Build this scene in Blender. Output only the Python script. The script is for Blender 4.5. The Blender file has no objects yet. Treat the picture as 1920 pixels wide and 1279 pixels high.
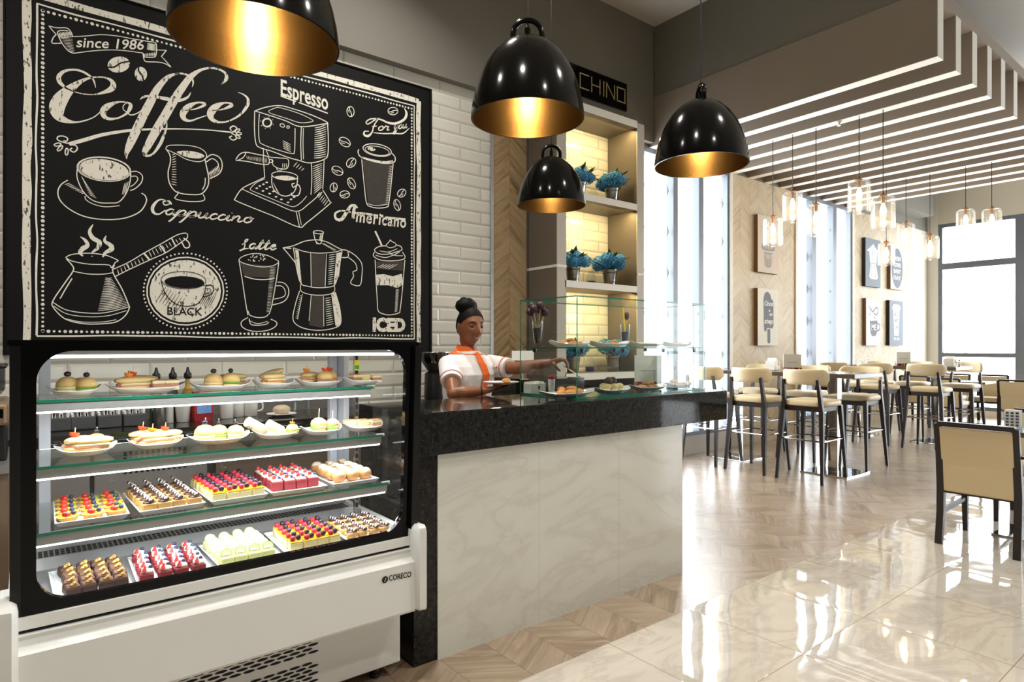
import bpy, bmesh, math, random
from mathutils import Vector, Matrix, Quaternion
from mathutils.geometry import tessellate_polygon
random.seed(7)
PI = math.pi
SC = bpy.context.scene
COL = SC.collection

# ---------------------------------------------------------------- camera
FPX, CX, CY, EYE = 1171.0, 960.0, 650.0, 1.35          # focal length in pixels, principal point, eye height
_a = (2450 - 960) / FPX
_n = math.hypot(_a, 1)
RX, FX = _a / _n, 1 / _n
RIGHT, FWD = Vector((RX, -FX, 0)), Vector((FX, RX, 0))
cam_d = bpy.data.cameras.new('camera')
cam = bpy.data.objects.new('camera', cam_d)
COL.objects.link(cam)
cam.location = (0, 0, EYE)
cam.rotation_euler = (PI / 2, 0, math.atan2(FWD.y, FWD.x) - PI / 2)
cam_d.sensor_width = 36
cam_d.lens = 36 * FPX / 1920
cam_d.shift_y = (CY - 639.5) / 1920
cam_d.clip_start = 0.05
SC.camera = cam

# ---------------------------------------------------------------- sky, daylight, exposure
W = bpy.data.worlds.new('overcast_sky')
SC.world = W
W.use_nodes = True
bg = W.node_tree.nodes['Background']
bg.inputs[0].default_value = (0.91, 0.96, 1.0, 1)
bg.inputs[1].default_value = 7.2
SC.view_settings.view_transform = 'Standard'
SC.view_settings.look = 'None'
SC.view_settings.gamma = 1
SC.view_settings.exposure = 0.18
try:
    SC.view_settings.use_curve_mapping = False
except Exception:
    pass
try:
    SC.cycles.use_denoising = True
    SC.cycles.denoiser = 'OPENIMAGEDENOISE'
    SC.cycles.max_bounces = 9
    SC.cycles.diffuse_bounces = 4
    SC.cycles.glossy_bounces = 4
    SC.cycles.transmission_bounces = 6
    SC.cycles.transparent_max_bounces = 24
    SC.cycles.caustics_reflective = False
    SC.cycles.caustics_refractive = False
    SC.cycles.sample_clamp_indirect = 6.0
except Exception:
    pass


def area(name, loc, direction, sx, sy, power, color=(1, 1, 1), portal=False, spread=PI):
    l = bpy.data.lights.new(name, 'AREA')
    l.shape = 'RECTANGLE'
    l.size, l.size_y = sx, sy
    l.energy = power
    l.color = color
    l.spread = spread
    o = bpy.data.objects.new(name, l)
    COL.objects.link(o)
    o.location = loc
    o.rotation_euler = Vector(direction).to_track_quat('-Z', 'Y').to_euler()
    if portal:
        l.cycles.is_portal = True
    return o


# daylight enters by the window openings: sampling portals only, they give off nothing themselves
area('window_portal', (6.3, 4.95, 1.95), (0, -1, 0), 2.2, 3.45, 1, portal=True)
area('window_portal', (10.15, 4.95, 1.95), (0, -1, 0), 1.9, 3.45, 1, portal=True)
area('window_portal', (14.7, -0.8, 1.9), (-1, 0, 0), 10.8, 3.7, 1, portal=True)
# added fill lamps under the hall ceiling, out of view, to brighten the counter area
for dx, dy in ((0.2, 0.9), (3.6, 0.3), (1.6, -1.4), (-0.9, 2.9), (2.0, 3.5)):
    area('downlight_glow', (dx, dy, 5.0), (0, 0, -1), 0.22, 0.22, 42, (1.0, 0.96, 0.90), spread=2.2)


def ray(u, v):
    d = RIGHT * ((u - CX) / FPX) + FWD
    return Vector((d.x, d.y, -(v - CY) / FPX))


def atY(u, v, y):
    r = ray(u, v)
    return Vector((0, 0, EYE)) + r * (y / r.y)


def atX(u, v, x):
    r = ray(u, v)
    return Vector((0, 0, EYE)) + r * (x / r.x)


def atZ(u, v, z):
    r = ray(u, v)
    return Vector((0, 0, EYE)) + r * ((z - EYE) / r.z)

# ---------------------------------------------------------------- object helpers
def tag(o, label=None, cat=None, group=None, kind=None):
    if label: o['label'] = label
    if cat: o['category'] = cat
    if group: o['group'] = group
    if kind: o['kind'] = kind
    return o


def empty(name, loc=(0, 0, 0), rz=0.0, label=None, cat=None, group=None):
    o = bpy.data.objects.new(name, None)
    o.empty_display_size = 0.05
    COL.objects.link(o)
    o.location = loc
    o.rotation_euler = (0, 0, rz)
    return tag(o, label, cat, group)


_KIDS = {}


def kids(o):
    return _KIDS.get(o.name, [])


def setparent(c, p):
    c.parent = p
    _KIDS.setdefault(p.name, []).append(c)


def copy_tree(o, parent=None, loc=None, rz=None, label=None, group=None, scale=None):
    c = o.copy()
    COL.objects.link(c)
    if parent is not None: setparent(c, parent)
    if loc is not None: c.location = loc
    if rz is not None: c.rotation_euler = (0, 0, rz)
    if scale is not None: c.scale = (scale, scale, scale)
    if label: c['label'] = label
    if group: c['group'] = group
    for ch in kids(o):
        copy_tree(ch, c)
    return c


class MB:
    """collects shapes; build() links them as one mesh object"""
    def __init__(self):
        self.v, self.f, self.m, self.cur = [], [], [], 0

    def mat(self, i):
        self.cur = i
        return self

    def add(self, verts, faces):
        n = len(self.v)
        self.v += [tuple(p) for p in verts]
        self.f += [tuple(n + i for i in f) for f in faces]
        self.m += [self.cur] * len(faces)
        return self

    def box(self, x0, x1, y0, y1, z0, z1, b=0.0, M=None):
        if b <= 0:
            vs = [(x, y, z) for z in (z0, z1) for y in (y0, y1) for x in (x0, x1)]
            fs = [(0, 2, 3, 1), (4, 5, 7, 6), (0, 1, 5, 4), (2, 6, 7, 3), (0, 4, 6, 2), (1, 3, 7, 5)]
        else:
            bm = bmesh.new()
            r = bmesh.ops.create_cube(bm, size=1)
            for w in bm.verts:
                w.co = Vector(((x0 + x1) / 2 + w.co.x * (x1 - x0), (y0 + y1) / 2 + w.co.y * (y1 - y0), (z0 + z1) / 2 + w.co.z * (z1 - z0)))
            bmesh.ops.bevel(bm, geom=list(bm.edges), offset=min(b, 0.49 * min(abs(x1 - x0), abs(y1 - y0), abs(z1 - z0))), segments=2, profile=0.5, affect='EDGES', clamp_overlap=True)
            bm.verts.index_update()
            vs = [w.co.copy() for w in bm.verts]
            fs = [tuple(w.index for w in f.verts) for f in bm.faces]
            bm.free()
        if M is not None: vs = [M @ Vector(p) for p in vs]
        return self.add(vs, fs)

    def lathe(self, prof, c=(0, 0, 0), seg=24, M=None, cap0=True, cap1=True, sx=1.0, sy=1.0):
        vs, fs = [], []
        for r, z in prof:
            for k in range(seg):
                a = 2 * PI * k / seg
                vs.append(Vector((c[0] + r * sx * math.cos(a), c[1] + r * sy * math.sin(a), c[2] + z)))
        n = len(prof)
        for i in range(n - 1):
            for k in range(seg):
                k2 = (k + 1) % seg
                fs.append((i * seg + k, i * seg + k2, (i + 1) * seg + k2, (i + 1) * seg + k))
        if cap0: fs.append(tuple(range(seg - 1, -1, -1)))
        if cap1: fs.append(tuple((n - 1) * seg + k for k in range(seg)))
        if M is not None: vs = [M @ p for p in vs]
        return self.add(vs, fs)

    def loft(self, rings, cap=True, closed=True):
        """rings: lists of equal length of points"""
        s = len(rings[0])
        vs = [p for r in rings for p in r]
        fs = []
        for i in range(len(rings) - 1):
            for k in range(s if closed else s - 1):
                k2 = (k + 1) % s
                fs.append((i * s + k, i * s + k2, (i + 1) * s + k2, (i + 1) * s + k))
        if cap:
            fs.append(tuple(range(s - 1, -1, -1)))
            fs.append(tuple((len(rings) - 1) * s + k for k in range(s)))
        return self.add(vs, fs)

    def tube(self, pts, r, seg=8, cap=True, flat=None):
        pts = [Vector(p) for p in pts]
        if not isinstance(r, (list, tuple)): r = [r] * len(pts)
        rings, up = [], None
        for i, p in enumerate(pts):
            t = (pts[min(i + 1, len(pts) - 1)] - pts[max(i - 1, 0)]).normalized()
            if up is None:
                up = Vector((0, 0, 1)) if abs(t.z) < 0.9 else Vector((1, 0, 0))
            up = (up - t * up.dot(t)).normalized()
            sd = t.cross(up)
            ring = []
            for k in range(seg):
                a = 2 * PI * (k + 0.5) / seg
                ring.append(p + (sd * math.cos(a) + up * math.sin(a) * (flat or 1)) * r[i])
            rings.append(ring)
        return self.loft(rings, cap)

    def bar(self, a, b, w, h, up=(0, 0, 1), w2=None, h2=None):
        """square bar from a to b, tapering"""
        a, b = Vector(a), Vector(b)
        t = (b - a).normalized()
        up = Vector(up)
        if abs(t.dot(up)) > 0.95: up = Vector((0, 1, 0))
        s = t.cross(up).normalized()
        u = s.cross(t).normalized()
        w2 = w if w2 is None else w2
        h2 = h if h2 is None else h2
        R = [[p + s * (x * ww / 2) + u * (y * hh / 2) for x, y in ((-1, -1), (1, -1), (1, 1), (-1, 1))] for p, ww, hh in ((a, w, h), (b, w2, h2))]
        return self.loft(R)

    def ball(self, c, r, seg=12, rings=8, M=None, jit=0.0):
        if not isinstance(r, (list, tuple)): r = (r, r, r)
        vs, fs = [], []
        c = Vector(c)
        vs.append(c + Vector((0, 0, -r[2])))
        for i in range(1, rings):
            t = PI * i / rings
            for k in range(seg):
                a = 2 * PI * k / seg
                q = 1 + (random.uniform(-jit, jit) if jit else 0)
                vs.append(c + Vector((r[0] * math.sin(t) * math.cos(a) * q, r[1] * math.sin(t) * math.sin(a) * q, -r[2] * math.cos(t) * q)))
        vs.append(c + Vector((0, 0, r[2])))
        for k in range(seg):
            fs.append((0, 1 + (k + 1) % seg, 1 + k))
        for i in range(rings - 2):
            for k in range(seg):
                k2 = (k + 1) % seg
                fs.append((1 + i * seg + k, 1 + i * seg + k2, 1 + (i + 1) * seg + k2, 1 + (i + 1) * seg + k))
        b = 1 + (rings - 2) * seg
        for k in range(seg):
            fs.append((b + k, b + (k + 1) % seg, len(vs) - 1))
        if M is not None: vs = [M @ p for p in vs]
        return self.add(vs, fs)

    def prism(self, poly, h, M):
        """poly in local xy extruded 0..h along local z, placed by M; concave allowed"""
        n = len(poly)
        vs = [M @ Vector((x, y, 0)) for x, y in poly] + [M @ Vector((x, y, h)) for x, y in poly]
        fs = []
        for t in tessellate_polygon([[Vector((x, y, 0)) for x, y in poly]]):
            fs.append((t[2], t[1], t[0]))
            fs.append((n + t[0], n + t[1], n + t[2]))
        for k in range(n):
            fs.append((k, (k + 1) % n, n + (k + 1) % n, n + k))
        return self.add(vs, fs)

    def build(self, name, mats, parent=None, smooth=False, loc=None, kind=None, fix=True):
        me = bpy.data.meshes.new(name)
        me.from_pydata(self.v, [], self.f)
        if not isinstance(mats, (list, tuple)): mats = [mats]
        for m in mats: me.materials.append(m)
        me.polygons.foreach_set('material_index', self.m)
        if fix:
            bm = bmesh.new()
            bm.from_mesh(me)
            bmesh.ops.recalc_face_normals(bm, faces=bm.faces)
            bm.to_mesh(me)
            bm.free()
        if smooth:
            me.polygons.foreach_set('use_smooth', [True] * len(me.polygons))
            try:
                me.set_sharp_from_angle(angle=smooth if isinstance(smooth, float) else 0.7)
            except Exception:
                pass
        o = bpy.data.objects.new(name, me)
        COL.objects.link(o)
        if loc is not None: o.location = loc
        if parent is not None: setparent(o, parent)
        if kind: o['kind'] = kind
        return o


def catmull(pts, n=6, closed=False):
    """pts: tuples of any equal dimension -> denser list"""
    P = [tuple(p) for p in pts]
    out, N = [], len(P)
    rng = range(N) if closed else range(N - 1)
    for i in rng:
        p1, p2 = P[i], P[(i + 1) % N]
        p0 = P[(i - 1) % N] if (closed or i > 0) else p1
        p3 = P[(i + 2) % N] if (closed or i + 2 < N) else p2
        for k in range(n):
            t = k / n
            out.append(tuple(0.5 * (2 * b + (c - a) * t + (2 * a - 5 * b + 4 * c - d) * t * t + (-a + 3 * b - 3 * c + d) * t ** 3) for a, b, c, d in zip(p0, p1, p2, p3)))
    if not closed: out.append(P[-1])
    return out


# ---------------------------------------------------------------- materials
class NT:
    """small node-tree writer"""
    def __init__(self, name):
        self.m = bpy.data.materials.new(name)
        self.m.use_nodes = True
        self.t = self.m.node_tree
        self.t.nodes.clear()
        self.out = self.n('ShaderNodeOutputMaterial')

    def n(self, kind, **kw):
        x = self.t.nodes.new(kind)
        for k, v in kw.items():
            setattr(x, k, v)
        return x

    def l(self, a, b):
        self.t.links.new(a, b)

    def put(self, sock, v):
        if hasattr(v, 'is_output'):
            self.l(v, sock)
        elif hasattr(sock.default_value, '__len__') and not hasattr(v, '__len__'):
            sock.default_value = [v] * len(sock.default_value)
        elif hasattr(v, '__len__') and len(v) == 3 and len(sock.default_value) == 4:
            sock.default_value = (*v, 1)
        else:
            sock.default_value = v

    def math(self, op, a, b=0.0, c=None):
        x = self.n('ShaderNodeMath', operation=op)
        self.put(x.inputs[0], a)
        self.put(x.inputs[1], b)
        if c is not None: self.put(x.inputs[2], c)
        return x.outputs[0]

    def obj(self):
        return self.n('ShaderNodeTexCoord').outputs['Object']

    def sep(self, v):
        x = self.n('ShaderNodeSeparateXYZ')
        self.l(v, x.inputs[0])
        return x.outputs

    def comb(self, x, y, z=0.0):
        c = self.n('ShaderNodeCombineXYZ')
        for s, v in zip(c.inputs, (x, y, z)): self.put(s, v)
        return c.outputs[0]

    def mapping(self, v, scale=(1, 1, 1), rot=(0, 0, 0), loc=(0, 0, 0)):
        x = self.n('ShaderNodeMapping')
        self.l(v, x.inputs[0])
        x.inputs['Scale'].default_value = scale
        x.inputs['Rotation'].default_value = rot
        x.inputs['Location'].default_value = loc
        return x.outputs[0]

    def noise(self, v, scale=5, detail=4, rough=0.55, dist=0.0):
        x = self.n('ShaderNodeTexNoise')
        self.l(v, x.inputs['Vector'])
        for k, s in (('Scale', scale), ('Detail', detail), ('Roughness', rough), ('Distortion', dist)):
            x.inputs[k].default_value = s
        return x.outputs['Fac']

    def ramp(self, fac, stops):
        x = self.n('ShaderNodeValToRGB')
        self.l(fac, x.inputs[0])
        e = x.color_ramp.elements
        while len(e) < len(stops): e.new(0.5)
        for k, (p, c) in zip(e, stops):
            k.position = p
            k.color = (*c, 1) if len(c) == 3 else c
        return x.outputs[0]

    def mix(self, fac, a, b, mode='MIX'):
        x = self.n('ShaderNodeMix', data_type='RGBA', blend_type=mode)
        self.put(x.inputs[0], fac)
        self.put(x.inputs[6], a)
        self.put(x.inputs[7], b)
        return x.outputs[2]

    def bump(self, h, strength=0.3, dist=0.01):
        x = self.n('ShaderNodeBump')
        x.inputs['Strength'].default_value = strength
        x.inputs['Distance'].default_value = dist
        self.l(h, x.inputs['Height'])
        return x.outputs[0]

    def bsdf(self, color=(.8, .8, .8), rough=.5, metal=0.0, normal=None, **kw):
        x = self.n('ShaderNodeBsdfPrincipled')
        self.put(x.inputs['Base Color'], color)
        self.put(x.inputs['Roughness'], rough)
        self.put(x.inputs['Metallic'], metal)
        if normal is not None: self.l(normal, x.inputs['Normal'])
        for k, v in kw.items():
            self.put(x.inputs[k.replace('_', ' ')], v)
        self.l(x.outputs[0], self.out.inputs[0])
        return self.m


def srgb(r, g, b):
    f = lambda c: (c / 255 / 12.92) if c <= 10 else ((c / 255 + 0.055) / 1.055) ** 2.4
    return (f(r), f(g), f(b))


def plain(name, color, rough=.5, metal=0.0, var=0.06, scale=30, bump=0.0, **kw):
    t = NT(name)
    o = t.obj()
    f = t.noise(o, scale, 3)
    c = t.mix(f, tuple(max(0, x * (1 - var)) for x in color), tuple(min(1, x * (1 + var)) for x in color))
    nrm = t.bump(f, bump, 0.004) if bump else None
    return t.bsdf(c, rough, metal, nrm, **kw)


def emit(name, color, strength):
    t = NT(name)
    e = t.n('ShaderNodeEmission')
    t.put(e.inputs[0], color)
    e.inputs[1].default_value = strength
    t.l(e.outputs[0], t.out.inputs[0])
    return t.m


def thin_glass(name, tint=(1, 1, 1), refl=1.0, rough=0.0, pattern=False, base=0.04, milky=0.0):
    """a thin pane: what lies behind shows straight through, the pane mirrors more at grazing angles"""
    t = NT(name)
    tr = t.n('ShaderNodeBsdfTransparent')
    t.put(tr.inputs[0], tint)
    gl = t.n('ShaderNodeBsdfGlossy')
    gl.inputs['Roughness'].default_value = rough
    geo = t.n('ShaderNodeNewGeometry')
    lw = t.n('ShaderNodeLayerWeight')
    lw.inputs['Blend'].default_value = 0.12
    fac = t.math('MULTIPLY', t.math('ADD', t.math('MULTIPLY', lw.outputs['Facing'], 0.25), base), refl)
    mx = t.n('ShaderNodeMixShader')
    t.l(fac, mx.inputs[0])
    t.l(tr.outputs[0], mx.inputs[1])
    t.l(gl.outputs[0], mx.inputs[2])
    res = mx.outputs[0]
    if milky:
        tl_ = t.n('ShaderNodeBsdfTranslucent')
        m3 = t.n('ShaderNodeMixShader')
        m3.inputs[0].default_value = milky
        t.l(res, m3.inputs[1])
        t.l(tl_.outputs[0], m3.inputs[2])
        res = m3.outputs[0]
    if pattern:
        # frosted lozenge motifs scattered over the film on the pane
        s = t.sep(t.obj())
        h = t.math('ADD', s[0], s[1])
        a = t.math('ABSOLUTE', t.math('SUBTRACT', t.math('FRACT', t.math('MULTIPLY', h, 2.6)), 0.5))
        b = t.math('ABSOLUTE', t.math('SUBTRACT', t.math('FRACT', t.math('MULTIPLY', s[2], 2.0)), 0.5))
        d = t.math('ADD', t.math('MULTIPLY', a, 1.3), b)
        inside = t.math('LESS_THAN', d, 0.17)
        g = t.math('FRACT', t.math('MULTIPLY', d, 14.0))
        k = t.math('MULTIPLY', inside, t.math('GREATER_THAN', g, 0.5))
        df = t.n('ShaderNodeBsdfTransparent')
        df.inputs[0].default_value = (.095, .095, .105, 1)
        m2 = t.n('ShaderNodeMixShader')
        t.l(k, m2.inputs[0])
        t.l(res, m2.inputs[1])
        t.l(df.outputs[0], m2.inputs[2])
        res = m2.outputs[0]
    t.l(res, t.out.inputs[0])
    return t.m


def chevron(name, ax, w, pitch, slope, phase, base, dark, light, rough, seam=0.5, coat=0.0, vein=1.0):
    """wood-look chevron boards; ax = the two world axes of the surface (across, along)"""
    t = NT(name)
    s = t.sep(t.obj())
    x = t.math('SUBTRACT', s[ax[0]], phase)
    y = s[ax[1]]
    col = t.math('FLOOR', t.math('DIVIDE', x, w))
    tri = t.math('PINGPONG', x, w)
    yy = t.math('SUBTRACT', y, t.math('MULTIPLY', tri, slope))
    q = t.math('DIVIDE', yy, pitch)
    pid = t.math('FLOOR', q)
    wn = t.n('ShaderNodeTexWhiteNoise', noise_dimensions='2D')
    t.l(t.comb(col, pid), wn.inputs[0])
    rnd = wn.outputs['Value']
    along = t.comb(t.math('MULTIPLY', tri, 3.0), t.math('MULTIPLY', yy, 17.0), t.math('MULTIPLY', rnd, 37.0))
    grain = t.noise(along, 1.0, 6, 0.62, 0.8)
    bands = t.noise(t.comb(t.math('MULTIPLY', tri, 2.0), t.math('MULTIPLY', yy, 9.0), t.math('MULTIPLY', rnd, 91.0)), 1.0, 3, 0.5, 1.2)
    c = t.ramp(grain, [(0.30, dark), (0.50, base), (0.72, light)])
    c = t.mix(t.math('MULTIPLY', t.math('GREATER_THAN', bands, 0.60), 0.35 * vein), c, dark)
    c = t.mix(t.math('MULTIPLY', rnd, 0.62), c, light)
    e1 = t.math('LESS_THAN', t.math('ABSOLUTE', t.math('SUBTRACT', t.math('FRACT', q), 0.5)), 0.485)
    e2 = t.math('LESS_THAN', t.math('ABSOLUTE', t.math('SUBTRACT', t.math('FRACT', t.math('DIVIDE', x, w)), 0.5)), 0.49)
    ok = t.math('MULTIPLY', e1, e2)
    c = t.mix(t.math('MULTIPLY', t.math('SUBTRACT', 1.0, ok), seam), c, tuple(k * .35 for k in dark))
    hgt = t.math('ADD', t.math('MULTIPLY', grain, 0.35), ok)
    return t.bsdf(c, t.math('ADD', t.math('MULTIPLY', grain, 0.15), rough - .07), 0, t.bump(hgt, 0.35, 0.003), Coat_Weight=coat, Coat_Roughness=0.26, Specular_IOR_Level=0.5 + .5 * (coat > 0))


def brick_tiles(name, axx, tw, th, color, mortar, rough=0.12):
    t = NT(name)
    s = t.sep(t.obj())
    b = t.n('ShaderNodeTexBrick')
    t.l(t.comb(s[axx], s[2]), b.inputs['Vector'])
    b.inputs['Scale'].default_value = 1
    b.inputs['Brick Width'].default_value = tw
    b.inputs['Row Height'].default_value = th
    b.inputs['Mortar Size'].default_value = 0.004
    b.inputs['Mortar Smooth'].default_value = 0.0
    t.put(b.inputs['Color1'], color)
    t.put(b.inputs['Color2'], tuple(k * .94 for k in color))
    t.put(b.inputs['Mortar'], mortar)
    # bevelled edge: a second brick pattern with a wide smooth joint gives the height
    b2 = t.n('ShaderNodeTexBrick')
    t.l(t.comb(s[axx], s[2]), b2.inputs['Vector'])
    b2.inputs['Scale'].default_value = 1
    b2.inputs['Brick Width'].default_value = tw
    b2.inputs['Row Height'].default_value = th
    b2.inputs['Mortar Size'].default_value = 0.022
    b2.inputs['Mortar Smooth'].default_value = 1.0
    wav = t.noise(t.obj(), 9, 2)
    h = t.math('ADD', t.math('SUBTRACT', 1.0, b2.outputs['Fac']), t.math('MULTIPLY', wav, 0.05))
    return t.bsdf(b.outputs['Color'], rough, 0, t.bump(h, 0.7, 0.006))


M = {}
M['tile'] = brick_tiles('white_bevelled_tile', 0, 0.45, 0.113, srgb(226, 223, 212), srgb(188, 185, 175))
M['wood_floor'] = chevron('chevron_wood_floor', (0, 1), 0.235, 0.155, 0.66, 3.535 - 0.47 * 30, srgb(146, 122, 97), srgb(100, 78, 58), srgb(180, 161, 138), 0.32, 0.45, 0.9, .9)
M['wood_wall'] = chevron('chevron_wood_wall', (0, 2), 0.222, 0.19, 0.78, 3.50 - 0.444 * 30, srgb(172, 145, 106), srgb(108, 84, 58), srgb(196, 172, 134), 0.5, 0.35, 0.0, 1.6)
M['wood_pale'] = chevron('chevron_pale_wall', (0, 2), 0.222, 0.15, 0.78, 3.50 - 0.444 * 30, srgb(204, 184, 150), srgb(174, 150, 116), srgb(218, 204, 176), 0.5, 0.45, 0.0, 0.4)


def marble_tiles():
    t = NT('polished_marble_tile')
    o = t.obj()
    s = t.sep(o)
    d = t.noise(t.mapping(o, (1, 2.2, 1), (0, 0, 0.5)), 1.6, 6, 0.62, 1.6)
    v = t.math('ABSOLUTE', t.math('SUBTRACT', d, 0.5))
    c = t.ramp(v, [(0.0, srgb(182, 173, 161)), (0.06, srgb(193, 185, 173)), (0.25, srgb(199, 192, 181))])
    fx = t.math('ABSOLUTE', t.math('SUBTRACT', t.math('FRACT', t.math('DIVIDE', t.math('SUBTRACT', s[0], 2.70 - 6), 0.6)), 0.5))
    fy = t.math('ABSOLUTE', t.math('SUBTRACT', t.math('FRACT', t.math('DIVIDE', t.math('SUBTRACT', s[1], 1.965 - 12), 0.6)), 0.5))
    ok = t.math('MULTIPLY', t.math('LESS_THAN', fx, 0.4965), t.math('LESS_THAN', fy, 0.4965))
    c = t.mix(t.math('SUBTRACT', 1.0, ok), c, srgb(150, 136, 118))
    wave = t.noise(t.mapping(o, (1, 1, 1)), 3.0, 2, 0.4)
    # each tile is pillowed a little at its edge, which bends the mirror images there
    px = t.math('POWER', t.math('MULTIPLY', fx, 2.0), 10.0)
    py = t.math('POWER', t.math('MULTIPLY', fy, 2.0), 10.0)
    h = t.math('SUBTRACT', t.math('MULTIPLY', wave, 0.6), t.math('MULTIPLY', t.math('MAXIMUM', px, py), 0.12))
    return t.bsdf(c, 0.035, 0, t.bump(h, 0.18, 0.02), Specular_IOR_Level=0.8)


M['marble_floor'] = marble_tiles()


def stone_slab():
    t = NT('cream_marble_cladding')
    o = t.obj()
    d = t.noise(t.mapping(o, (1, 1, 2.0), (0, 0.6, 0)), 1.3, 7, 0.6, 1.4)
    v = t.math('ABSOLUTE', t.math('SUBTRACT', d, 0.47))
    c = t.ramp(v, [(0.0, srgb(198, 196, 185)), (0.05, srgb(206, 205, 195)), (0.25, srgb(211, 211, 202))])
    s = t.sep(o)
    fx = t.math('ABSOLUTE', t.math('SUBTRACT', t.math('FRACT', t.math('DIVIDE', t.math('SUBTRACT', s[0], 1.41), 0.5733)), 0.5))
    c = t.mix(t.math('GREATER_THAN', fx, 0.4985), c, srgb(170, 160, 140))
    return t.bsdf(c, 0.10, 0)


M['cladding'] = stone_slab()


def granite():
    t = NT('black_galaxy_granite')
    o = t.obj()
    v = t.n('ShaderNodeTexVoronoi')
    t.l(o, v.inputs['Vector'])
    v.inputs['Scale'].default_value = 160
    sp = t.math('LESS_THAN', v.outputs['Distance'], 0.16)
    n2 = t.noise(o, 45, 5, 0.7)
    c = t.ramp(n2, [(0.35, srgb(12, 12, 13)), (0.62, srgb(40, 39, 36)), (0.8, srgb(78, 74, 66))])
    wn = t.n('ShaderNodeTexWhiteNoise')
    t.l(v.outputs['Position'], wn.inputs[0])
    c = t.mix(t.math('MULTIPLY', sp, t.math('GREATER_THAN', wn.outputs['Value'], 0.72)), c, srgb(150, 142, 124))
    return t.bsdf(c, 0.05, 0, None, Specular_IOR_Level=0.25)


M['granite'] = granite()
M['wall_grey'] = plain('warm_grey_paint', srgb(128, 124, 115), .75, 0, .02, 3)
M['slat'] = plain('slat_taupe_paint', srgb(154, 142, 129), .55, 0, .02, 4)
M['slat_edge'] = plain('white_edge_band', srgb(248, 245, 238), .5, 0, .01, 4)
M['ceiling'] = plain('ceiling_paint', srgb(205, 200, 190), .8, 0, .02, 3)
M['beige_wall'] = plain('beige_paint', srgb(222, 216, 202), .7, 0, .02, 3)
M['white_paint'] = plain('white_paint', srgb(232, 229, 220), .5, 0, .02, 8)
M['alu'] = plain('anodised_aluminium', srgb(116, 123, 133), .4, .2, .04, 20)
M['steel'] = plain('brushed_steel', srgb(196, 197, 198), .25, 1.0, .05, 60)
M['chrome'] = plain('polished_chrome', srgb(222, 222, 222), .06, 1.0, .02, 10)
M['black_metal'] = plain('satin_black_metal', srgb(18, 17, 17), .26, .35, .1, 12)
M['black_plastic'] = plain('black_plastic', srgb(22, 22, 24), .35, 0, .1, 40)
M['black_gloss'] = plain('black_glass_enamel', srgb(6, 6, 7), .08, 0, .1, 10, Specular_IOR_Level=.2)
M['window_glass'] = thin_glass('window_glass', (1, 1, 1), 1.0, 0, True)
M['clear_glass'] = thin_glass('clear_glass', (.955, .985, .975), 0.5)
M['green_edge'] = plain('green_glass_edge', srgb(30, 118, 88), .08, 0, .1, 20, Alpha=0.85)

# ---------------------------------------------------------------- the setting
def slab(name, x0, x1, y0, y1, z0, z1, m):
    return MB().box(x0, x1, y0, y1, z0, z1).build(name, m, kind='structure')


XL, XR, YB, YF, ZC = -2.6, 14.5, 4.77, -7.0, 5.07
slab('floor', XL - .2, XR + .2, 1.965, YB + .25, -0.15, 0.0, M['wood_floor'])
slab('floor', XL - .2, XR + .2, YF - .2, 1.965, -0.15, 0.0, M['marble_floor'])
slab('ceiling', XL - .2, XR + .2, YF - .2, YB + .25, ZC, ZC + .15, M['ceiling'])
slab('wall_left', XL - .2, XL, YF, YB + .2, 0, ZC, M['wall_grey'])
slab('wall_back', XL, 3.50, YB, YB + .2, 0, ZC, M['tile'])
slab('wall_back', 3.50, 4.30, YB, YB + .2, 0, ZC, M['wood_wall'])
slab('wall_back', 4.30, 5.20, YB, YB + .2, 0, ZC, M['tile'])
slab('wall_back', 5.20, XR, YB, YB + .2, 3.68, ZC, M['wall_grey'])
slab('wall_back', 5.20, 7.47, YB, YB + .2, 0, 0.23, M['white_paint'])
slab('wall_back', 7.47, 9.20, YB, YB + .2, 0, 3.68, M['wood_pale'])
slab('wall_back', 9.20, 11.10, YB, YB + .2, 0, 0.23, M['white_paint'])
slab('wall_back', 11.10, 13.64, YB, YB + .2, 0, 3.68, M['wood_pale'])
slab('wall_back', 13.64, XR + .2, YB, YB + .2, 0, 3.68, M['beige_wall'])
# metal edge strips beside the chevron panel
slab('trim_1', 3.485, 3.52, YB - .012, YB, 0, 3.72, M['steel'])
slab('trim_2', 3.925, 3.955, YB - .012, YB, 0, 3.72, M['steel'])
slab('trim_3', 7.44, 7.50, YB - .02, YB + .01, 0, 3.68, M['white_paint'])
slab('trim_4', 9.17, 9.22, YB - .02, YB + .01, 0, 3.68, M['white_paint'])
slab('trim_5', 11.08, 11.14, YB - .02, YB + .01, 0, 3.68, M['white_paint'])
# bulkhead over the tiled wall, beam by the ceiling
slab('beam_over_wall', XL, 5.78, 4.69, YB, 3.72, ZC, M['wall_grey'])
bx = atZ(916, 19, 4.86)
slab('ceiling_beam', bx.x - 4.5, bx.x, bx.y, bx.y + 0.5, 4.86, ZC, M['wall_grey'])
slab('ceiling_beam', 11.0, 13.85, 4.45, YB, 3.87, ZC, M['wall_grey'])
# far wall with the tall windows
slab('wall_right', XR, XR + .2, 4.58, YB + .2, 0, ZC, M['white_paint'])
slab('wall_right', XR, XR + .2, YF, 4.58, 3.80, ZC, M['beige_wall'])
slab('wall_right', XR, XR + .2, YF, 4.58, 0, 0.12, M['white_paint'])
# wall behind the camera
slab('wall_front', XL, XR, YF - .2, YF, 0, ZC, M['wall_grey'])


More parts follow.
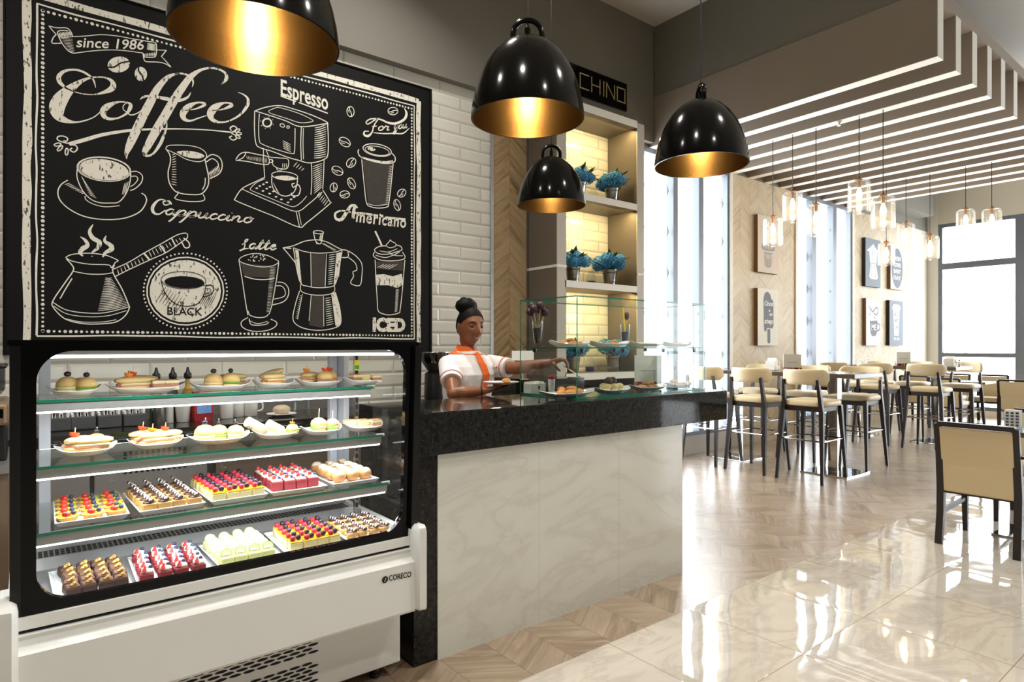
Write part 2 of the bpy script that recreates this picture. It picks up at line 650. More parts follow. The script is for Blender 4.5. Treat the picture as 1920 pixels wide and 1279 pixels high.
def window(n, axis, a0, a1, z0, z1, c, posts, rails, fw=0.05, fd=0.08):
    """axis 0: in a wall along X at depth y=c; axis 1: along Y at x=c"""
    m = MB()
    def bx_(p0, p1, q0, q1, d0=0.0, d1=fd):
        if axis == 0: m.box(p0, p1, c + d0, c + d1, q0, q1)
        else: m.box(c + d0, c + d1, p0, p1, q0, q1)
    bx_(a0, a0 + fw, z0, z1)
    bx_(a1 - fw, a1, z0, z1)
    bx_(a0 + fw, a1 - fw, z0, z0 + fw)
    bx_(a0 + fw, a1 - fw, z1 - fw, z1)
    for p, w in posts: bx_(p - w / 2, p + w / 2, z0 + fw, z1 - fw, -0.02, fd)
    edges = sorted([a0 + fw] + [p + s * w / 2 for p, w in posts for s in (-1, 1)] + [a1 - fw])
    for r, w in rails:
        for i in range(0, len(edges), 2): bx_(edges[i], edges[i + 1], r - w / 2, r + w / 2)
    o = m.build('window_%d' % n, M['alu'], kind='structure')
    for i in range(0, len(edges), 2):
        g = MB()
        if axis == 0: g.add([(edges[i], c + .03, z0 + fw), (edges[i + 1], c + .03, z0 + fw), (edges[i + 1], c + .03, z1 - fw), (edges[i], c + .03, z1 - fw)], [(0, 1, 2, 3)])
        else: g.add([(c + .03, edges[i], z0 + fw), (c + .03, edges[i + 1], z0 + fw), (c + .03, edges[i + 1], z1 - fw), (c + .03, edges[i], z1 - fw)], [(0, 1, 2, 3)])
        p = g.build('pane', M['window_glass'], o, fix=False)
    return o


window(1, 0, 5.20, 7.45, 0.23, 3.68, YB, [(6.27, 0.09), (6.79, 0.10)], [])
window(2, 0, 9.22, 11.08, 0.23, 3.68, YB, [(9.74, 0.14), (10.43, 0.13)], [])
window(3, 1, 3.27, 4.58, 0.12, 3.80, XR, [], [(2.95, 0.12), (1.185, 0.08)], 0.07)
for k in range(4):
    window(4 + k, 1, 3.27 - 2.57 * (k + 1), 3.27 - 2.57 * k, 0.12, 3.80, XR, [(3.27 - 2.57 * k - 1.28, .1)], [(2.95, 0.12), (1.185, 0.08)], 0.07)

# dropped ceiling: slab on thirteen deep slats
SLX, SLS, SLN, SLZ = 5.79, 0.4218, 13, 3.683
slab('ceiling_slab', SLX + .12, SLX + SLS * 12 + .2, 1.83, 4.69, 4.15, 4.26, M['slat'])
slab('ceiling_fascia', SLX + .004, SLX + .16, 1.95, 4.69, 4.25, ZC, M['wall_grey'])
for k in range(SLN):
    x0, zt_ = SLX + SLS * k, 4.15 if k else 4.25
    m = MB().box(x0, x0 + .12, 1.834, YB, SLZ + .004, zt_)
    m.mat(1).box(x0, x0 + .12, 1.83, 1.834, SLZ, zt_).box(x0, x0 + .12, 1.834, YB, SLZ, SLZ + .004)
    m.build('ceiling_slat', [M['slat'], M['slat_edge']], kind='structure')

# ---------------------------------------------------------------- counter, worktop
def part(mb, name, mats, parent, smooth=False, **kw):
    """geometry written in world coordinates, parented to a thing that stands at parent.location"""
    o = mb.build(name, mats, parent, smooth, **kw)
    top = parent
    off = Vector((0, 0, 0))
    while top is not None:
        off += Vector(top.location)
        top = top.parent
    o.location = -off
    return o


ct = empty('service_counter', (2.2, 2.55, 0), 0, 'cream marble clad serving counter with a black granite end panel', 'counter')
part(MB().box(1.41, 3.112, 2.33, 2.80, 0.0, 0.887), 'body', M['white_paint'], ct)
part(MB().box(1.41, 3.115, 2.311, 2.33, 0.0, 0.887), 'front_panel', M['cladding'], ct)
part(MB().box(1.297, 1.41, 2.318, 2.84, 0.0, 0.887), 'end_panel', M['granite'], ct)
wt = MB().box(1.295, 3.545, 2.287, 2.86, 0.887, 1.07, 0.004).build('worktop', M['granite'])
tag(wt, 'thick polished black granite worktop of the serving counter, under the glass case', 'worktop')

# ---------------------------------------------------------------- refrigerated display case
M['fridge_white'] = plain('cream_enamel', srgb(214, 214, 209), .35, 0, .02, 10)
M['fridge_inner'] = plain('white_inner_panel', srgb(222, 225, 232), .3, 0, .02, 10)
M['led'] = emit('cool_led_strip', (0.93, 0.96, 1.0), 7.0)
M['rail'] = plain('dull_rail_metal', srgb(168, 167, 162), .4, .4, .05, 60)
M['dark_slot'] = plain('dark_opening', srgb(10, 10, 10), .8)
M['deck_steel'] = plain('deck_steel', srgb(158, 158, 158), .4, .3, .05, 40)
M['case_glass'] = thin_glass('fridge_glass', (.985, .995, .99), 0.75, 0.0, False, 0.025)
M['shelf_glass'] = thin_glass('shelf_glass', (.93, .965, .955), 1.0, 0.02, False, 0.20)
fr = empty('display_fridge', (0.61, 2.52, 0), 0, 'tall white refrigerated display case with black framed glass front full of cakes', 'display fridge')
# lower cabinet, overhanging front skirt lofted along its length
part(MB().box(0.0, 1.226, 2.302, 2.90, 0.055, 0.36, .006), 'base_cabinet', M['fridge_white'], fr)
prof = [(2.86, .572), (2.198, .572), (2.198, .604), (2.175, .604), (2.172, .572), (2.182, .568), (2.182, .562), (2.166, .558), (2.170, .545), (2.166, .530), (2.150, .522), (2.142, .514), (2.140, .330), (2.146, .320), (2.30, .305), (2.86, .305)]
part(MB().loft([[(x, y, z) for y, z in prof] for x in (-0.012, 1.205)]), 'front_skirt', M['fridge_white'], fr, smooth=0.5)
part(MB().box(-0.005, 1.2, 2.1795, 2.19, .561, .569), 'shadow_gap', M['dark_slot'], fr)
for x0, x1 in ((-0.062, -0.006), (1.198, 1.252)):
    m = MB()
    ring = lambda z, g: [(x, y, z) for x, y in ((x0 + g, 2.30), (x0 + g, 2.15 + g), (x0 + .014, 2.118 + g), (x1 - .014, 2.112 + g), (x1 - g, 2.135 + g), (x1 - g, 2.30))]
    m.loft([ring(.327, .006), ring(.334, 0), ring(.625, 0), ring(.645, .004), ring(.655, .016)])
    part(m, 'bumper', M['fridge_white'], fr, smooth=0.6)
# side walls below the glass
part(MB().box(-0.03, 0.0, 2.20, 2.9, 0.33, 0.62), 'side_panel', M['fridge_white'], fr)
part(MB().box(1.2, 1.226, 2.20, 2.9, 0.33, 0.62), 'side_panel', M['fridge_white'], fr)
# vent slots
for z0, rows in ((.247, 4), (.166, 6)):
    m = MB()
    for r in range(rows):
        for k in range(14):
            cx_ = .838 - k * .046 + (r % 2) * .023
            cz_ = z0 - r * .0138
            w_ = .020
            pts = [(cx_ + w_ * math.cos(a) * (1 if abs(math.cos(a)) > .2 else 1), 2.3005, cz_ + .0048 * math.sin(a)) for a in [2 * PI * q / 12 for q in range(12)]]
            m.add(pts, [tuple(range(12))])
    part(m, 'vent_grille', M['dark_slot'], fr, fix=False)
for x in (.08, 1.14):
    for y in (2.36, 2.82):
        part(MB().lathe([(.022, 0), (.026, .012), (.018, .02), (.018, .056)], (x, y, 0), 12), 'foot', M['black_plastic'], fr, smooth=True)

# tilted black frame with a round-cornered opening
TOPY, BOTY, ZT, ZB = 2.150, 2.187, 1.368, 0.604
def fy(z): return BOTY + (TOPY - BOTY) * (z - ZB) / (ZT - ZB)
def rrect(x0, x1, z0, z1, r, n=8):
    out = []
    for cx_, cz_, a0 in ((x1 - r, z1 - r, 0), (x0 + r, z1 - r, 90), (x0 + r, z0 + r, 180), (x1 - r, z0 + r, 270)):
        for k in range(n + 1):
            a = math.radians(a0 + 90 * k / n)
            out.append((cx_ + r * math.cos(a), cz_ + r * math.sin(a)))
    return out
outer = rrect(-0.004, 1.226, ZB, ZT, .006, 2)
inner = rrect(0.033, 1.172, 0.632, 1.338, .085, 10)
tri = tessellate_polygon([[Vector((x, z, 0)) for x, z in outer], [Vector((x, z, 0)) for x, z in inner]])
allp = outer + inner
m = MB()
for dy, flip in ((0, 0), (.022, 1)):
    m.add([(x, fy(z) + dy, z) for x, z in allp], [tuple(reversed(t)) if flip else tuple(t) for t in tri])
for loop, off in ((outer, 0), (inner, len(outer))):
    k = len(loop)
    vs = [(x, fy(z) + d, z) for d in (0, .022) for x, z in loop]
    m.add(vs, [(i, (i + 1) % k, k + (i + 1) % k, k + i) for i in range(k)])
ff = part(m, 'front_frame', M['black_gloss'], fr)
part(MB().add([(x, fy(z) + .012, z) for x, z in ((.02, .62), (1.19, .62), (1.19, 1.35), (.02, 1.35))], [(0, 1, 2, 3)]), 'front_glass', M['case_glass'], fr, fix=False)
part(MB().bar((1.214, 2.19, .62), (1.214, 2.155, 1.352), .028, .05, (0, 1, 0)), 'corner_post', M['black_metal'], fr)
part(MB().bar((-.013, 2.21, .61), (-.013, 2.175, 1.352), .024, .05, (0, 1, 0)), 'corner_post', M['black_metal'], fr)
part(MB().box(-.03, 1.226, 2.165, 2.88, 1.352, 1.368), 'top_panel', M['black_gloss'], fr)
for x, nm in ((-.014, 'side_glass'), (1.214, 'side_glass')):
    part(MB().add([(x, 2.21, .62), (x, 2.86, .62), (x, 2.86, 1.352), (x, 2.19, 1.352)], [(0, 1, 2, 3)]), nm, M['case_glass'], fr, fix=False)
# white rear frame with posts, shelf standards
m = MB()
for x0, x1 in ((.05, .085), (1.145, 1.18)): m.box(x0, x1, 2.845, 2.88, .60, 1.352, .003)
m.box(.085, 1.145, 2.845, 2.88, 1.315, 1.352).box(.085, 1.145, 2.845, 2.88, .60, .665)
for x0, x1 in ((-.012, .012), (1.186, 1.212)): m.box(x0, x1, 2.78, 2.88, .60, 1.352, .003)
part(m, 'rear_frame', M['fridge_inner'], fr)
for x in (.02, 1.168):
    m = MB().box(x - .009, x + .009, 2.60, 2.614, .60, 1.34)
    m.mat(1)
    for k in range(22): m.box(x - .004, x + .004, 2.596, 2.601, .64 + k * .031, .658 + k * .031)
    part(m, 'shelf_standard', [M['steel'], M['dark_slot']], fr)
for x0, x1 in ((.085, .63), (.60, 1.145)):
    part(MB().add([(x0, 2.862 + (x0 > .3) * .012, .665), (x1, 2.862 + (x0 > .3) * .012, .665), (x1, 2.862 + (x0 > .3) * .012, 1.315), (x0, 2.862 + (x0 > .3) * .012, 1.315)], [(0, 1, 2, 3)]), 'sliding_door', M['case_glass'], fr, fix=False)
# top lamp
tl = part(MB().box(.02, 1.19, 2.24, 2.32, 1.325, 1.352, .004), 'lamp_housing', M['fridge_inner'], fr)
part(MB().box(.04, 1.17, 2.25, 2.285, 1.316, 1.326), 'led_tube', M['led'], tl)
# deck with the air grille at the back
m = MB().box(0.0, 1.2, 2.20, 2.87, .575, .60)
m.loft([[(x, y, z) for y, z in ((2.62, .60), (2.66, .628), (2.76, .628), (2.79, .66), (2.845, .66), (2.845, .60))] for x in (.012, 1.186)])
dk = part(m, 'deck', M['deck_steel'], fr)
m = MB()
for k in range(72):
    for r in range(3):
        m.box(.03 + k * .0158, .041 + k * .0158, 2.672 + r * .027, 2.69 + r * .027, .6275, .6295)
part(m, 'air_grille', M['dark_slot'], dk)
# glass shelves, each with its light rail
SHELF = [(1.18, 2.48), (.982, 2.39), (.79, 2.34)]
for zt, y0 in SHELF:
    m = MB().box(.018, 1.19, y0 + .002, 2.80, zt - .010, zt)
    m.mat(1).box(.018, 1.19, y0, y0 + .002, zt - .010, zt)
    s = part(m, 'glass_shelf', [M['shelf_glass'], M['green_edge']], fr)
    m = MB().box(.02, 1.188, y0 + .006, y0 + .032, zt - .038, zt - .0105, .002)
    m.tube([(1.17, y0 + .02, zt - .005), (1.205, y0 + .02, zt - .005)], .008, 8)
    part(m, 'light_rail', M['rail'], s)
    part(MB().box(.03, 1.18, y0 + .008, y0 + .026, zt - .0435, zt - .0385), 'led_tube', M['led'], s)
    for x in (.012, 1.18): part(MB().bar((x, 2.60, zt - .014), (x, y0 + .03, zt - .012), .006, .022), 'bracket', M['steel'], s)
st = part(MB().box(1.156, 1.179, 2.594, 2.5955, 1.245, 1.29).mat(1).box(1.158, 1.177, 2.593, 2.5945, 1.25, 1.268), 'sticker', [plain('yellow_sticker', srgb(240, 220, 40), .5), plain('green_sticker', srgb(70, 170, 60), .5)], fr)
for (zt, y0) in [(1.352, 2.27)] + SHELF:
    area('shelf_light', (.61, y0 + .03, zt - .05), (0, .25, -1), 1.1, .03, 3.0, (.93, .96, 1.0))


def text_mesh(s, font_size=1.0, shear=0.0, bold=0.0, spacing=1.0):
    """outline of a string as (verts, faces, width, cap height), laid flat in xy from the origin"""
    c = bpy.data.curves.new('lettering', 'FONT')
    c.body = s
    c.size = font_size
    c.shear = shear
    c.offset = bold
    c.space_character = spacing
    c.resolution_u = 3
    o = bpy.data.objects.new('lettering', c)
    COL.objects.link(o)
    me = o.to_mesh()
    vs = [v.co.copy() for v in me.vertices]
    fs = [tuple(p.vertices) for p in me.polygons]
    o.to_mesh_clear()
    bpy.data.objects.remove(o)
    bpy.data.curves.remove(c)
    return vs, fs


def lettering(mb, s, p0, p1, up, shear=0.0, bold=0.0, spacing=1.0):
    """string set from p0 to p1 along its baseline, capital height = vector up"""
    vs, fs = text_mesh(s, 1.0, shear, bold, spacing)
    x0, x1 = min(v.x for v in vs), max(v.x for v in vs)
    p0, p1, up = Vector(p0), Vector(p1), Vector(up)
    ex = (p1 - p0) / (x1 - x0)
    mb.add([p0 + ex * (v.x - x0) + up * (v.y / 0.69) for v in vs], fs)
    return mb


yl = 2.1392
m = MB()
c0 = atY(722, 1087, yl)
m.add([(c0.x + .0125 * math.cos(a) * 1.0, yl, c0.z + .0125 * math.sin(a)) for a in [2 * PI * k / 20 for k in range(20)]], [tuple(range(20))])
q0, q1 = atY(729, 1089, yl), atY(771, 1080, yl)
lettering(m, 'CORECO', (q0.x, yl, q0.z - .001), (q1.x, yl, q1.z - .003), (.001, 0, .020), 0, .02)
m.mat(1).add([(c0.x + x, yl - .0004, c0.z + z) for x, z in ((.003, .006), (.0055, .006), (-.001, -.008), (-.0035, -.008))], [(0, 1, 2, 3)])
part(m, 'maker_badge', [M['dark_slot'], M['fridge_white']], fr, fix=False)

# ---------------------------------------------------------------- glass case on the worktop
VX0, VX1, VY0, VY1, VZ0, VZ1, VZS = 2.303, 3.448, 2.38, 2.855, 1.0705, 1.622, 1.347
gc = empty('glass_display_case', (2.875, 2.62, VZ0), 0, 'two-tier clear glass case with green edges standing on the granite worktop', 'display case')
def pane(name, x0, x1, y0, y1, z0, z1, thin):
    m = MB().box(x0, x1, y0, y1, z0, z1)
    m.m = [0 if (i in {0: (4, 5), 1: (2, 3), 2: (0, 1)}[thin]) else 1 for i in range(6)]
    return part(m, name, [M['clear_glass'], M['green_edge']], gc)
g = .008
pane('base_pane', VX0, VX1, VY0, VY1, VZ0, VZ0 + .01, 2)
pane('top_pane', VX0, VX1, VY0, VY1, VZ1 - g, VZ1, 2)
pane('front_pane', VX0 + g, VX1 - g, VY0, VY0 + g, VZ0 + .01, VZ1 - g, 1)
pane('side_pane', VX0, VX0 + g, VY0, VY1, VZ0 + .01, VZ1 - g, 0)
pane('side_pane', VX1 - g, VX1, VY0, VY1, VZ0 + .01, VZ1 - g, 0)
pane('shelf_pane', VX0 + g, VX1 - .03, VY0 + g + .002, VY1 - .02, VZS - g, VZS, 2)
for x in (VX0 + .07, 2.70, 3.06, VX1 - .08):
    for y in (VY0 + .03, VY1 - .05):
        part(MB().lathe([(.006, -.022), (.011, -.018), (.011, 0)], (x, y, VZS - g - .0005), 10), 'shelf_support', M['black_plastic'], gc)

# ---------------------------------------------------------------- chalkboard wall with drawings
def chalk_mat(name, c0, c1):
    t = NT(name)
    o = t.obj()
    f = t.noise(t.mapping(o, (70, 1, 22), (0, .7, 0)), 1.0, 4, .6)
    g = t.noise(o, 60, 2)
    c = t.mix(t.math('GREATER_THAN', t.math('ADD', t.math('MULTIPLY', f, .8), t.math('MULTIPLY', g, .2)), .585), c0, c1)
    return t.bsdf(c, .9)


M['chalk'] = chalk_mat('chalk_line', srgb(240, 236, 222), srgb(224, 219, 204))
M['chalk_rub'] = chalk_mat('rubbed_chalk', srgb(236, 231, 216), srgb(96, 92, 84))
M['board'] = plain('blackboard_paint', srgb(15, 15, 14), .6, 0, .25, 2.5, Specular_IOR_Level=.2)
M['chalk_grey'] = plain('thin_grey_chalk', srgb(64, 60, 54), .9, 0, .25, 30)
BY = 4.742
bd = empty('chalkboard', (1.37, 4.755, 1.36), 0, 'huge black chalkboard menu covered with white coffee drawings and lettering', 'chalkboard')
part(MB().box(-0.075, 2.815, 4.744, 4.768, 1.30, 3.595), 'panel', M['board'], bd)
m = MB()
m.box(-0.085, -0.075, 4.735, 4.768, 1.30, 3.605).box(2.815, 2.83, 4.735, 4.768, 1.30, 3.605).box(-.075, 2.815, 4.735, 4.768, 3.595, 3.605)
part(m, 'frame', M['black_metal'], bd)


class Chalk:
    def __init__(self, T):
        self.T, self.mb, self.k = T, MB(), 0

    def P(self, x, y):
        ox, oy, s = self.T
        p = atY(ox + x * s, oy + y * s, BY)
        return p.x, p.z

    def sc(self, x):
        ox, oy, s = self.T
        u = ox + x * s
        return s * (atY(u, 300, BY).dot(FWD)) / FPX

    def ribbon(self, pts, lay=0, mi=0):
        self.k += 1
        y = BY - .0012 * lay - .00003 * (self.k % 36)
        L, n = [], len(pts)
        for i, (x, z, w) in enumerate(pts):
            a, b = pts[max(i - 1, 0)], pts[min(i + 1, n - 1)]
            dx, dz = b[0] - a[0], b[1] - a[1]
            k = math.hypot(dx, dz) or 1
            nx, nz = -dz / k * w / 2, dx / k * w / 2
            L += [(x + nx, y, z + nz), (x - nx, y, z - nz)]
        self.mb.mat(mi).add(L, [(2 * i, 2 * i + 1, 2 * i + 3, 2 * i + 2) for i in range(n - 1)])

    def s(self, pts, w=7, n=5, lay=0, mi=0, closed=False, sharp=False):
        q = []
        for p in pts:
            x, z = self.P(p[0], p[1])
            q.append((x, z, (p[2] if len(p) > 2 else w) * self.sc(p[0]) * .98))
        if closed: q = q + [q[0]] if sharp else q
        d = q if sharp else catmull(q, n, closed)
        if closed and not sharp: d = d + [d[0]]
        self.ribbon(d, lay, mi)
        return self

    def fill(self, pts, lay=0, mi=0, smooth=0):
        if smooth: pts = catmull(pts, smooth, True)
        v = [self.P(*p) for p in pts]
        self.k += 1
        yy = BY - .0012 * lay - .00003 * (self.k % 36)
        t = tessellate_polygon([[Vector((x, z, 0)) for x, z in v]])
        self.mb.mat(mi).add([(x, yy, z) for x, z in v], [tuple(k) for k in t])
        return self

    def ell(self, cx, cy, rx, ry, rot=0, w=7, lay=0, mi=0, a0=0, a1=360, filled=False):
        c, s_ = math.cos(math.radians(rot)), math.sin(math.radians(rot))
        pts = []
        k = max(10, int((a1 - a0) / 14))
        for i in range(k + (0 if filled else 1)):
            a = math.radians(a0 + (a1 - a0) * i / k)
            ex, ey = rx * math.cos(a), ry * math.sin(a)
            pts.append((cx + ex * c - ey * s_, cy + ex * s_ + ey * c))
        if filled: return self.fill(pts, lay, mi)
        return self.s(pts, w, sharp=True, lay=lay, mi=mi)

    def dot(self, x, y, r, lay=0, mi=0):
        return self.ell(x, y, r, r, filled=True, lay=lay, mi=mi)

    def hatch(self, a0, b0, a1, b1, n, w=5, mi=0, lay=0, curve=0):
        """n strokes whose ends run from a0..b0 along to a1..b1"""
        for i in range(n):
            t = i / max(1, n - 1)
            p = (a0[0] + (a1[0] - a0[0]) * t, a0[1] + (a1[1] - a0[1]) * t)
            q = (b0[0] + (b1[0] - b0[0]) * t, b0[1] + (b1[1] - b0[1]) * t)
            mx, my = (p[0] + q[0]) / 2, (p[1] + q[1]) / 2 + curve
            self.s([(*p, w * .5), (mx, my, w), (*q, w * .4)], lay=lay, mi=mi, n=3)
        return self

    def text(self, s, p0, p1, cap, shear=0.0, bold=0.0, mi=0, lay=0, spacing=1.0):
        a, b = self.P(*p0), self.P(*p1)
        y = BY - .0012 * lay
        h = cap * self.sc(p0[0]) / 1.0
        self.mb.mat(mi)
        lettering(self.mb, s, (a[0], y, a[1]), (b[0], y, b[1]), (0, 0, h), shear, bold, spacing)
        return self

    LET = {
        'a': (1.15, [[(.85, .85), (.45, 1), (.08, .6), (.15, .1), (.45, .0), (.8, .5), (.9, .95), (.82, .3), (.95, 0), (1.15, .25)]]),
        'p': (1.1, [[(-.05, .4), (.25, 1.0), (.1, .2), (-.35, -1.0), (-.55, -1.15)], [(.15, .4), (.5, .95), (.85, .85), (.8, .3), (.45, 0), (.2, .1), (.6, .05), (1.1, .3)]]),
        'u': (1.2, [[(-.05, .3), (.2, .95), (.1, .25), (.3, 0), (.65, .25), (.9, .95), (.8, .25), (.95, 0), (1.2, .25)]]),
        'c': (.85, [[(.75, .8), (.5, 1), (.12, .6), (.15, .12), (.45, 0), (.85, .3)]]),
        'i': (.6, [[(-.05, .3), (.25, .95), (.12, .2), (.3, 0), (.6, .3)], [(.38, 1.38), (.44, 1.44)]]),
        'n': (1.2, [[(.0, .5), (.2, 1.0), (.05, .0)], [(.1, .4), (.5, .98), (.75, .8), (.65, .2), (.85, 0), (1.2, .3)]]),
        'o': (.95, [[(.55, 1), (.15, .75), (.12, .2), (.45, 0), (.8, .35), (.75, .85), (.55, 1), (.7, .75), (1.0, .85)]]),
        't': (.8, [[(-.05, .3), (.45, 1.8), (.2, .3), (.35, 0), (.8, .35)], [(.05, 1.15), (.7, 1.25)]]),
        'e': (.9, [[(.1, .45), (.6, .7), (.6, .98), (.3, .9), (.1, .4), (.4, 0), (.9, .35)]]),
        'r': (.85, [[(.0, .5), (.2, 1.05), (.4, .85), (.65, .95), (.5, .3), (.6, 0), (.85, .25)]]),
        'm': (1.7, [[(.0, .5), (.2, 1.0), (.05, .0)], [(.1, .4), (.45, .98), (.6, .8), (.5, .0)], [(.55, .4), (.95, .98), (1.15, .8), (1.05, .2), (1.25, 0), (1.7, .3)]]),
        'y': (1.1, [[(-.05, .4), (.2, .95), (.12, .3), (.35, .05), (.75, .4), (.95, .95), (.6, -.7), (.2, -1.1), (.1, -.7), (.6, -.1), (1.1, .3)]]),
    }

    def cursive(self, s, p0, p1, xh, w=8, slant=.3):
        tot = sum(self.LET[c][0] for c in s)
        kx = math.hypot(p1[0] - p0[0], p1[1] - p0[1]) / tot
        dx, dy = (p1[0] - p0[0]) / (tot * kx), (p1[1] - p0[1]) / (tot * kx)
        x = 0
        for c in s:
            adv, st = self.LET[c]
            for line in st:
                pts = []
                for i, (px, py) in enumerate(line):
                    e = (x + px) * kx + slant * py * xh
                    ww = w * (.75 if i in (0, len(line) - 1) else 1.15)
                    pts.append((p0[0] + dx * e, p0[1] + dy * e - py * xh, ww))
                self.s(pts, n=4)
            x += adv
        return self

    def done(self, name, mats=None):
        return part(self.mb, name, mats or [M['chalk'], M['board'], M['chalk_rub'], M['chalk_grey']], bd, fix=False)


T1, T2, T3, T4 = (40, 20, .25014), (400, 120, .25015), (40, 280, .28150), (420, 410, .20833)

# --- border: rubbed band, thin line, row of dots
c = Chalk((0, 0, 1))
def rect_band(x0, x1, z0, z1, w, mi, wob, sides='lrtb'):
    segs = {'l': [(x0, z0), (x0, z1)], 'r': [(x1, z0), (x1, z1)], 't': [(x0, z1), (x1, z1)], 'b': [(x0, z0), (x1, z0)]}
    for k in sides:
        (ax, az), (bx_, bz) = segs[k]
        pts = []
        for i in range(15):
            t = i / 14
            o = random.uniform(-wob, wob)
            pts.append((ax + (bx_ - ax) * t + (o if k in 'lr' else 0), az + (bz - az) * t + (o if k in 'tb' else 0), w * random.uniform(.85, 1.15)))
        c.ribbon(catmull(pts, 4), 0, mi)
pl, pr = atY(68.5, 7, BY), atY(777, 636, BY)
xl, xr, zt, zb = pl.x, pr.x, pl.z, atY(400, 632, BY).z
rect_band(xl - .045, xr + .042, zb - .03, zt + .052, .042, 2, .004, 'lrt')
rect_band(xl, xr, zb, zt, .010, 0, .004)
for k in range(92):
    x = xl + .03 + (xr - xl - .06) * k / 91
    for z in (zt - .032, zb + .026):
        q = random.uniform(.007, .011)
        c.mb.mat(0).add([(x + q * math.cos(a), BY, z + q * math.sin(a)) for a in [PI * j / 3 for j in range(6)]], [tuple(range(6))])
for k in range(74):
    z = zb + .03 + (zt - zb - .06) * k / 73
    for x in (xl + .030, xr - .026):
        q = random.uniform(.007, .011)
        c.mb.mat(0).add([(x + q * math.cos(a), BY, z + q * math.sin(a)) for a in [PI * j / 3 for j in range(6)]], [tuple(range(6))])
c.done('border_drawing')

# --- ribbon banner
c = Chalk(T1)
c.s([(385, 195), (480, 190), (600, 180), (720, 190), (840, 212), (960, 232)], 6)
c.s([(392, 320), (480, 308), (600, 296), (720, 295), (820, 305), (912, 318)], 6)
c.s([(300, 243), (232, 243), (238, 205), (262, 178)], 7).s([(262, 178), (235, 150), (206, 114)], 7, sharp=True).s([(206, 114), (265, 128), (340, 130), (372, 160), (384, 195)], 7)
c.s([(350, 150), (290, 150), (272, 168), (300, 235), (350, 300), (392, 320)], 7)
c.s([(385, 195), (300, 205)], 5).hatch((285, 165), (292, 205), (370, 155), (380, 190), 9, 8).hatch((300, 210), (385, 215), (355, 300), (400, 312), 9, 4)
c.s([(960, 232), (1005, 242), (1014, 280), (1008, 335), (985, 350), (918, 348)], 7).hatch((945, 245), (1008, 255), (940, 290), (1008, 300), 8, 6)
c.s([(912, 318), (918, 360), (935, 382), (1010, 385), (1070, 395), (1122, 424)], 7).s([(1122, 424), (1085, 380), (1050, 343), (1088, 297)], 7, sharp=True).s([(1088, 297), (1014, 294)], 6).hatch((920, 322), (924, 345), (1000, 312), (996, 340), 7, 8)
c.text('since 1986', (412, 272), (918, 292), 74, .12, .012)
c.done('banner_drawing')

# --- big word
c = Chalk(T1)
c.s([(558, 578, 3), (540, 520, 13), (500, 480, 17), (440, 450, 17), (380, 443, 15), (320, 455, 20), (283, 490, 28), (285, 530, 30), (310, 560, 24), (345, 585, 11), (400, 608, 8), (470, 625, 7), (550, 628, 8), (620, 612, 22), (670, 590, 36), (690, 560, 38), (675, 525, 26), (630, 503, 13), (570, 498, 10), (500, 508, 16), (430, 540, 32), (355, 597, 62), (298, 660, 90), (266, 730, 96), (280, 790, 74), (330, 822, 42), (400, 836, 15), (470, 826, 10), (540, 800, 7), (590, 760, 7), (620, 720, 7)], n=7, mi=2)
c.s([(700, 690, 20), (640, 720, 40), (612, 760, 40), (625, 797, 32), (670, 812, 20), (730, 803, 12), (790, 770, 16), (815, 730, 26), (818, 702, 22), (790, 688, 12), (740, 684, 12), (695, 692, 18)], n=6, mi=2)
c.s([(790, 690, 5), (765, 712, 6), (764, 740, 6), (782, 755, 6), (820, 782, 9), (870, 768, 7), (930, 725, 6), (965, 690, 6)])
c.s([(1280, 572, 4), (1288, 535, 12), (1265, 492, 16), (1205, 472, 14), (1150, 476, 16), (1090, 505, 30), (1020, 585, 44), (970, 680, 54), (915, 785, 56), (860, 900, 58), (815, 1000, 50), (788, 1070, 26), (790, 1112, 4)], n=7, mi=2)
c.s([(1500, 552, 4), (1536, 512, 24), (1530, 470, 20), (1480, 440, 15), (1410, 430, 15), (1340, 447, 20), (1270, 495, 38), (1210, 572, 48), (1150, 662, 56), (1080, 782, 58), (1010, 900, 58), (950, 1010, 48), (922, 1068, 32), (945, 1088, 18), (990, 1070, 14), (1040, 1000, 22), (1072, 925, 18), (1090, 865, 9), (1088, 820, 3)], n=7, mi=2)
c.s([(890, 667, 4), (920, 645, 15), (980, 640, 15), (1080, 660, 28), (1180, 673, 22), (1245, 650, 15), (1270, 612, 4)], mi=2)
c.s([(1225, 748, 6), (1300, 738, 9), (1360, 715, 18), (1372, 700, 26), (1355, 690, 15), (1305, 692, 16), (1250, 722, 40), (1212, 770, 44), (1220, 810, 34), (1265, 826, 15), (1330, 805, 9), (1400, 782, 6)], mi=2)
c.s([(1430, 748, 6), (1500, 742, 9), (1560, 720, 22), (1576, 705, 26), (1556, 692, 13), (1508, 694, 18), (1450, 727, 48), (1417, 775, 50), (1435, 818, 34), (1492, 837, 15), (1560, 825, 11), (1640, 780, 15), (1695, 710, 22), (1697, 660, 18), (1667, 630, 11), (1625, 612, 4)], mi=2)
c.done('coffee_lettering')
c = Chalk(T1)
c.s([(360, 1000, 28), (480, 967, 27), (600, 932, 25), (750, 906, 21), (880, 893, 17), (1090, 886, 11), (1300, 889, 8), (1450, 899, 9), (1575, 912, 11)])
c.s([(365, 998), (310, 985), (272, 968), (275, 945), (310, 940), (345, 955), (340, 978), (315, 975)], 9).s([(360, 1005), (405, 1010), (420, 1035), (395, 1060), (365, 1045), (380, 1030)], 9)
for x, y, r in ((262, 1012, 170), (280, 1040, 135), (330, 1065, 95)): c.ell(x + 10, y - 8, 26, 11, r, 8)
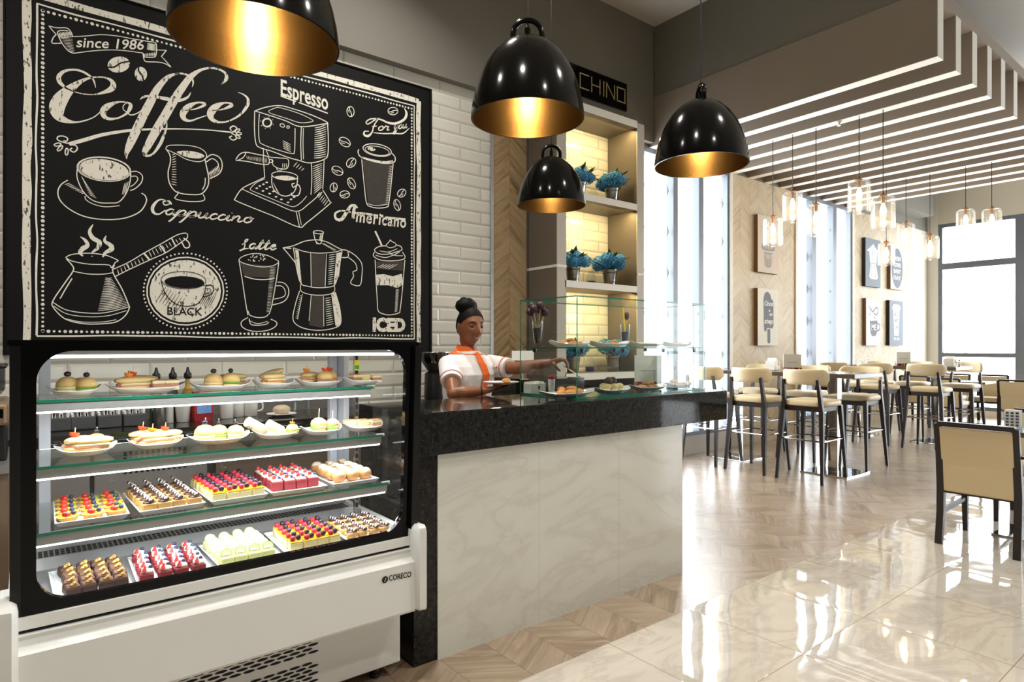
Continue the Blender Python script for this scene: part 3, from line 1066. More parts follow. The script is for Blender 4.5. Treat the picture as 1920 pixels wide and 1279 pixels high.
c.s([(1575, 915), (1600, 900), (1615, 880), (1590, 865), (1565, 880), (1575, 900)], 9).s([(1575, 920), (1605, 935), (1610, 960), (1585, 970), (1560, 950), (1580, 940)], 9)
for x, y, r in ((1620, 900, -35), (1630, 922, 0), (1622, 945, 30)): c.ell(x, y, 20, 9, r, 8)
c.done('flourish_drawing')


def bean(c, x, y, a, b, rot, filled=False, w=6):
    if filled:
        c.ell(x, y, a, b, rot, filled=True, mi=2)
        mi, l = 1, 1
    else:
        c.ell(x, y, a, b, rot, w)
        mi, l = 0, 0
    k, s_ = math.cos(math.radians(rot)), math.sin(math.radians(rot))
    P = [(-a, b * .15), (-a * .4, b * .22), (a * .2, -b * .15), (a, -b * .2)]
    c.s([(x + px * k - py * s_, y + px * s_ + py * k) for px, py in P], 10 if filled else w, mi=mi, lay=l)
    if not filled:
        c.s([(x + px * k - (py + b * .45) * s_, y + px * s_ + (py + b * .45) * k) for px, py in P[1:3]], w * .7)


for T, L in ((T1, [(730, 404, 84, 60, -8, True), (896, 475, 54, 46, 78, True)]), (T2, [(1028, 357, 38, 27, 85, False), (1346, 353, 37, 28, 0, False), (985, 585, 46, 30, 35, False), (1033, 740, 40, 30, -45, False), (930, 800, 45, 30, 30, False), (1036, 895, 44, 26, 65, False), (902, 925, 34, 26, -75, False), (985, 978, 36, 27, 0, False), (1412, 968, 34, 27, -40, False), (1378, 1057, 42, 24, 75, False)])):
    for x, y, a, b, r, f in L:
        c = Chalk(T)
        bean(c, x, y, a, b, r, f)
        c.done('bean_drawing')

# --- cappuccino cup on saucer, milk jug
c = Chalk(T3)
c.ell(550, 135, 165, 68, 8, filled=True, mi=2).ell(550, 132, 180, 80, 6, 6).ell(550, 130, 172, 74, 6, 4)
c.s([(372, 130), (372, 190), (405, 270), (460, 330), (520, 355), (590, 358), (650, 350), (700, 290), (725, 210), (728, 150)], 6)
c.s([(730, 150), (770, 148), (805, 175), (800, 220), (760, 260), (725, 275)], 6).s([(732, 180), (765, 180), (775, 200), (755, 230), (725, 250)], 5)
c.s([(425, 310), (430, 335), (480, 365), (560, 383), (655, 375)], 5)
c.s([(310, 205), (265, 235), (243, 285), (262, 345), (330, 405), (430, 450), (560, 468), (690, 458), (790, 415), (832, 350), (825, 310), (800, 292)], 7)
c.hatch((290, 235), (325, 225), (400, 295), (425, 290), 9, 5).hatch((400, 180), (420, 210), (450, 300), (500, 325), 9, 4).hatch((690, 225), (672, 300), (712, 215), (690, 305), 3, 5)
c.done('cup_drawing')
c = Chalk(T1)
c.fill([(1165, 1060), (1240, 1050), (1330, 1065), (1372, 1090), (1330, 1108), (1240, 1098)], mi=2, smooth=4)
c.s([(1082, 1040), (1095, 1015), (1150, 1008), (1260, 1012), (1340, 1032), (1385, 1070), (1380, 1110), (1330, 1132), (1240, 1115), (1170, 1078), (1120, 1055), (1082, 1040)], 6)
c.T = T3
c.s([(966, 0), (990, 40), (992, 90), (978, 150), (985, 220), (1020, 275), (1070, 295), (1140, 302), (1200, 296), (1240, 250), (1248, 190), (1232, 110), (1222, 60)], 7)
c.s([(1045, 280), (1040, 300), (1022, 325), (1060, 340), (1130, 348), (1200, 345), (1222, 330), (1210, 300)], 6)
c.s([(1228, 60), (1270, 35), (1320, 55), (1338, 105), (1320, 160), (1258, 195)], 7).s([(1232, 85), (1270, 62), (1305, 85), (1308, 120), (1248, 165)], 6)
c.hatch((1005, 40), (1030, 25), (1000, 230), (1035, 240), 13, 5).hatch((1250, 150), (1265, 190), (1310, 105), (1325, 150), 8, 5).s([(1225, 190), (1222, 235), (1205, 270)], 6)
c.done('jug_drawing')
c = Chalk(T3)
c.s([(1000, 368, 9), (985, 345, 9), (945, 350, 8), (958, 372, 8), (990, 358, 6), (940, 335, 8), (905, 345, 12), (875, 385, 20), (880, 420, 18), (915, 432, 10), (960, 405, 6)], n=5)
c.cursive('appuccino', (955, 432), (1535, 492), 38, 9, .35)
c.done('cappuccino_lettering')

# --- long-handled copper pot
c = Chalk(T3)
for P in ([(392, 582), (425, 605), (438, 640), (405, 665), (392, 690), (410, 712)], [(478, 500), (455, 545), (475, 590), (520, 620), (505, 660), (470, 690), (472, 716)], [(565, 575), (555, 610), (595, 640), (600, 665), (560, 690), (542, 718)]):
    c.s([(x, y, 4 + 26 * math.sin(PI * i / 5.2)) for i, (x, y) in enumerate(P)], mi=2)
c.s([(295, 720), (340, 700), (450, 692), (560, 705), (625, 730), (645, 742), (625, 755), (600, 790), (580, 770), (450, 765), (340, 745), (295, 720)], 6)
c.s([(300, 730), (340, 775), (345, 810), (290, 890), (210, 1010), (215, 1055), (270, 1115), (330, 1145), (430, 1163), (540, 1162), (630, 1150), (690, 1110), (718, 1060), (712, 1030), (670, 930), (610, 820), (620, 770)], 7)
c.s([(345, 812), (440, 830), (540, 832), (610, 822)], 6).s([(212, 1020), (300, 1070), (430, 1090), (560, 1088), (715, 1050)], 6).s([(218, 1045), (300, 1095), (430, 1115), (570, 1110), (700, 1075)], 5).s([(280, 1125), (400, 1150), (540, 1150), (632, 1135)], 5)
c.s([(338, 860), (295, 930), (258, 995)], 7).hatch((560, 855), (600, 855), (510, 1075), (710, 1040), 20, 6, curve=6)
c.s([(620, 850), (720, 800), (860, 735), (960, 690), (1050, 630), (1090, 600)], 6).s([(610, 800), (710, 755), (820, 690), (930, 630), (1040, 570), (1100, 560), (1105, 590), (1085, 605)], 6)
c.s([(700, 765), (722, 800)], 6).s([(815, 690), (855, 738)], 12).s([(925, 640), (960, 690)], 10).s([(1000, 590), (1030, 650)], 9).s([(1080, 590), (1115, 620), (1118, 650), (1090, 655), (1070, 620)], 8)
c.hatch((640, 800), (650, 835), (800, 720), (815, 750), 8, 5).hatch((850, 680), (870, 720), (1050, 590), (1065, 610), 10, 5)
c.done('coffee_pot_drawing')

# --- round badge
c = Chalk(T3)
CXB, CYB = 1092, 945
c.ell(CXB, CYB, 238, 208, 0, filled=True, mi=2).ell(CXB, CYB, 256, 226, 0, 9)
for k in range(62):
    a = 2 * PI * k / 62
    c.dot(CXB + 278 * math.cos(a), CYB + 252 * math.sin(a), 6)
c.ell(1085, 885, 132, 40, 2, filled=True, lay=1, mi=1).ell(1080, 872, 150, 58, 2, 4, lay=1, mi=1)
c.s([(930, 870), (950, 940), (985, 995), (1040, 1035), (1110, 1045), (1170, 1030), (1210, 980), (1232, 900)], 5, lay=1, mi=1)
c.s([(1225, 910), (1265, 905), (1282, 935), (1255, 970), (1205, 985)], 6, lay=1, mi=1).s([(1225, 930), (1255, 928), (1258, 950), (1215, 968)], 4, lay=1, mi=1)
c.hatch((900, 1010), (960, 920), (1030, 1090), (1090, 990), 8, 4, mi=1, lay=1).hatch((1180, 1030), (1230, 950), (1250, 1060), (1300, 960), 7, 4, mi=1, lay=1)
c.text('BLACK', (972, 1103), (1205, 1108), 52, 0, .012, 1, 1)
c.done('badge_drawing')

# --- espresso machine with its word
c = Chalk(T2)
c.text('Espresso', (505, 232), (860, 345), 118, 0, .02)
c.s([(505, 240), (620, 282)], 9, sharp=True).s([(640, 288), (858, 370)], 9, sharp=True)
c.done('espresso_lettering')
c = Chalk(T2)
c.s([(312, 352), (390, 325), (500, 312), (610, 340), (730, 380), (845, 432), (858, 455)], 7).s([(312, 352), (420, 385), (540, 425), (660, 470), (858, 445)], 7)
c.s([(310, 352), (308, 480), (318, 590), (345, 625), (440, 655), (560, 700), (650, 725), (700, 740), (760, 738), (830, 715), (858, 680), (862, 560), (856, 450)], 7)
c.s([(345, 372), (340, 470), (345, 575), (375, 605), (470, 640), (590, 672), (608, 650), (612, 560), (612, 480)], 6).s([(660, 470), (655, 600), (660, 720)], 7).s([(675, 480), (672, 600), (676, 715)], 5)
c.s([(415, 350), (470, 328), (510, 330), (640, 370), (735, 415), (740, 432), (650, 440), (540, 405), (430, 370), (415, 350)], 5)
c.ell(403, 440, 34, 32, 0, 8).ell(403, 440, 28, 26, 0, 4).ell(517, 461, 18, 12, 20, 6).ell(560, 473, 10, 9, 0, 6)
for k in range(8): c.dot(403 + 48 * math.cos(k * PI / 4 - .5), 440 + 46 * math.sin(k * PI / 4 - .5), 3)
c.hatch((520, 575), (578, 605), (525, 630), (582, 660), 5, 6).hatch((760, 480), (845, 455), (755, 705), (845, 690), 15, 7, curve=4)
c.s([(375, 630), (378, 740), (385, 850)], 6).s([(735, 745), (738, 860), (732, 980)], 6).s([(830, 720), (825, 850), (820, 940)], 6).hatch((745, 770), (815, 745), (755, 970), (815, 920), 13, 6)
c.s([(168, 715), (200, 675), (245, 662), (330, 678), (400, 692), (418, 715), (410, 752), (340, 748), (250, 730), (168, 722)], 7).s([(245, 665), (225, 700), (185, 722)], 6).hatch((250, 690), (255, 715), (400, 705), (400, 745), 14, 4)
c.s([(418, 720), (440, 715), (445, 735), (420, 740)], 6).s([(395, 640), (415, 690), (440, 700)], 6).s([(440, 700), (500, 705), (560, 715), (555, 780), (500, 785), (450, 760), (440, 720)], 6).s([(475, 775), (480, 795), (510, 795), (515, 780)], 6).hatch((520, 745), (520, 780), (548, 745), (548, 778), 3, 5)
c.fill([(455, 850), (500, 838), (560, 838), (615, 855), (580, 872), (510, 870)], mi=2, smooth=4)
c.ell(535, 838, 98, 30, 6, 6).s([(440, 830), (438, 890), (455, 945), (500, 980), (550, 990), (600, 965), (625, 910), (632, 850)], 7).s([(610, 895), (590, 900), (600, 925), (635, 905), (652, 940), (635, 985), (590, 985), (585, 965)], 8).hatch((450, 890), (460, 915), (470, 945), (495, 970), 5, 5)
c.s([(385, 850), (300, 890), (215, 935), (165, 1005), (170, 1025), (300, 1080), (450, 1140), (640, 1222), (700, 1190), (870, 1050), (872, 1030), (820, 945)], 7).s([(215, 938), (320, 985), (450, 1040), (620, 1105), (720, 1045), (815, 960)], 6).s([(620, 1105), (632, 1160), (645, 1220)], 6).s([(640, 1108), (650, 1160), (660, 1210)], 5)
c.s([(385, 862), (330, 885), (280, 930), (290, 950), (400, 995), (560, 1060), (610, 1068), (660, 1035), (700, 990)], 5).hatch((775, 990), (800, 960), (830, 1065), (862, 1020), 6, 5)
for k, (x, y) in enumerate([(325, 932), (348, 915), (375, 902), (400, 888), (372, 952), (400, 935), (425, 922), (422, 972), (450, 955), (470, 995), (510, 1015), (560, 1037), (582, 1015), (605, 998)]): c.ell(x, y, 10, 6, 0, filled=True)
c.hatch((600, 770), (630, 735), (660, 800), (680, 780), 4, 5)
c.done('espresso_machine_drawing')

# --- takeaway cup
c = Chalk(T2)
c.fill([(1118, 720), (1340, 750), (1310, 1060), (1160, 1050)], mi=3)
c.ell(1228, 645, 108, 44, 10, 7).ell(1228, 650, 92, 32, 10, 5).s([(1090, 640), (1085, 665), (1110, 700), (1200, 730), (1290, 745), (1355, 735), (1362, 700), (1340, 670)], 8).s([(1115, 700), (1200, 722), (1290, 735), (1345, 725)], 12, mi=2)
c.ell(1185, 637, 30, 14, 10, filled=True, mi=2)
c.s([(1112, 715), (1130, 900), (1148, 1040), (1180, 1070), (1240, 1080), (1300, 1072), (1315, 1045), (1335, 880), (1348, 745)], 7).s([(1150, 1045), (1220, 1062), (1310, 1050)], 5).hatch((1318, 770), (1345, 765), (1290, 1040), (1312, 1035), 22, 4)
c.done('takeaway_cup_drawing')
c = Chalk(T2)
c.s([(1240, 405, 6), (1210, 420, 8), (1160, 450, 8), (1145, 435, 8), (1180, 412, 9), (1250, 415, 12), (1310, 440, 16), (1370, 445, 18), (1430, 415, 18), (1448, 370, 20), (1430, 330, 4)], n=5)
c.s([(1235, 415, 7), (1205, 460, 9), (1190, 510, 10), (1160, 540, 18), (1130, 530, 16), (1135, 505, 9), (1165, 505, 7)], n=5).s([(1190, 470), (1225, 465)], 7)
c.cursive('or', (1232, 498), (1318, 498), 32, 8, .2)
c.cursive('you', (1352, 492), (1452, 478), 30, 8, .2)
c.s([(1200, 515, 5), (1280, 522, 9), (1350, 520, 10), (1420, 520, 10), (1470, 480, 4)])
c.done('for_you_lettering')
c = Chalk(T2)
c.s([(1080, 1080, 14), (1060, 1060, 18), (1030, 1065, 20), (1000, 1110, 26), (960, 1165, 26), (920, 1160, 20), (915, 1120, 16), (960, 1100, 12), (1030, 1110, 12)], n=5, mi=2).s([(1060, 1065, 20), (1050, 1120, 26), (1048, 1160, 20)], mi=2).s([(1040, 1115), (1140, 1122), (1235, 1138)], 16, mi=2).s([(1290, 1150), (1440, 1165)], 16, mi=2).dot(1265, 1140, 11, mi=2)
c.text('mericano', (1068, 1182), (1445, 1228), 88, .12, .018, 2, 0, 1.12)
c.done('americano_lettering')

# --- latte glass
c = Chalk(T4)
c.s([(140, 290, 16), (165, 278, 10), (185, 255, 10), (190, 200, 12), (215, 185, 10), (205, 205, 8), (160, 235, 6)], n=5).s([(140, 288, 12), (185, 272, 12), (222, 268, 6)])
c.cursive('atte', (222, 268), (468, 282), 46, 13, .3)
c.done('latte_lettering')
c = Chalk(T4)
c.fill([(150, 400), (470, 430), (455, 535), (180, 520)], mi=3)
c.s([(132, 372), (160, 345), (230, 320), (310, 315), (400, 335), (470, 370), (492, 390), (450, 420), (360, 435), (250, 422), (160, 395), (132, 372)], 7)
for k in range(26): c.dot(240 + random.uniform(-20, 130), 355 + random.uniform(-28, 30), 5)
c.s([(135, 380), (165, 560), (195, 760), (215, 870)], 8).s([(492, 400), (470, 560), (430, 780), (405, 860)], 8).s([(185, 520), (280, 545), (380, 548), (455, 535)], 9)
c.s([(215, 830), (235, 870), (300, 890), (370, 885), (400, 860)], 8).s([(228, 900), (240, 950), (300, 960), (380, 950), (402, 930)], 8).s([(222, 915), (300, 945), (390, 925)], 6)
c.s([(215, 890), (160, 925), (160, 970), (220, 1005), (310, 1016), (410, 1000), (468, 965), (470, 930), (420, 905)], 8)
c.s([(480, 572), (540, 580), (580, 630), (575, 700), (530, 750), (430, 778)], 8).s([(470, 605), (520, 608), (550, 650), (540, 700), (450, 725)], 7).hatch((415, 440), (465, 445), (380, 840), (415, 835), 30, 4)
c.done('latte_glass_drawing')

# --- stove-top pot
c = Chalk(T4)
c.fill([(785, 310), (915, 320), (905, 610), (785, 605)], mi=3).fill([(785, 690), (895, 700), (890, 985), (765, 960)], mi=3)
c.fill([(1020, 310), (1060, 300), (1035, 520), (990, 595)], mi=2).fill([(970, 670), (1005, 665), (1045, 800), (1050, 950), (1010, 970)], mi=2).fill([(640, 280), (668, 285), (690, 560), (665, 520)], mi=2)
c.s([(530, 262), (620, 245), (720, 205), (800, 192), (850, 192), (930, 212), (1010, 255), (1062, 280)], 8).s([(625, 262), (720, 295), (830, 310), (930, 308), (1010, 298), (1062, 282)], 7).s([(530, 262), (580, 320), (645, 400)], 8).s([(540, 262), (605, 268)], 10)
c.s([(625, 265), (650, 430), (690, 580), (760, 610), (850, 622), (950, 615), (1000, 590), (1030, 480), (1062, 290)], 8)
c.ell(850, 122, 46, 14, 3, 7).s([(805, 122), (822, 195), (850, 225), (875, 215), (892, 130)], 8).s([(830, 205), (835, 225), (870, 225)], 7).hatch((865, 140), (885, 150), (855, 185), (878, 190), 8, 5)
for a, b in (((668, 290), (695, 585)), ((780, 308), (785, 610)), ((922, 315), (910, 612)), ((1015, 310), (990, 590))): c.s([a, b], 6, sharp=True)
c.s([(690, 590), (692, 650), (760, 680), (860, 690), (950, 680), (995, 650), (992, 600)], 7)
c.s([(680, 650), (640, 780), (620, 900), (660, 960), (750, 995), (870, 1005), (990, 985), (1050, 940), (1040, 800), (1000, 660)], 8)
for a, b in (((705, 680), (660, 905)), ((785, 690), (765, 920)), ((895, 700), (898, 970)), ((968, 680), (1005, 960))): c.s([a, b], 6, sharp=True)
c.s([(1062, 280), (1110, 290), (1115, 345), (1062, 350)], 8).s([(1118, 290), (1190, 340), (1240, 410), (1240, 520), (1220, 602), (1140, 582), (1165, 520), (1160, 480), (1195, 460), (1180, 400), (1120, 350)], 8)
c.hatch((945, 330), (1005, 320), (935, 590), (980, 580), 14, 7).hatch((910, 720), (960, 710), (920, 960), (985, 945), 13, 7).hatch((880, 225), (910, 228), (980, 285), (1010, 280), 9, 5).hatch((680, 690), (702, 700), (645, 890), (670, 905), 12, 5)
c.done('stovetop_pot_drawing')

# --- iced drink
c = Chalk(T4)
c.s([(1360, 112), (1390, 175), (1422, 248)], 18)
c.s([(1498, 190), (1480, 215), (1460, 240), (1490, 262), (1540, 250), (1545, 225), (1510, 205), (1498, 190)], 7).s([(1460, 245), (1400, 250), (1355, 280), (1390, 315), (1470, 320), (1550, 300), (1600, 280), (1590, 250), (1545, 235)], 8).s([(1355, 300), (1345, 335), (1400, 370), (1500, 380), (1600, 370), (1630, 345), (1605, 300)], 8).s([(1365, 330), (1450, 350), (1520, 330), (1580, 300)], 7).s([(1400, 290), (1480, 300), (1560, 270)], 6).s([(1480, 300), (1530, 330), (1610, 335)], 6)
c.fill([(1365, 505), (1440, 500), (1520, 520), (1600, 495), (1612, 590), (1560, 625), (1480, 600), (1372, 600)], mi=2).fill([(1365, 385), (1620, 385), (1610, 470), (1368, 450)], mi=3)
c.s([(1360, 370), (1368, 560), (1380, 740), (1388, 830), (1440, 860), (1500, 866), (1570, 850), (1585, 820), (1605, 640), (1628, 370)], 8).hatch((1545, 640), (1575, 640), (1535, 840), (1560, 830), 20, 5).hatch((1380, 440), (1440, 410), (1500, 460), (1590, 410), 6, 6)
c.text('ICED', (1338, 1010), (1632, 1012), 112, 0, .06, 2)
c.done('iced_drink_drawing')

# ---------------------------------------------------------------- pendant lamps
def gold_mat():
    t = NT('brushed_gold_lining')
    o = t.obj()
    f = t.noise(t.mapping(o, (4, 4, 160)), 1.0, 2)
    c = t.mix(f, srgb(104, 78, 42), srgb(122, 94, 54))
    return t.bsdf(c, .26, 1.0)


M['gold'] = gold_mat()
M['bulb'] = emit('warm_bulb', (1.0, .78, .42), 16.0)
M['lamp_black'] = plain('lamp_black_lacquer', srgb(9, 8, 7), .13, 0, .1, 10, Specular_IOR_Level=.25)


def lamp(name, loc, power, color=(1.0, .78, .45), r=.035):
    l = bpy.data.lights.new(name, 'POINT')
    l.energy = power
    l.color = color
    l.shadow_soft_size = r
    o = bpy.data.objects.new(name, l)
    COL.objects.link(o)
    o.location = loc
    return o


def dome_lamp(u, d, z, label):
    p = RIGHT * ((u - CX) / FPX * d) + FWD * d
    t = empty('dome_pendant_lamp', (p.x, p.y, z), 0, label, 'pendant lamp', 'black dome pendant lamps over the counter')
    out = [(.25, 0), (.249, .02), (.243, .065), (.232, .115), (.215, .17), (.19, .225), (.157, .275), (.115, .318), (.07, .345), (.03, .355), (.0005, .357)]
    inn = [(max(r - .006, .0004), min(z_, .35) if r > .02 else .349) for r, z_ in out]
    seg = 48
    MB().lathe(out, seg=seg, cap0=False, cap1=False).lathe([(.25, 0), (.244, .0)], seg=seg, cap0=False, cap1=False).build('lamp_shade', M['lamp_black'], t, smooth=1.2)
    MB().lathe(inn, seg=seg, cap0=False, cap1=False).build('gold_lining', M['gold'], t, smooth=1.2)
    pts = [(x, 0, .345 + zz) for x, zz in ((-.062, 0), (-.064, .03), (-.056, .062), (-.032, .086), (0, .094), (.032, .086), (.056, .062), (.064, .03), (.062, 0))]
    a = math.atan2(RIGHT.y, RIGHT.x) + (0 if u != 1314 else PI / 2)
    R3 = Matrix.Rotation(a, 4, 'Z')
    MB().tube([R3 @ Vector(q) for q in catmull(pts, 3)], .0125, 10).build('loop_handle', M['lamp_black'], t, smooth=True)
    MB().lathe([(.012, .35), (.014, .40), (.008, .405), (.006, .42)], seg=12).build('cord_grip', M['lamp_black'], t, smooth=True)
    MB().tube([(0, 0, .40), (0, 0, ZC - z - .02)], .0035, 6).build('cord', M['black_plastic'], t)
    MB().lathe([(.055, -.025), (.06, 0)], (0, 0, ZC - z - .001), 20).build('ceiling_rose', M['lamp_black'], t)
    MB().lathe([(.018, .345), (.024, .30), (.024, .235)], seg=14).build('bulb_socket', M['black_plastic'], t, smooth=True)
    MB().ball((0, 0, .185), (.033, .033, .05), 14, 10).build('bulb', M['bulb'], t, smooth=2.0)
    lamp('pendant_glow', (p.x, p.y, z + .105), 6, (1.0, .80, .50), .03)
    return t


dome_lamp(481, 1.95, 2.30, 'black dome pendant lamp with gold lining hanging before the chalkboard')
dome_lamp(989, 2.76, 2.354, 'black dome pendant lamp with looped handle above the left half of the worktop')
dome_lamp(1034, 4.57, 2.38, 'small looking black dome lamp hanging by the flower shelves, behind the other domes')
dome_lamp(1314, 3.40, 2.334, 'black dome pendant lamp hanging in front of the first tall window')

M['ribbed_glass'] = thin_glass('ribbed_lamp_glass', (.95, .94, .92), 1.0, .10, False, .12, .05)
M['bronze'] = plain('aged_bronze', srgb(150, 104, 60), .35, .85, .08, 40)
M['small_bulb'] = emit('small_warm_bulb', (1.0, .76, .42), 9.0)


def glass_lamp_proto():
    t = empty('glass_pendant_lamp', (0, 0, 0))
    m = MB()
    seg = 40
    prof = [(.103, 0), (.1065, .012), (.1065, .26), (.102, .292), (.088, .312), (.06, .318), (.034, .318)]
    rings = []
    for r, z in prof:
        rings.append([((r * (1 - (.012 if k % 2 else 0))) * math.cos(2 * PI * k / seg), (r * (1 - (.012 if k % 2 else 0))) * math.sin(2 * PI * k / seg), z) for k in range(seg)])
    m.loft(rings, cap=False)
    m.build('glass_shade', M['ribbed_glass'], t, smooth=1.2)
    MB().lathe([(.036, .314), (.04, .326), (.03, .334), (.012, .338), (.009, .36)], seg=16).build('cap', M['bronze'], t, smooth=True)
    MB().lathe([(.016, .312), (.02, .30), (.018, .25)], seg=12).build('bulb_socket', M['bronze'], t, smooth=True)
    MB().lathe([(.010, .25), (.018, .225), (.028, .19), (.03, .165), (.022, .138), (.006, .128)], seg=14).build('bulb', M['small_bulb'], t, smooth=2.0)
    return t


GL = [(1446, 6.63, 3.71, 2.49, 'cylinder glass pendant lamp hanging before the cupcake canvas, over the front high table'),
      (1483, 6.63, 3.49, 2.727, 'cylinder glass pendant hanging higher, just right of the lamp before the cupcake canvas'),
      (1527, 6.63, 3.23, 2.54, 'cylinder glass pendant washed out against the bright second window'),
      (1608, 6.63, 2.80, 2.71, 'cylinder glass pendant hanging above the second window edge, left of the largest looking glass lamp'),
      (1653, 6.63, 2.57, 2.51, 'largest looking cylinder glass pendant, at the near end of the front high table'),
      (1697, 9.60, 3.43, 2.74, 'cylinder glass pendant hanging before the oval lettered canvas'),
      (1660, 9.60, 3.67, 2.505, 'lowest cylinder glass pendant, hanging by the coffee pot canvas'),
      (1742, 9.60, 3.14, 2.53, 'cylinder glass pendant hanging by the edge of the far window'),
      (1809, 9.60, 2.73, 2.81, 'cylinder glass pendant half lost against the top of the far window'),
      (1858, 9.60, 2.45, 2.77, 'cylinder glass pendant of which mostly the cap shows, before the far window')]
proto = None
for u, x, y, z, lab in GL:
    y = x / (lambda q: q.x / q.y)(ray(u, 650))
    if proto is None:
        proto = o = glass_lamp_proto()
        o.location = (x + .035, y, z)
        tag(o, lab, 'pendant lamp', 'glass pendant lamps over the high tables')
    else:
        o = copy_tree(proto, None, (x + .035, y, z), 0, lab)
cord_mesh = None
for o in [o for o in COL.objects if o.name.startswith('glass_pendant_lamp')]:
    h = SLZ - o.location.z
    MB().tube([(0, 0, .35), (0, 0, h)], .004, 6).build('cord', M['black_plastic'], o)
    if not o.get('category'): o['category'] = 'pendant lamp'
    lamp('glass_lamp_glow', Vector(o.location) + Vector((0, 0, .11)), 5, (1.0, .75, .42), .03)

# ---------------------------------------------------------------- high tables, bar stools
M['cream'] = plain('cream_leather', srgb(222, 205, 170), .42, 0, .03, 60, .05)
M['tan'] = plain('tan_leather', srgb(204, 184, 146), .42, 0, .03, 60, .05)  # the cream leather in a darker tone, for the armchair backrests
M['dark_wood'] = plain('dark_wenge_wood', srgb(34, 25, 23), .38, 0, .18, 18)
M['table_top'] = plain('dark_table_laminate', srgb(74, 62, 54), .16, 0, .1, 12)


def high_table(x0, x1, y0, y1, label, ys):
    cx, cy = (x0 + x1) / 2, (y0 + y1) / 2
    t = empty('high_table', (cx, cy, 0), 0, label, 'table', 'long high tables')
    part(MB().box(x0, x1, y0, y1, 1.028, 1.072, .003), 'table_top', M['table_top'], t)
    for y in ys:
        b = part(MB().box(cx - .275, cx + .275, y - .245, y + .245, .0, .014, .003), 'base_plate', M['chrome'], t)
        part(MB().box(cx - .05, cx + .05, y - .05, y + .05, .014, 1.028, .004), 'column', M['chrome'], t)
    return t


high_table(6.545, 7.21, 2.79, 4.72, 'long dark high table with two chrome bases between the first two stool rows', (3.135, 4.30))
high_table(9.84, 10.51, 2.90, 4.72, 'long dark high table standing further back beneath the rear glass pendants', (3.24, 4.32))


def bar_stool():
    t = empty('bar_stool', (0, 0, 0))
    m = MB()
    ring = lambda k, z: [(.02 + (.225 * k) * (abs(math.cos(a)) ** .45) * (1 if math.cos(a) > 0 else -1), (.222 * k) * (abs(math.sin(a)) ** .45) * (1 if math.sin(a) > 0 else -1), z) for a in [2 * PI * (q + .5) / 32 for q in range(32)]]
    m.loft([ring(.95, .752), ring(1.0, .762), ring(1.0, .79), ring(.96, .806), ring(.85, .814), ring(.5, .818)])
    m.build('seat', M['cream'], t, smooth=1.0)
    MB().box(-.185, .21, -.19, .19, .70, .752, .006).build('seat_frame', M['dark_wood'], t)
    # curved backrest swept round the sitter
    rings = []
    for i in range(19):
        a = -1 + 2 * i / 18
        ang = PI + a * 1.02
        cx, cy = .055 + .315 * math.cos(ang), .262 * math.sin(ang)
        e = max(0.0, abs(a) - .78) / .22
        hh = .078 * (math.sqrt(max(0, 1 - e * e * .75)))
        tt = .024 * (math.sqrt(max(0.02, 1 - e * e * .6)))
        n = Vector((math.cos(ang), math.sin(ang), 0))
        zc = 1.045
        rr = []
        for k in range(12):
            b = 2 * PI * (k + .5) / 12
            sx, sz = (abs(math.cos(b)) ** .5) * (1 if math.cos(b) > 0 else -1), (abs(math.sin(b)) ** .5) * (1 if math.sin(b) > 0 else -1)
            rr.append(Vector((cx, cy, zc)) + n * (tt * sx) + Vector((0, 0, hh * sz)))
        rings.append(rr)
    MB().loft(rings).build('backrest', M['cream'], t, smooth=1.0)
    for s in (-1, 1):
        m = MB()
        m.bar((-.262, .232 * s, 0), (-.196, .196 * s, .70), .026, .026, (0, 1, 0), .040, .044)
        m.bar((-.196, .196 * s, .70), (-.198, .186 * s, .80), .040, .044, (0, 1, 0), .036, .036)
        m.bar((-.198, .186 * s, .80), (-.232, .172 * s, 1.02), .036, .036, (0, 1, 0), .026, .026)
        m.build('leg', M['dark_wood'], t)
        m = MB().bar((.262, .228 * s, 0), (.205, .19 * s, .752), .024, .024, (0, 1, 0), .040, .042)
        m.build('leg', M['dark_wood'], t)
    k = (.42 / .70)
    rx, fx_, ry = -.262 + .066 * k, .262 - .057 * .56, .232 - .036 * k
    q = [(rx, -ry, .415), (fx_, -ry, .415), (fx_, ry, .415), (rx, ry, .415), (rx, -ry, .415)]
    m = MB()
    for a, b in zip(q, q[1:]): m.tube([a, b], .008, 8)
    m.build('footrest', M['chrome'], t, smooth=True)
    return t


SG = 'cream bar stools at the high tables'
STOOLS = [(6.37, 3.135, 0, 'cream bar stool on the counter side of the front high table, nearest the marble'),
          (6.37, 3.735, 0, 'middle cream bar stool on the counter side of the front high table'),
          (6.37, 4.315, 0, 'cream bar stool half hidden behind the glass case and worktop end'),
          (7.46, 3.17, PI, 'cream bar stool across the front high table, facing the counter, at its near end'),
          (7.50, 3.76, PI, 'middle cream bar stool across the front high table, facing the counter'),
          (7.50, 4.40, PI, 'cream bar stool across the front high table, nearest the pale herringbone pier'),
          (9.50, 3.10, 0, 'cream bar stool on the near side of the rear high table, closest to the camera'),
          (9.52, 3.74, 0, 'middle cream bar stool on the near side of the rear high table'),
          (9.55, 4.33, 0, 'cream bar stool on the near side of the rear high table, by the second window'),
          (10.78, 3.12, PI, 'cream bar stool across the rear high table with its back to the far window'),
          (10.78, 3.74, PI, 'middle cream bar stool across the rear high table'),
          (10.78, 4.25, PI, 'cream bar stool across the rear high table, nearest the hanging canvases')]
proto = None
for x, y, a, lab in STOOLS:
    if proto is None:
        proto = bar_stool()
        proto.location = (x, y, 0)
        tag(proto, lab, 'bar stool', SG)
    else:
        copy_tree(proto, None, (x, y, 0), a, lab)


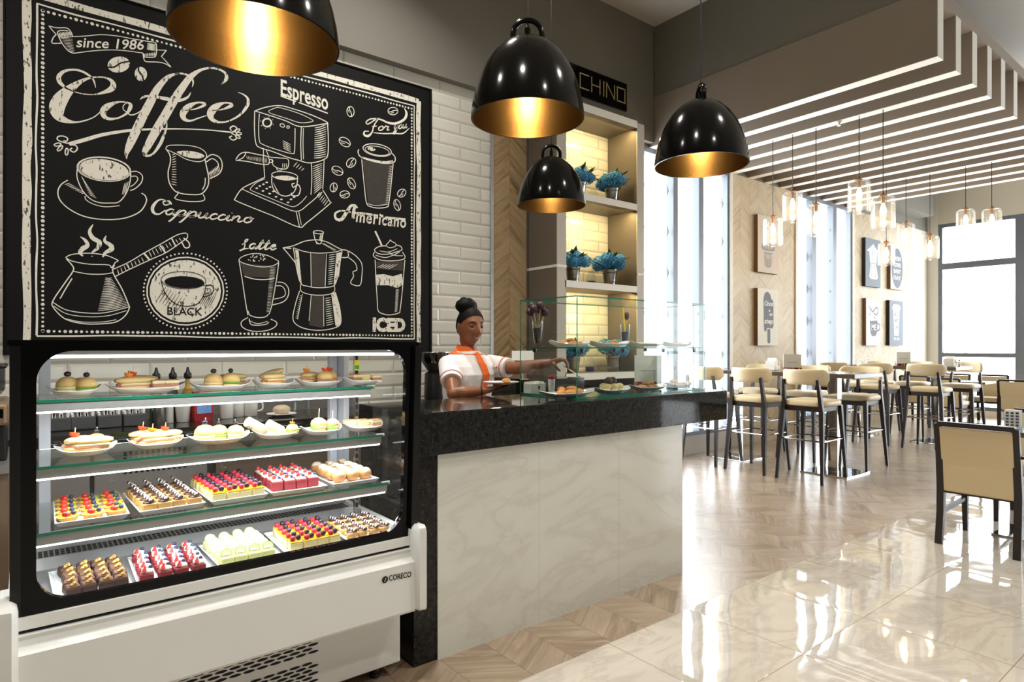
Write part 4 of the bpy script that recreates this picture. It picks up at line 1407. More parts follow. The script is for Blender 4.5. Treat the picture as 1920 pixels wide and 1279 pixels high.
# ---------------------------------------------------------------- armchairs and low tables
def armchair():
    t = empty('armchair', (0, 0, 0))
    m = MB().box(-.20, .235, -.212, .212, .375, .455, .02)
    m.build('seat', M['cream'], t, smooth=.9)
    def bk(z): return -.232 - .075 * max(0, (z - .40) / .43) ** 1.3      # the back leans
    ring = lambda w, z, th: [(bk(z) + dx, yy, z) for dx, yy in ((-th, -w), (th, -w), (th, w), (-th, w))]
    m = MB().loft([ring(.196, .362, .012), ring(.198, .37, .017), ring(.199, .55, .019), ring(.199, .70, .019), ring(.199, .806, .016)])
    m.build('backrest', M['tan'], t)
    for s in (-1, 1):
        m = MB()
        pts = [(-.275, .215 * s, 0), (-.238, .213 * s, .22), (bk(.40), .214 * s, .40), (bk(.62), .212 * s, .62), (bk(.83), .212 * s, .828)]
        for a, b, w, w2 in zip(pts, pts[1:], (.03, .042, .044, .034), (.042, .044, .034, .026)): m.bar(a, b, .042, w, (1, 0, 0), .042, w2)
        m.build('leg', M['dark_wood'], t)
        m = MB().bar((.235, .205 * s, 0), (.222, .205 * s, .40), .028, .028, (1, 0, 0), .042, .042).bar((.222, .205 * s, .40), (.232, .222 * s, .635), .042, .042, (1, 0, 0), .03, .034)
        m.build('leg', M['dark_wood'], t)
        pts = catmull([(bk(.62) + .01, .226 * s, .645), (-.12, .236 * s, .648), (.05, .236 * s, .645), (.20, .228 * s, .642), (.262, .224 * s, .638)], 4)
        MB().tube(pts, .023, 6, flat=.55).build('armrest', M['dark_wood'], t, smooth=True)
        MB().bar((-.235, .21 * s, .21), (.225, .205 * s, .24), .022, .026).build('stretcher', M['dark_wood'], t)
    MB().bar((bk(.825), -.212, .826), (bk(.825), .212, .826), .04, .032, (0, 0, 1)).build('top_rail', M['dark_wood'], t)
    MB().box(-.215, .225, -.20, .20, .345, .378).build('seat_frame', M['dark_wood'], t)
    return t


AG = 'cream armchairs with dark wood frames'
ARM = [(5.225, 1.345, 0, 'cream backed armchair nearest the camera, standing on the polished marble with its back turned'),
       (6.17, 1.28, PI, 'armchair mostly hidden behind the nearest armchair, facing it across the small table'),
       (12.30, 2.76, 0, 'cream armchair seen from behind at the right edge, before the far window'),
       (12.15, 3.66, 0, 'cream armchair seen from behind, showing between the rear bar stools'),
       (12.65, 4.27, 0, 'cream armchair seen from behind, lowest left among those beyond the rear high table'),
       (13.60, 3.52, PI, 'cream armchair facing the room, its seat and dark arm in view by the far window'),
       (13.62, 4.10, PI, 'cream armchair in the far corner, nearly covered by the armchairs before it')]
proto = None
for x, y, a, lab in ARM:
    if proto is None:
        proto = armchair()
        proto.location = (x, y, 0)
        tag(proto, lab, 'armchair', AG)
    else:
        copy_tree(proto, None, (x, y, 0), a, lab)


def low_table(x, y, sx, sy, label):
    t = empty('low_table', (x, y, 0), 0, label, 'table', 'low dining tables')
    part(MB().box(x - sx / 2, x + sx / 2, y - sy / 2, y + sy / 2, .715, .75, .003), 'table_top', M['table_top'], t)
    part(MB().box(x - .035, x + .035, y - .035, y + .035, .012, .715, .004), 'column', M['chrome'], t)
    part(MB().box(x - .2, x + .2, y - .2, y + .2, 0, .012, .003), 'base_plate', M['chrome'], t)


low_table(5.675, 1.20, .39, .50, 'small low table tucked between the two nearest armchairs')
low_table(12.97, 3.62, .6, .6, 'low table among the armchairs before the far window')
low_table(13.1, 2.70, .6, .6, 'low table beside the armchair at the right edge')

# ---------------------------------------------------------------- things on the tables
M['paper'] = plain('white_card', srgb(238, 237, 232), .6, 0, .02, 20)
M['stripe'] = [plain('stripe_purple', srgb(74, 40, 84), .5), plain('stripe_orange', srgb(214, 120, 40), .5), plain('stripe_red', srgb(150, 36, 40), .5), plain('stripe_yellow', srgb(226, 186, 70), .5)]
M['grey_print'] = plain('grey_print', srgb(150, 150, 148), .6)


def menu_stand(x, y, z, label, w=.21, h=.19):
    """a white card with a band of colour along its foot, facing the counter"""
    rz = math.atan2(FWD.y, FWD.x)
    t = empty('menu_card', (x, y, z), rz, label, 'menu card', 'white menu cards with a coloured foot band')
    m = MB().box(-.006, .006, -w / 2, w / 2, .0, h).build('card', M['paper'], t)
    m = MB()
    n = 12
    for k in range(n):
        m.mat(k * 7 % 4 if k % 3 else 0).box(-.0075, .0075, -w / 2 + w * k / n, -w / 2 + w * (k + 1) / n, .001, .034)
    m.build('colour_band', M['stripe'], t)
    MB().box(-.0072, -.006, -w * .28, w * .28, h * .5, h * .52).build('printed_line', M['grey_print'], t)
    MB().bar((0, 0, .003), (.05, 0, .003), .12, .006).build('foot', M['paper'], t)


menu_stand(7.04, 3.69, 1.072, 'white menu card standing on the front high table')
menu_stand(10.02, 3.60, 1.072, 'white menu card standing on the rear high table', .2, .2)
M['clear_plastic'] = thin_glass('clear_plastic', (.94, .96, .96), .8, .03, False, .05)


def napkin_box(x, y, z, label):
    t = empty('napkin_holder', (x, y, z), 0, label, 'napkin holder')
    MB().box(-.05, .05, -.06, .06, 0, .05, .006).box(-.05, -.042, -.06, .06, .05, .11).box(.042, .05, -.06, .06, .05, .11).build('holder', M['white_paint'], t)
    MB().loft([[(s * a, b, c_) for s, b, c_ in ((-1, -.05, h), (1, -.05, h), (1, .05, h), (-1, .05, h))] for a, h in ((.03, .05), (.035, .10), (.012, .145))]).build('napkins', M['paper'], t)


napkin_box(6.98, 3.90, 1.072, 'white napkin holder beside the menu card on the front high table')
napkin_box(10.1, 3.05, 1.072, 'white napkin holder on the rear high table, near the far window edge')


def shaker(x, y, z, label, grp=None):
    t = empty('salt_shaker', (x, y, z), 0, label, 'shaker', grp)
    MB().lathe([(.02, 0), (.022, .01), (.018, .06), (.016, .075)], seg=12).build('glass_body', M['clear_plastic'], t, smooth=True)
    MB().lathe([(.016, .002), (.0175, .008), (.0165, .045)], seg=10).build('salt', M['paper'], t, smooth=True)
    MB().lathe([(.018, .074), (.018, .09), (.010, .10)], seg=12).build('lid', M['chrome'], t, smooth=True)


for k, (x, y) in enumerate(((10.06, 4.18), (10.12, 4.12))):
    shaker(x, y, 1.072, 'glass shaker with chrome lid on the rear high table, before the second pale pier', 'shakers by the canvases')
for k, (x, y) in enumerate(((10.2, 2.97), (10.27, 3.0))):
    shaker(x, y, 1.072, 'glass shaker with chrome lid on the rear high table, against the far window frame', 'shakers by the far window')
# packet holder on the nearest low table
t = empty('sugar_caddy', (5.72, 1.33, .75), 0, 'clear caddy of navy and white patterned sachets behind the nearest armchair', 'sugar caddy')
MB().box(-.04, .04, -.05, .05, 0, .008).box(-.042, -.038, -.05, .05, 0, .11).box(.038, .042, -.05, .05, 0, .11).build('caddy', M['clear_plastic'], t)
NAVY = plain('navy_print', srgb(30, 38, 92), .5)
for k in range(5):
    m = MB().box(-.034 + k * .014, -.024 + k * .014, -.045, .045, .009, .135)
    m.mat(1)
    for r in range(5):
        for q in range(3):
            m.box(-.0345 + k * .014, -.0235 + k * .014, -.04 + q * .029, -.022 + q * .029, .02 + r * .022, .034 + r * .022)
    m.build('sachet', [M['paper'], NAVY], t)

# sprinkler under the third slat
q = atZ(1573, 224, SLZ)
t = empty('sprinkler_head', (6.66, q.y * 6.66 / q.x, SLZ - .045), 0, 'small white sprinkler head under a ceiling slat, above the glass lamps', 'sprinkler')
MB().lathe([(.010, .012), (.012, .02), (.030, .038), (.032, .0445)], seg=14).build('body', M['white_paint'], t, smooth=.9)
MB().lathe([(.016, 0), (.016, .003)], seg=12).lathe([(.003, .003), (.003, .013)], seg=8).build('deflector', M['chrome'], t)

# ---------------------------------------------------------------- shelf niche, sign, flower pots
M['taupe'] = plain('taupe_lacquer', srgb(108, 98, 86), .5, 0, .02, 5)
M['taupe_light'] = plain('light_taupe_lacquer', srgb(186, 178, 165), .5, 0, .02, 5)
UX0, UX1, UY = 3.955, 5.20, 4.345
su = empty('shelf_unit', (4.58, 4.56, 0), 0, 'tall built-in taupe shelf niche with warm lit shelves of blue flower pots', 'shelf unit')
part(MB().box(UX0, UX0 + .10, UY + .01, 4.765, 0, 3.72), 'side_panel', M['taupe'], su)
part(MB().box(UX1 - .11, UX1, UY + .01, 4.765, 0, 3.72), 'side_panel', M['taupe'], su)
part(MB().box(UX0, UX0 + .115, UY, UY + .01, 0, 3.70), 'front_post', M['taupe_light'], su)
part(MB().box(UX1 - .112, UX1, UY, UY + .01, 0, 3.70), 'front_post', M['taupe_light'], su)
part(MB().box(UX0 - .003, UX0 + .117, UY - .003, 4.765, 2.10, 2.125), 'edge_strip', M['white_paint'], su)
part(MB().box(UX1 - .112, UX1 + .003, UY - .003, UY + .01, 2.10, 2.125), 'edge_strip', M['white_paint'], su)
s_ = part(MB().box(UX0 + .10, UX1 - .11, UY + .004, 4.765, 3.645, 3.72), 'top_panel', M['taupe'], su)
part(MB().box(UX0 + .10, UX1 - .11, UY, UY + .004, 3.645, 3.72), 'front_edge', M['white_paint'], s_)
SH = [2.846, 1.983, 1.090]
for z in SH:
    s_ = part(MB().box(UX0 + .10, UX1 - .11, UY + .004, 4.765, z - .066, z), 'shelf', M['taupe'], su)
    part(MB().box(UX0 + .10, UX1 - .11, UY, UY + .004, z - .066, z), 'front_edge', M['white_paint'], s_)
part(MB().box(UX0 + .10, UX1 - .11, UY + .02, 4.765, 0.0, .94), 'base_cabinet', M['taupe'], su)
for z in (3.645, SH[0] - .066, SH[1] - .066):
    area('niche_light', ((UX0 + UX1) / 2, UY + .05, z - .012), (0, .35, -1), UX1 - UX0 - .3, .025, 9, (1.0, .76, .36))

sg = empty('wall_sign', (5.0, 4.68, 3.98), 0, 'black sign with thin gold capital letters above the flower shelves', 'sign')
s0, s1 = atY(1000, 95, 4.675), atY(1174.5, 160, 4.675)
part(MB().box(s0.x, s1.x, 4.668, 4.689, 3.965, 4.265), 'sign_board', M['black_gloss'], sg)
M['gold_letter'] = plain('pale_gold_letter', srgb(214, 196, 152), .35, .3, .04, 20)
m = MB()
lx = s1.x - .035
STRK = {'C': [(1, 1), (.0, 1), (.0, 0), (1, 0)], 'H': [[(0, 0), (0, 1)], [(1, 0), (1, 1)], [(0, .5), (1, .5)]], 'I': [(.5, 0), (.5, 1)], 'N': [(0, 0), (0, 1), (1, 0), (1, 1)], 'O': [(0, 0), (0, 1), (1, 1), (1, 0), (0, 0)], 'A': [[(0, 0), (.5, 1), (1, 0)], [(.2, .35), (.8, .35)]]}
wl, gp, hl, zb_ = .125, .044, .150, 4.045
for ch in reversed('ACHINO'):
    w_ = .0 if ch == 'I' else wl
    x0 = lx - w_
    L = STRK[ch] if isinstance(STRK[ch][0], list) else [STRK[ch]]
    for l in L:
        for a, b in zip(l, l[1:]):
            pa = Vector((x0 + a[0] * w_, 4.6655, zb_ + a[1] * hl))
            pb = Vector((x0 + b[0] * w_, 4.6655, zb_ + b[1] * hl))
            dv = (pb - pa).normalized() * .007
            m.bar(pa - dv, pb + dv, .011, .005, (0, 1, 0))
    lx = x0 - gp - (.014 if ch == 'I' else 0)
part(m, 'lettering', M['gold_letter'], sg)

M['petal'] = plain('blue_petal', srgb(58, 138, 188), .7, 0, .35, 60)
M['leaf'] = plain('dark_leaf', srgb(64, 92, 34), .6, 0, .3, 40)
M['zinc'] = plain('zinc_bucket', srgb(150, 152, 152), .22, 1.0, .08, 25)
M['soil'] = plain('soil', srgb(40, 30, 24), .9)


def flower_pot():
    t = empty('hydrangea_pot', (0, 0, 0))
    m = MB().lathe([(.050, .002), (.052, 0), (.068, .135), (.073, .14), (.073, .148), (.066, .148), (.05, .02)], seg=24, cap1=True)
    for z in (.03, .115): m.lathe([(.052 + .118 * z, z), (.056 + .118 * z, z + .003), (.053 + .118 * z, z + .006)], seg=24, cap0=False, cap1=False)
    m.build('bucket', M['zinc'], t, smooth=.8)
    MB().lathe([(.066, .125), (.0005, .135)], seg=16, cap0=False, cap1=False).build('soil', M['soil'], t)
    rnd = random.Random(3)
    m = MB()
    for cx, cy, cz, r in ((-.10, -.02, .20, .075), (.10, -.01, .205, .078), (0, -.03, .235, .082), (-.05, .06, .235, .07), (.06, .06, .24, .07), (-.03, -.075, .18, .06), (.055, -.08, .185, .06)):
        for i in range(72):
            zz = 1 - 1.75 * (i + .5) / 72
            a = i * 2.39996
            q = math.sqrt(1 - zz * zz)
            n = Vector((q * math.cos(a), q * math.sin(a), zz)).normalized()
            p = Vector((cx, cy, cz)) + Vector((n.x * r, n.y * r, n.z * r * .8)) * rnd.uniform(.9, 1.08)
            u = n.orthogonal().normalized()
            u = Quaternion(n, rnd.uniform(0, 6)) @ u
            v = n.cross(u)
            s = rnd.uniform(.014, .02)
            for k in range(4):
                d = u * math.cos(k * PI / 2) + v * math.sin(k * PI / 2)
                e = n.cross(d)
                m.add([p, p + d * s * .6 + e * s * .45 + n * .004, p + d * s + n * rnd.uniform(-.001, .006), p + d * s * .6 - e * s * .45 + n * .004], [(0, 1, 2, 3)])
    m.build('blossom', M['petal'], t, fix=False)
    m = MB()
    for k in range(16):
        a = k * 2.4
        r0 = .05 + .03 * (k % 3)
        p = Vector((r0 * math.cos(a), r0 * math.sin(a), .16 + .03 * (k % 4)))
        d = Vector((math.cos(a), math.sin(a), .5 if k % 3 else 1.6)).normalized()
        w = d.cross(Vector((0, 0, 1))).normalized()
        m.add([p, p + d * .05 + w * .022, p + d * .11 + Vector((0, 0, -.008)), p + d * .05 - w * .022, p + d * .055 + Vector((0, 0, .006))], [(0, 1, 4), (1, 2, 4), (2, 3, 4), (3, 0, 4)])
    m.build('leaves', M['leaf'], t, fix=False)
    return t


FG = 'zinc pots of blue hydrangeas in the shelf niche'
proto = None
for z, L in ((SH[0], [(1086, 'blue hydrangea in a zinc pot on the top shelf, partly behind a dome lamp', 1.0), (1147, 'blue hydrangea in a zinc pot at the right end of the top shelf', 1.06)]),
             (SH[1], [(1074, 'blue hydrangea in a zinc pot at the left end of the middle shelf', 1.06), (1143, 'blue hydrangea in a zinc pot at the right end of the middle shelf', 1.12)]),
             (SH[2], [(1074, 'blue hydrangea pot on the lowest shelf, seen through the glass case at its left', 1.06), (1150, 'blue hydrangea pot on the lowest shelf, seen through the glass case at its right', 1.12)])):
    for k, (u, lab, s) in enumerate(L):
        r = ray(u, 650)
        loc = (r.x / r.y * 4.50, 4.50, z)
        if proto is None:
            proto = flower_pot()
            proto.location = loc
            tag(proto, lab, 'flower pot', FG)
            proto.scale = (s, s, s)
        else:
            copy_tree(proto, None, loc, (u * 7 + z * 3) % 6, lab, None, s * 1.0)
M['navy_glass'] = plain('navy_pebbles', srgb(34, 42, 110), .3, 0, .4, 120)
for z, u, lab in ((SH[0], 1113, 'small glass jar of navy pebbles between the pots on the top shelf'), (SH[1], 1108, 'small glass jar of navy pebbles between the pots on the middle shelf'), (SH[2], 1106, 'glass jar of navy pebbles on the lowest shelf behind the glass case')):
    r = ray(u, 650)
    t = empty('pebble_jar', (r.x / r.y * 4.62, 4.62, z), 0, lab, 'jar', 'pebble jars in the shelf niche')
    MB().lathe([(.045, 0), (.05, .01), (.05, .11), (.03, .135), (.032, .16)], seg=20, cap1=False).build('glass', M['clear_plastic'], t, smooth=.9)
    MB().lathe([(.043, .004), (.046, .012), (.046, .05), (.0005, .056)], seg=20).build('pebbles', M['navy_glass'], t, smooth=.9)

# ---------------------------------------------------------------- canvases on the pale piers
M['canvas_white'] = plain('cream_canvas', srgb(238, 234, 222), .7, 0, .02, 40)
M['canvas_grey'] = plain('blue_grey_canvas', srgb(132, 142, 154), .7, 0, .03, 40)
M['canvas_pink'] = plain('blush_canvas', srgb(222, 206, 190), .7, 0, .03, 40)
M['canvas_edge'] = plain('brown_canvas_edge', srgb(120, 86, 62), .7, 0, .06, 20)
M['dark_edge'] = plain('dark_canvas_edge', srgb(40, 34, 34), .7, 0, .06, 20)
M['ink_grey'] = plain('grey_ink', srgb(128, 134, 144), .8, 0, .05, 60)


class Pic:
    """canvas whose front lies at y; drawing in unit coordinates, x right, z up"""
    def __init__(self, u0, u1, v0, v1, face, edge, label):
        self.y = 4.71
        a, b = atY(u0, v0, self.y), atY(u1, v1, self.y)
        self.x0, self.x1 = a.x, b.x
        self.z1, self.z0 = atY((u0 + u1) / 2, v0 + (v1 - v0) * .015, self.y).z, atY((u0 + u1) / 2, v1, self.y).z
        self.t = empty('wall_canvas', ((a.x + b.x) / 2, self.y + .03, self.z0), 0, label, 'picture', 'canvases on the pale piers')
        part(MB().box(self.x0, self.x1, self.y + .002, 4.768, self.z0, self.z1), 'canvas_side', edge, self.t)
        part(MB().box(self.x0, self.x1, self.y, self.y + .002, self.z0, self.z1), 'canvas', face, self.t)
        self.mb = MB()
        self.k = 0

    def P(self, x, z):
        return (self.x0 + (self.x1 - self.x0) * x, self.z0 + (self.z1 - self.z0) * z)

    def fill(self, pts, mi=0, smooth=0, lay=0):
        if smooth: pts = catmull(pts, smooth, True)
        v = [self.P(*p) for p in pts]
        self.k += 1
        y = self.y - .001 - lay * .001 - self.k * 2e-5
        self.mb.mat(mi).add([(x, y, z) for x, z in v], [tuple(t) for t in tessellate_polygon([[Vector((x, z, 0)) for x, z in v]])])
        return self

    def line(self, pts, w=.03, mi=0, lay=0, n=4):
        d = catmull(pts, n) if len(pts) > 2 else pts
        v = [self.P(*p) for p in d]
        W = w * (self.x1 - self.x0)
        self.k += 1
        y = self.y - .001 - lay * .001 - self.k * 2e-5
        L = []
        for i, (x, z) in enumerate(v):
            a, b = v[max(0, i - 1)], v[min(len(v) - 1, i + 1)]
            k = math.hypot(b[0] - a[0], b[1] - a[1]) or 1
            nx, nz = -(b[1] - a[1]) / k * W / 2, (b[0] - a[0]) / k * W / 2
            L += [(x + nx, y, z + nz), (x - nx, y, z - nz)]
        self.mb.mat(mi).add(L, [(2 * i, 2 * i + 1, 2 * i + 3, 2 * i + 2) for i in range(len(v) - 1)])
        return self

    def word(self, s, x0, x1, z, h, mi=1, lay=1, shear=.2, bold=.03):
        a, b = self.P(x0, z), self.P(x1, z)
        y = self.y - .001 - lay * .001
        self.mb.mat(mi)
        lettering(self.mb, s, (a[0], y, a[1]), (b[0], y, b[1]), (0, 0, h * (self.z1 - self.z0)), shear, bold)
        return self

    def done(self, name, mats):
        part(self.mb, name, mats, self.t, fix=False)


p = Pic(1421, 1459, 404, 512, M['canvas_pink'], M['canvas_edge'], 'blush canvas with a lettered cupcake drawing, upper one on the first pale pier')
p.fill([(.30, .36), (.70, .36), (.66, .12), (.5, .09), (.34, .12)], 0).fill([(.22, .40), (.78, .40), (.80, .5), (.7, .6), (.62, .72), (.5, .82), (.38, .72), (.3, .6), (.2, .5)], 0, 3)
for k in range(7): p.line([(.33 + k * .057, .345), (.36 + k * .047, .12)], .015, 1, 1)
for z, s in ((.43, 'LIFE IS'), (.53, 'TOO'), (.62, 'SHORT'), (.25, 'TREAT')): p.word(s, .3, .7, z, .07, 1, 1, 0)
p.done('cupcake_drawing', [M['grey_print'], M['canvas_pink']])
p = Pic(1421, 1459, 540, 648, M['canvas_white'], M['canvas_edge'], 'white canvas with a grey lettered ice lolly drawing, lower one on the first pale pier')
p.fill([(.28, .40), (.27, .82), (.33, .92), (.48, .95), (.6, .9), (.66, .82), (.74, .8), (.76, .72), (.76, .34), (.70, .30), (.44, .31), (.38, .24), (.30, .26)], 0)
p.fill([(.46, .29), (.60, .29), (.60, .06), (.53, .03), (.46, .06)], 0)
p.word('Once', .31, .73, .70, .085).word('a', .52, .60, .60, .05).word('at', .55, .72, .53, .055).word('step', .30, .73, .39, .085)
p.done('ice_lolly_drawing', [M['ink_grey'], M['canvas_white']])
p = Pic(1623, 1651, 447, 538, M['canvas_grey'], M['dark_edge'], 'grey canvas with a white coffee pot drawing, upper left on the second pale pier')
p.fill([(.28, .50), (.72, .50), (.78, .78), (.62, .84), (.5, .9), (.36, .84), (.08, .74), (.24, .72)], 0).fill([(.32, .49), (.68, .49), (.82, .2), (.7, .16), (.34, .16), (.24, .2)], 0).line([(.74, .76), (.92, .74), (.92, .5)], .06, 0)
p.line([(.44, .5), (.42, .8)], .02, 1, 1).line([(.58, .5), (.6, .8)], .02, 1, 1).line([(.4, .48), (.34, .17)], .02, 1, 1).line([(.6, .48), (.66, .17)], .02, 1, 1)
p.done('coffee_pot_drawing', [M['paper'], M['canvas_grey']])
p = Pic(1670, 1694, 462, 543, M['canvas_white'], M['canvas_edge'], 'white canvas with a grey lettered oval, upper right on the second pale pier')
p.fill([(.5 + .44 * math.cos(a), .5 + .47 * math.sin(a)) for a in [2 * PI * k / 24 for k in range(24)]], 0)
for k, s in enumerate(('FRESH', 'COFFEE', 'EVERY', 'DAY')): p.word(s, .22, .78, .68 - k * .15, .09, 1, 1, 0)
p.done('oval_lettering', [M['ink_grey'], M['canvas_white']])
p = Pic(1624, 1651, 559, 648, M['canvas_white'], M['canvas_edge'], 'white canvas with a grey mug drawing, lower left on the second pale pier')
p.fill([(.25, .52), (.78, .54), (.74, .26), (.62, .2), (.4, .2), (.3, .26)], 0).line([(.78, .48), (.94, .44), (.9, .34), (.75, .32)], .05, 0)
p.line([(.3, .8), (.45, .72), (.7, .82), (.85, .76), (.7, .66), (.5, .70)], .04, 0).line([(.2, .84), (.3, .72), (.22, .64)], .03, 0).line([(.55, .62), (.6, .58)], .05, 0)
p.word('ME', .36, .68, .33, .12, 1, 1, 0)
p.done('mug_drawing', [M['ink_grey'], M['canvas_white']])
p = Pic(1668, 1693, 563, 648, M['canvas_grey'], M['dark_edge'], 'grey canvas with a white takeaway cup drawing, lower right on the second pale pier')
p.fill([(.22, .80), (.78, .80), (.82, .86), (.74, .88), (.70, .92), (.3, .92), (.26, .88), (.18, .86)], 0).fill([(.26, .79), (.74, .79), (.66, .22), (.34, .22)], 0)
for k, s in enumerate(('BUT', 'FIRST', 'COFFEE')): p.word(s, .35, .65, .66 - k * .15, .08, 1, 1, 0)
p.word('TO GO', .28, .72, .12, .06, 0, 1, 0)
p.done('takeaway_cup_drawing', [M['paper'], M['canvas_grey']])

# ---------------------------------------------------------------- back bar seen through the fridge and behind the counter
M['back_black'] = plain('black_polished_top', srgb(26, 24, 22), .08, 0, .2, 30)
bc = empty('back_counter', (1.45, 4.45, 0), 0, 'long low back counter with a shiny black top against the tiled wall', 'counter')
part(MB().box(-.3, 3.30, 4.12, 4.765, .83, .87, .003), 'top', M['back_black'], bc)
M['steel_door'] = plain('steel_cupboard_door', srgb(158, 156, 154), .32, .7, .04, 30)
part(MB().box(-.3, 3.30, 4.20, 4.765, .10, .83), 'body', plain('dark_cupboard', srgb(40, 37, 36), .5), bc)
part(MB().box(-.3, 3.30, 4.26, 4.765, .0, .10), 'plinth', M['black_plastic'], bc)
for x0 in (-.28, .32):
    d = part(MB().box(x0, x0 + .58, 4.18, 4.20, .12, .80, .003), 'door', M['steel_door'], bc)
m = MB()
for zz in (.24, .62):
    for r in range(4):
        for k in range(12): m.box(.46 + k * .028, .476 + k * .028, 4.178, 4.1805, zz + r * .035, zz + .024 + r * .035)
part(m, 'vent_slots', M['dark_slot'], d)
for x0 in (.95, 1.72, 2.5): part(MB().box(x0, x0 + .74, 4.18, 4.20, .12, .80, .003), 'door', plain('brown_door', srgb(96, 84, 74), .4), bc)
sp = tag(MB().box(-.3, 2.1, 4.74, 4.766, .87, 1.02).build('splashback', M['steel_door']), 'steel splashback strip along the tiled wall behind the back counter', 'splashback')

sc_ = empty('side_cabinet', (-.5, 3.85, 0), 0, 'brown cabinet at the left edge behind the display fridge, under the coffee machine', 'cabinet')
part(MB().box(-1.0, -.045, 3.50, 4.10, .28, .80), 'body', plain('brown_cabinet', srgb(124, 104, 84), .5), sc_)
part(MB().box(-1.0, -.045, 3.56, 4.10, 0, .28), 'plinth', M['black_plastic'], sc_)
part(MB().box(-1.02, -.035, 3.48, 4.10, .80, .84), 'top', M['steel_door'], sc_)
cm = empty('coffee_machine', (-.3, 3.8, .84), 0, 'coffee machine with a green display cut off by the left edge of the photo', 'coffee machine')
part(MB().box(-.6, -.05, 3.6, 4.08, .84, 1.00, .01), 'base', M['black_plastic'], cm)
hd = part(MB().box(-.6, -.045, 3.55, 4.08, 1.00, 1.10, .015), 'control_head', plain('bronze_panel', srgb(150, 128, 100), .35, .5), cm)
part(MB().box(-.2, -.062, 3.546, 3.551, 1.035, 1.075), 'bezel', M['black_gloss'], hd)
part(MB().box(-.2, -.075, 3.5445, 3.546, 1.055, 1.07), 'display', emit('green_display', (.55, .9, .08), 1.2), hd)
bl = empty('bean_hopper', (-.2, 3.8, 1.10), 0, 'smoky clear bean hopper on top of the coffee machine at the left edge', 'hopper')
MB().loft([[(s * a, b * c_, z) for s, b in ((-1, -.12), (1, -.12), (1, .12), (-1, .12))] for a, c_, z in ((.10, .8, 0), (.14, 1, .05), (.14, 1, .15))]).build('hopper_body', thin_glass('smoky_plastic', (.35, .36, .4), 1, .05, False, .12), bl)
MB().box(-.15, .15, -.13, .13, .15, .17, .01).build('lid', M['black_plastic'], bl)


def bpos(u, y=4.5):
    r = ray(u, 650)
    return (r.x / r.y * y, y, .871)


M['green_bottle'] = plain('green_bottle', srgb(36, 92, 30), .15, 0, .1, 20)
M['dark_bottle'] = plain('dark_bottle', srgb(26, 18, 20), .15, 0, .1, 20)
M['gold_bottle'] = plain('golden_syrup', srgb(190, 150, 60), .15, 0, .1, 20)
M['red_label'] = plain('red_label', srgb(160, 24, 36), .5)
for u, mt, lab, col in ((293, M['green_bottle'], M['red_label'], 'green syrup bottle with red neck and black pourer behind the fridge'), (324, M['dark_bottle'], M['dark_bottle'], 'dark syrup bottle with black pourer behind the fridge'), (352, M['gold_bottle'], M['gold_bottle'], 'golden syrup bottle with black pourer behind the fridge')):
    x, y, z = bpos(u, 4.55)
    t = empty('syrup_bottle', (x, y, z), 0, col, 'bottle', 'syrup bottles behind the fridge')
    MB().lathe([(.034, 0), (.037, .008), (.037, .16), (.03, .19), (.015, .22), (.0145, .27)], seg=18).build('glass', mt, t, smooth=.9)
    MB().lathe([(.0155, .215), (.0155, .262)], seg=14, cap0=False, cap1=False).build('neck_label', lab, t, smooth=True)
    MB().lathe([(.017, .268), (.024, .275), (.024, .30), (.012, .315), (.006, .345)], seg=14).build('pourer', M['black_plastic'], t, smooth=.9)
M['ceramic'] = plain('white_ceramic', srgb(236, 235, 230), .2, 0, .02, 10)


def mug(u, y, r, h, lab, taper=.85, handle=False, mat='ceramic'):
    x, y, z = bpos(u, y)
    t = empty('mug' if handle else 'paper_cup', (x, y, z), 0, lab, 'mug' if handle else 'cup')
    MB().lathe([(r * taper, 0), (r * taper + .002, .003), (r, h), (r - .004, h), (r * taper - .003, .008)], seg=20).build('body', M[mat], t, smooth=.9)
    if handle: MB().tube(catmull([(r * .95, 0, h * .8), (r + .03, 0, h * .75), (r + .032, 0, h * .35), (r * .9, 0, h * .25)], 4), .006, 8).build('handle', M[mat], t, smooth=True)
    return t


mug(343, 4.42, .048, .13, 'white tapered cup before the red coffee bag behind the fridge', .72)
mug(318, 4.42, .022, .14, 'narrow white beaker left of the tapered cup behind the fridge', .95)
mug(296, 4.40, .035, .15, 'tall steel beaker behind the fridge, left of the white beakers', .95, mat='steel')
mug(425, 4.46, .042, .10, 'white printed mug behind the fridge, left of two plain mugs', .95)
mug(447, 4.52, .036, .10, 'plain white mug in the middle of three behind the fridge', .95)
mug(470, 4.52, .046, .115, 'large white mug with its handle turned right behind the fridge', .95, True)
x, y, z = bpos(378, 4.42)
t = empty('coffee_bag', (x, y, z), .2, 'red and blue printed coffee bag on the back counter behind the fridge', 'bag')
MB().loft([[(sx * a, sy * b, zz) for sx, sy in ((-1, -1), (1, -1), (1, 1), (-1, 1))] for a, b, zz in ((.055, .035, 0), (.06, .04, .05), (.058, .03, .14), (.056, .006, .19))]).build('bag', M['red_label'], t)
MB().add([(-.045, -.042, .05), (.045, -.042, .05), (.045, -.034, .13), (-.045, -.034, .13)], [(0, 1, 2, 3)]).build('printed_panel', plain('blue_print', srgb(110, 150, 210), .5, 0, .5, 90), t, fix=False)
x, y, z = bpos(528, 4.4)
t = empty('tart_plate', (x, y, z), 0, 'plate with a wrapped cake on the back counter, seen through the fridge', 'plate')
MB().lathe([(.06, 0), (.10, .015), (.098, .018), (.05, .006)], seg=24).build('plate', M['ceramic'], t, smooth=.9)
MB().ball((0, 0, .04), (.06, .05, .035), 12, 8, jit=.08).build('cake', plain('wrapped_cake', srgb(200, 180, 150), .5), t, smooth=2.0)
x, y, z = bpos(566, 4.3)
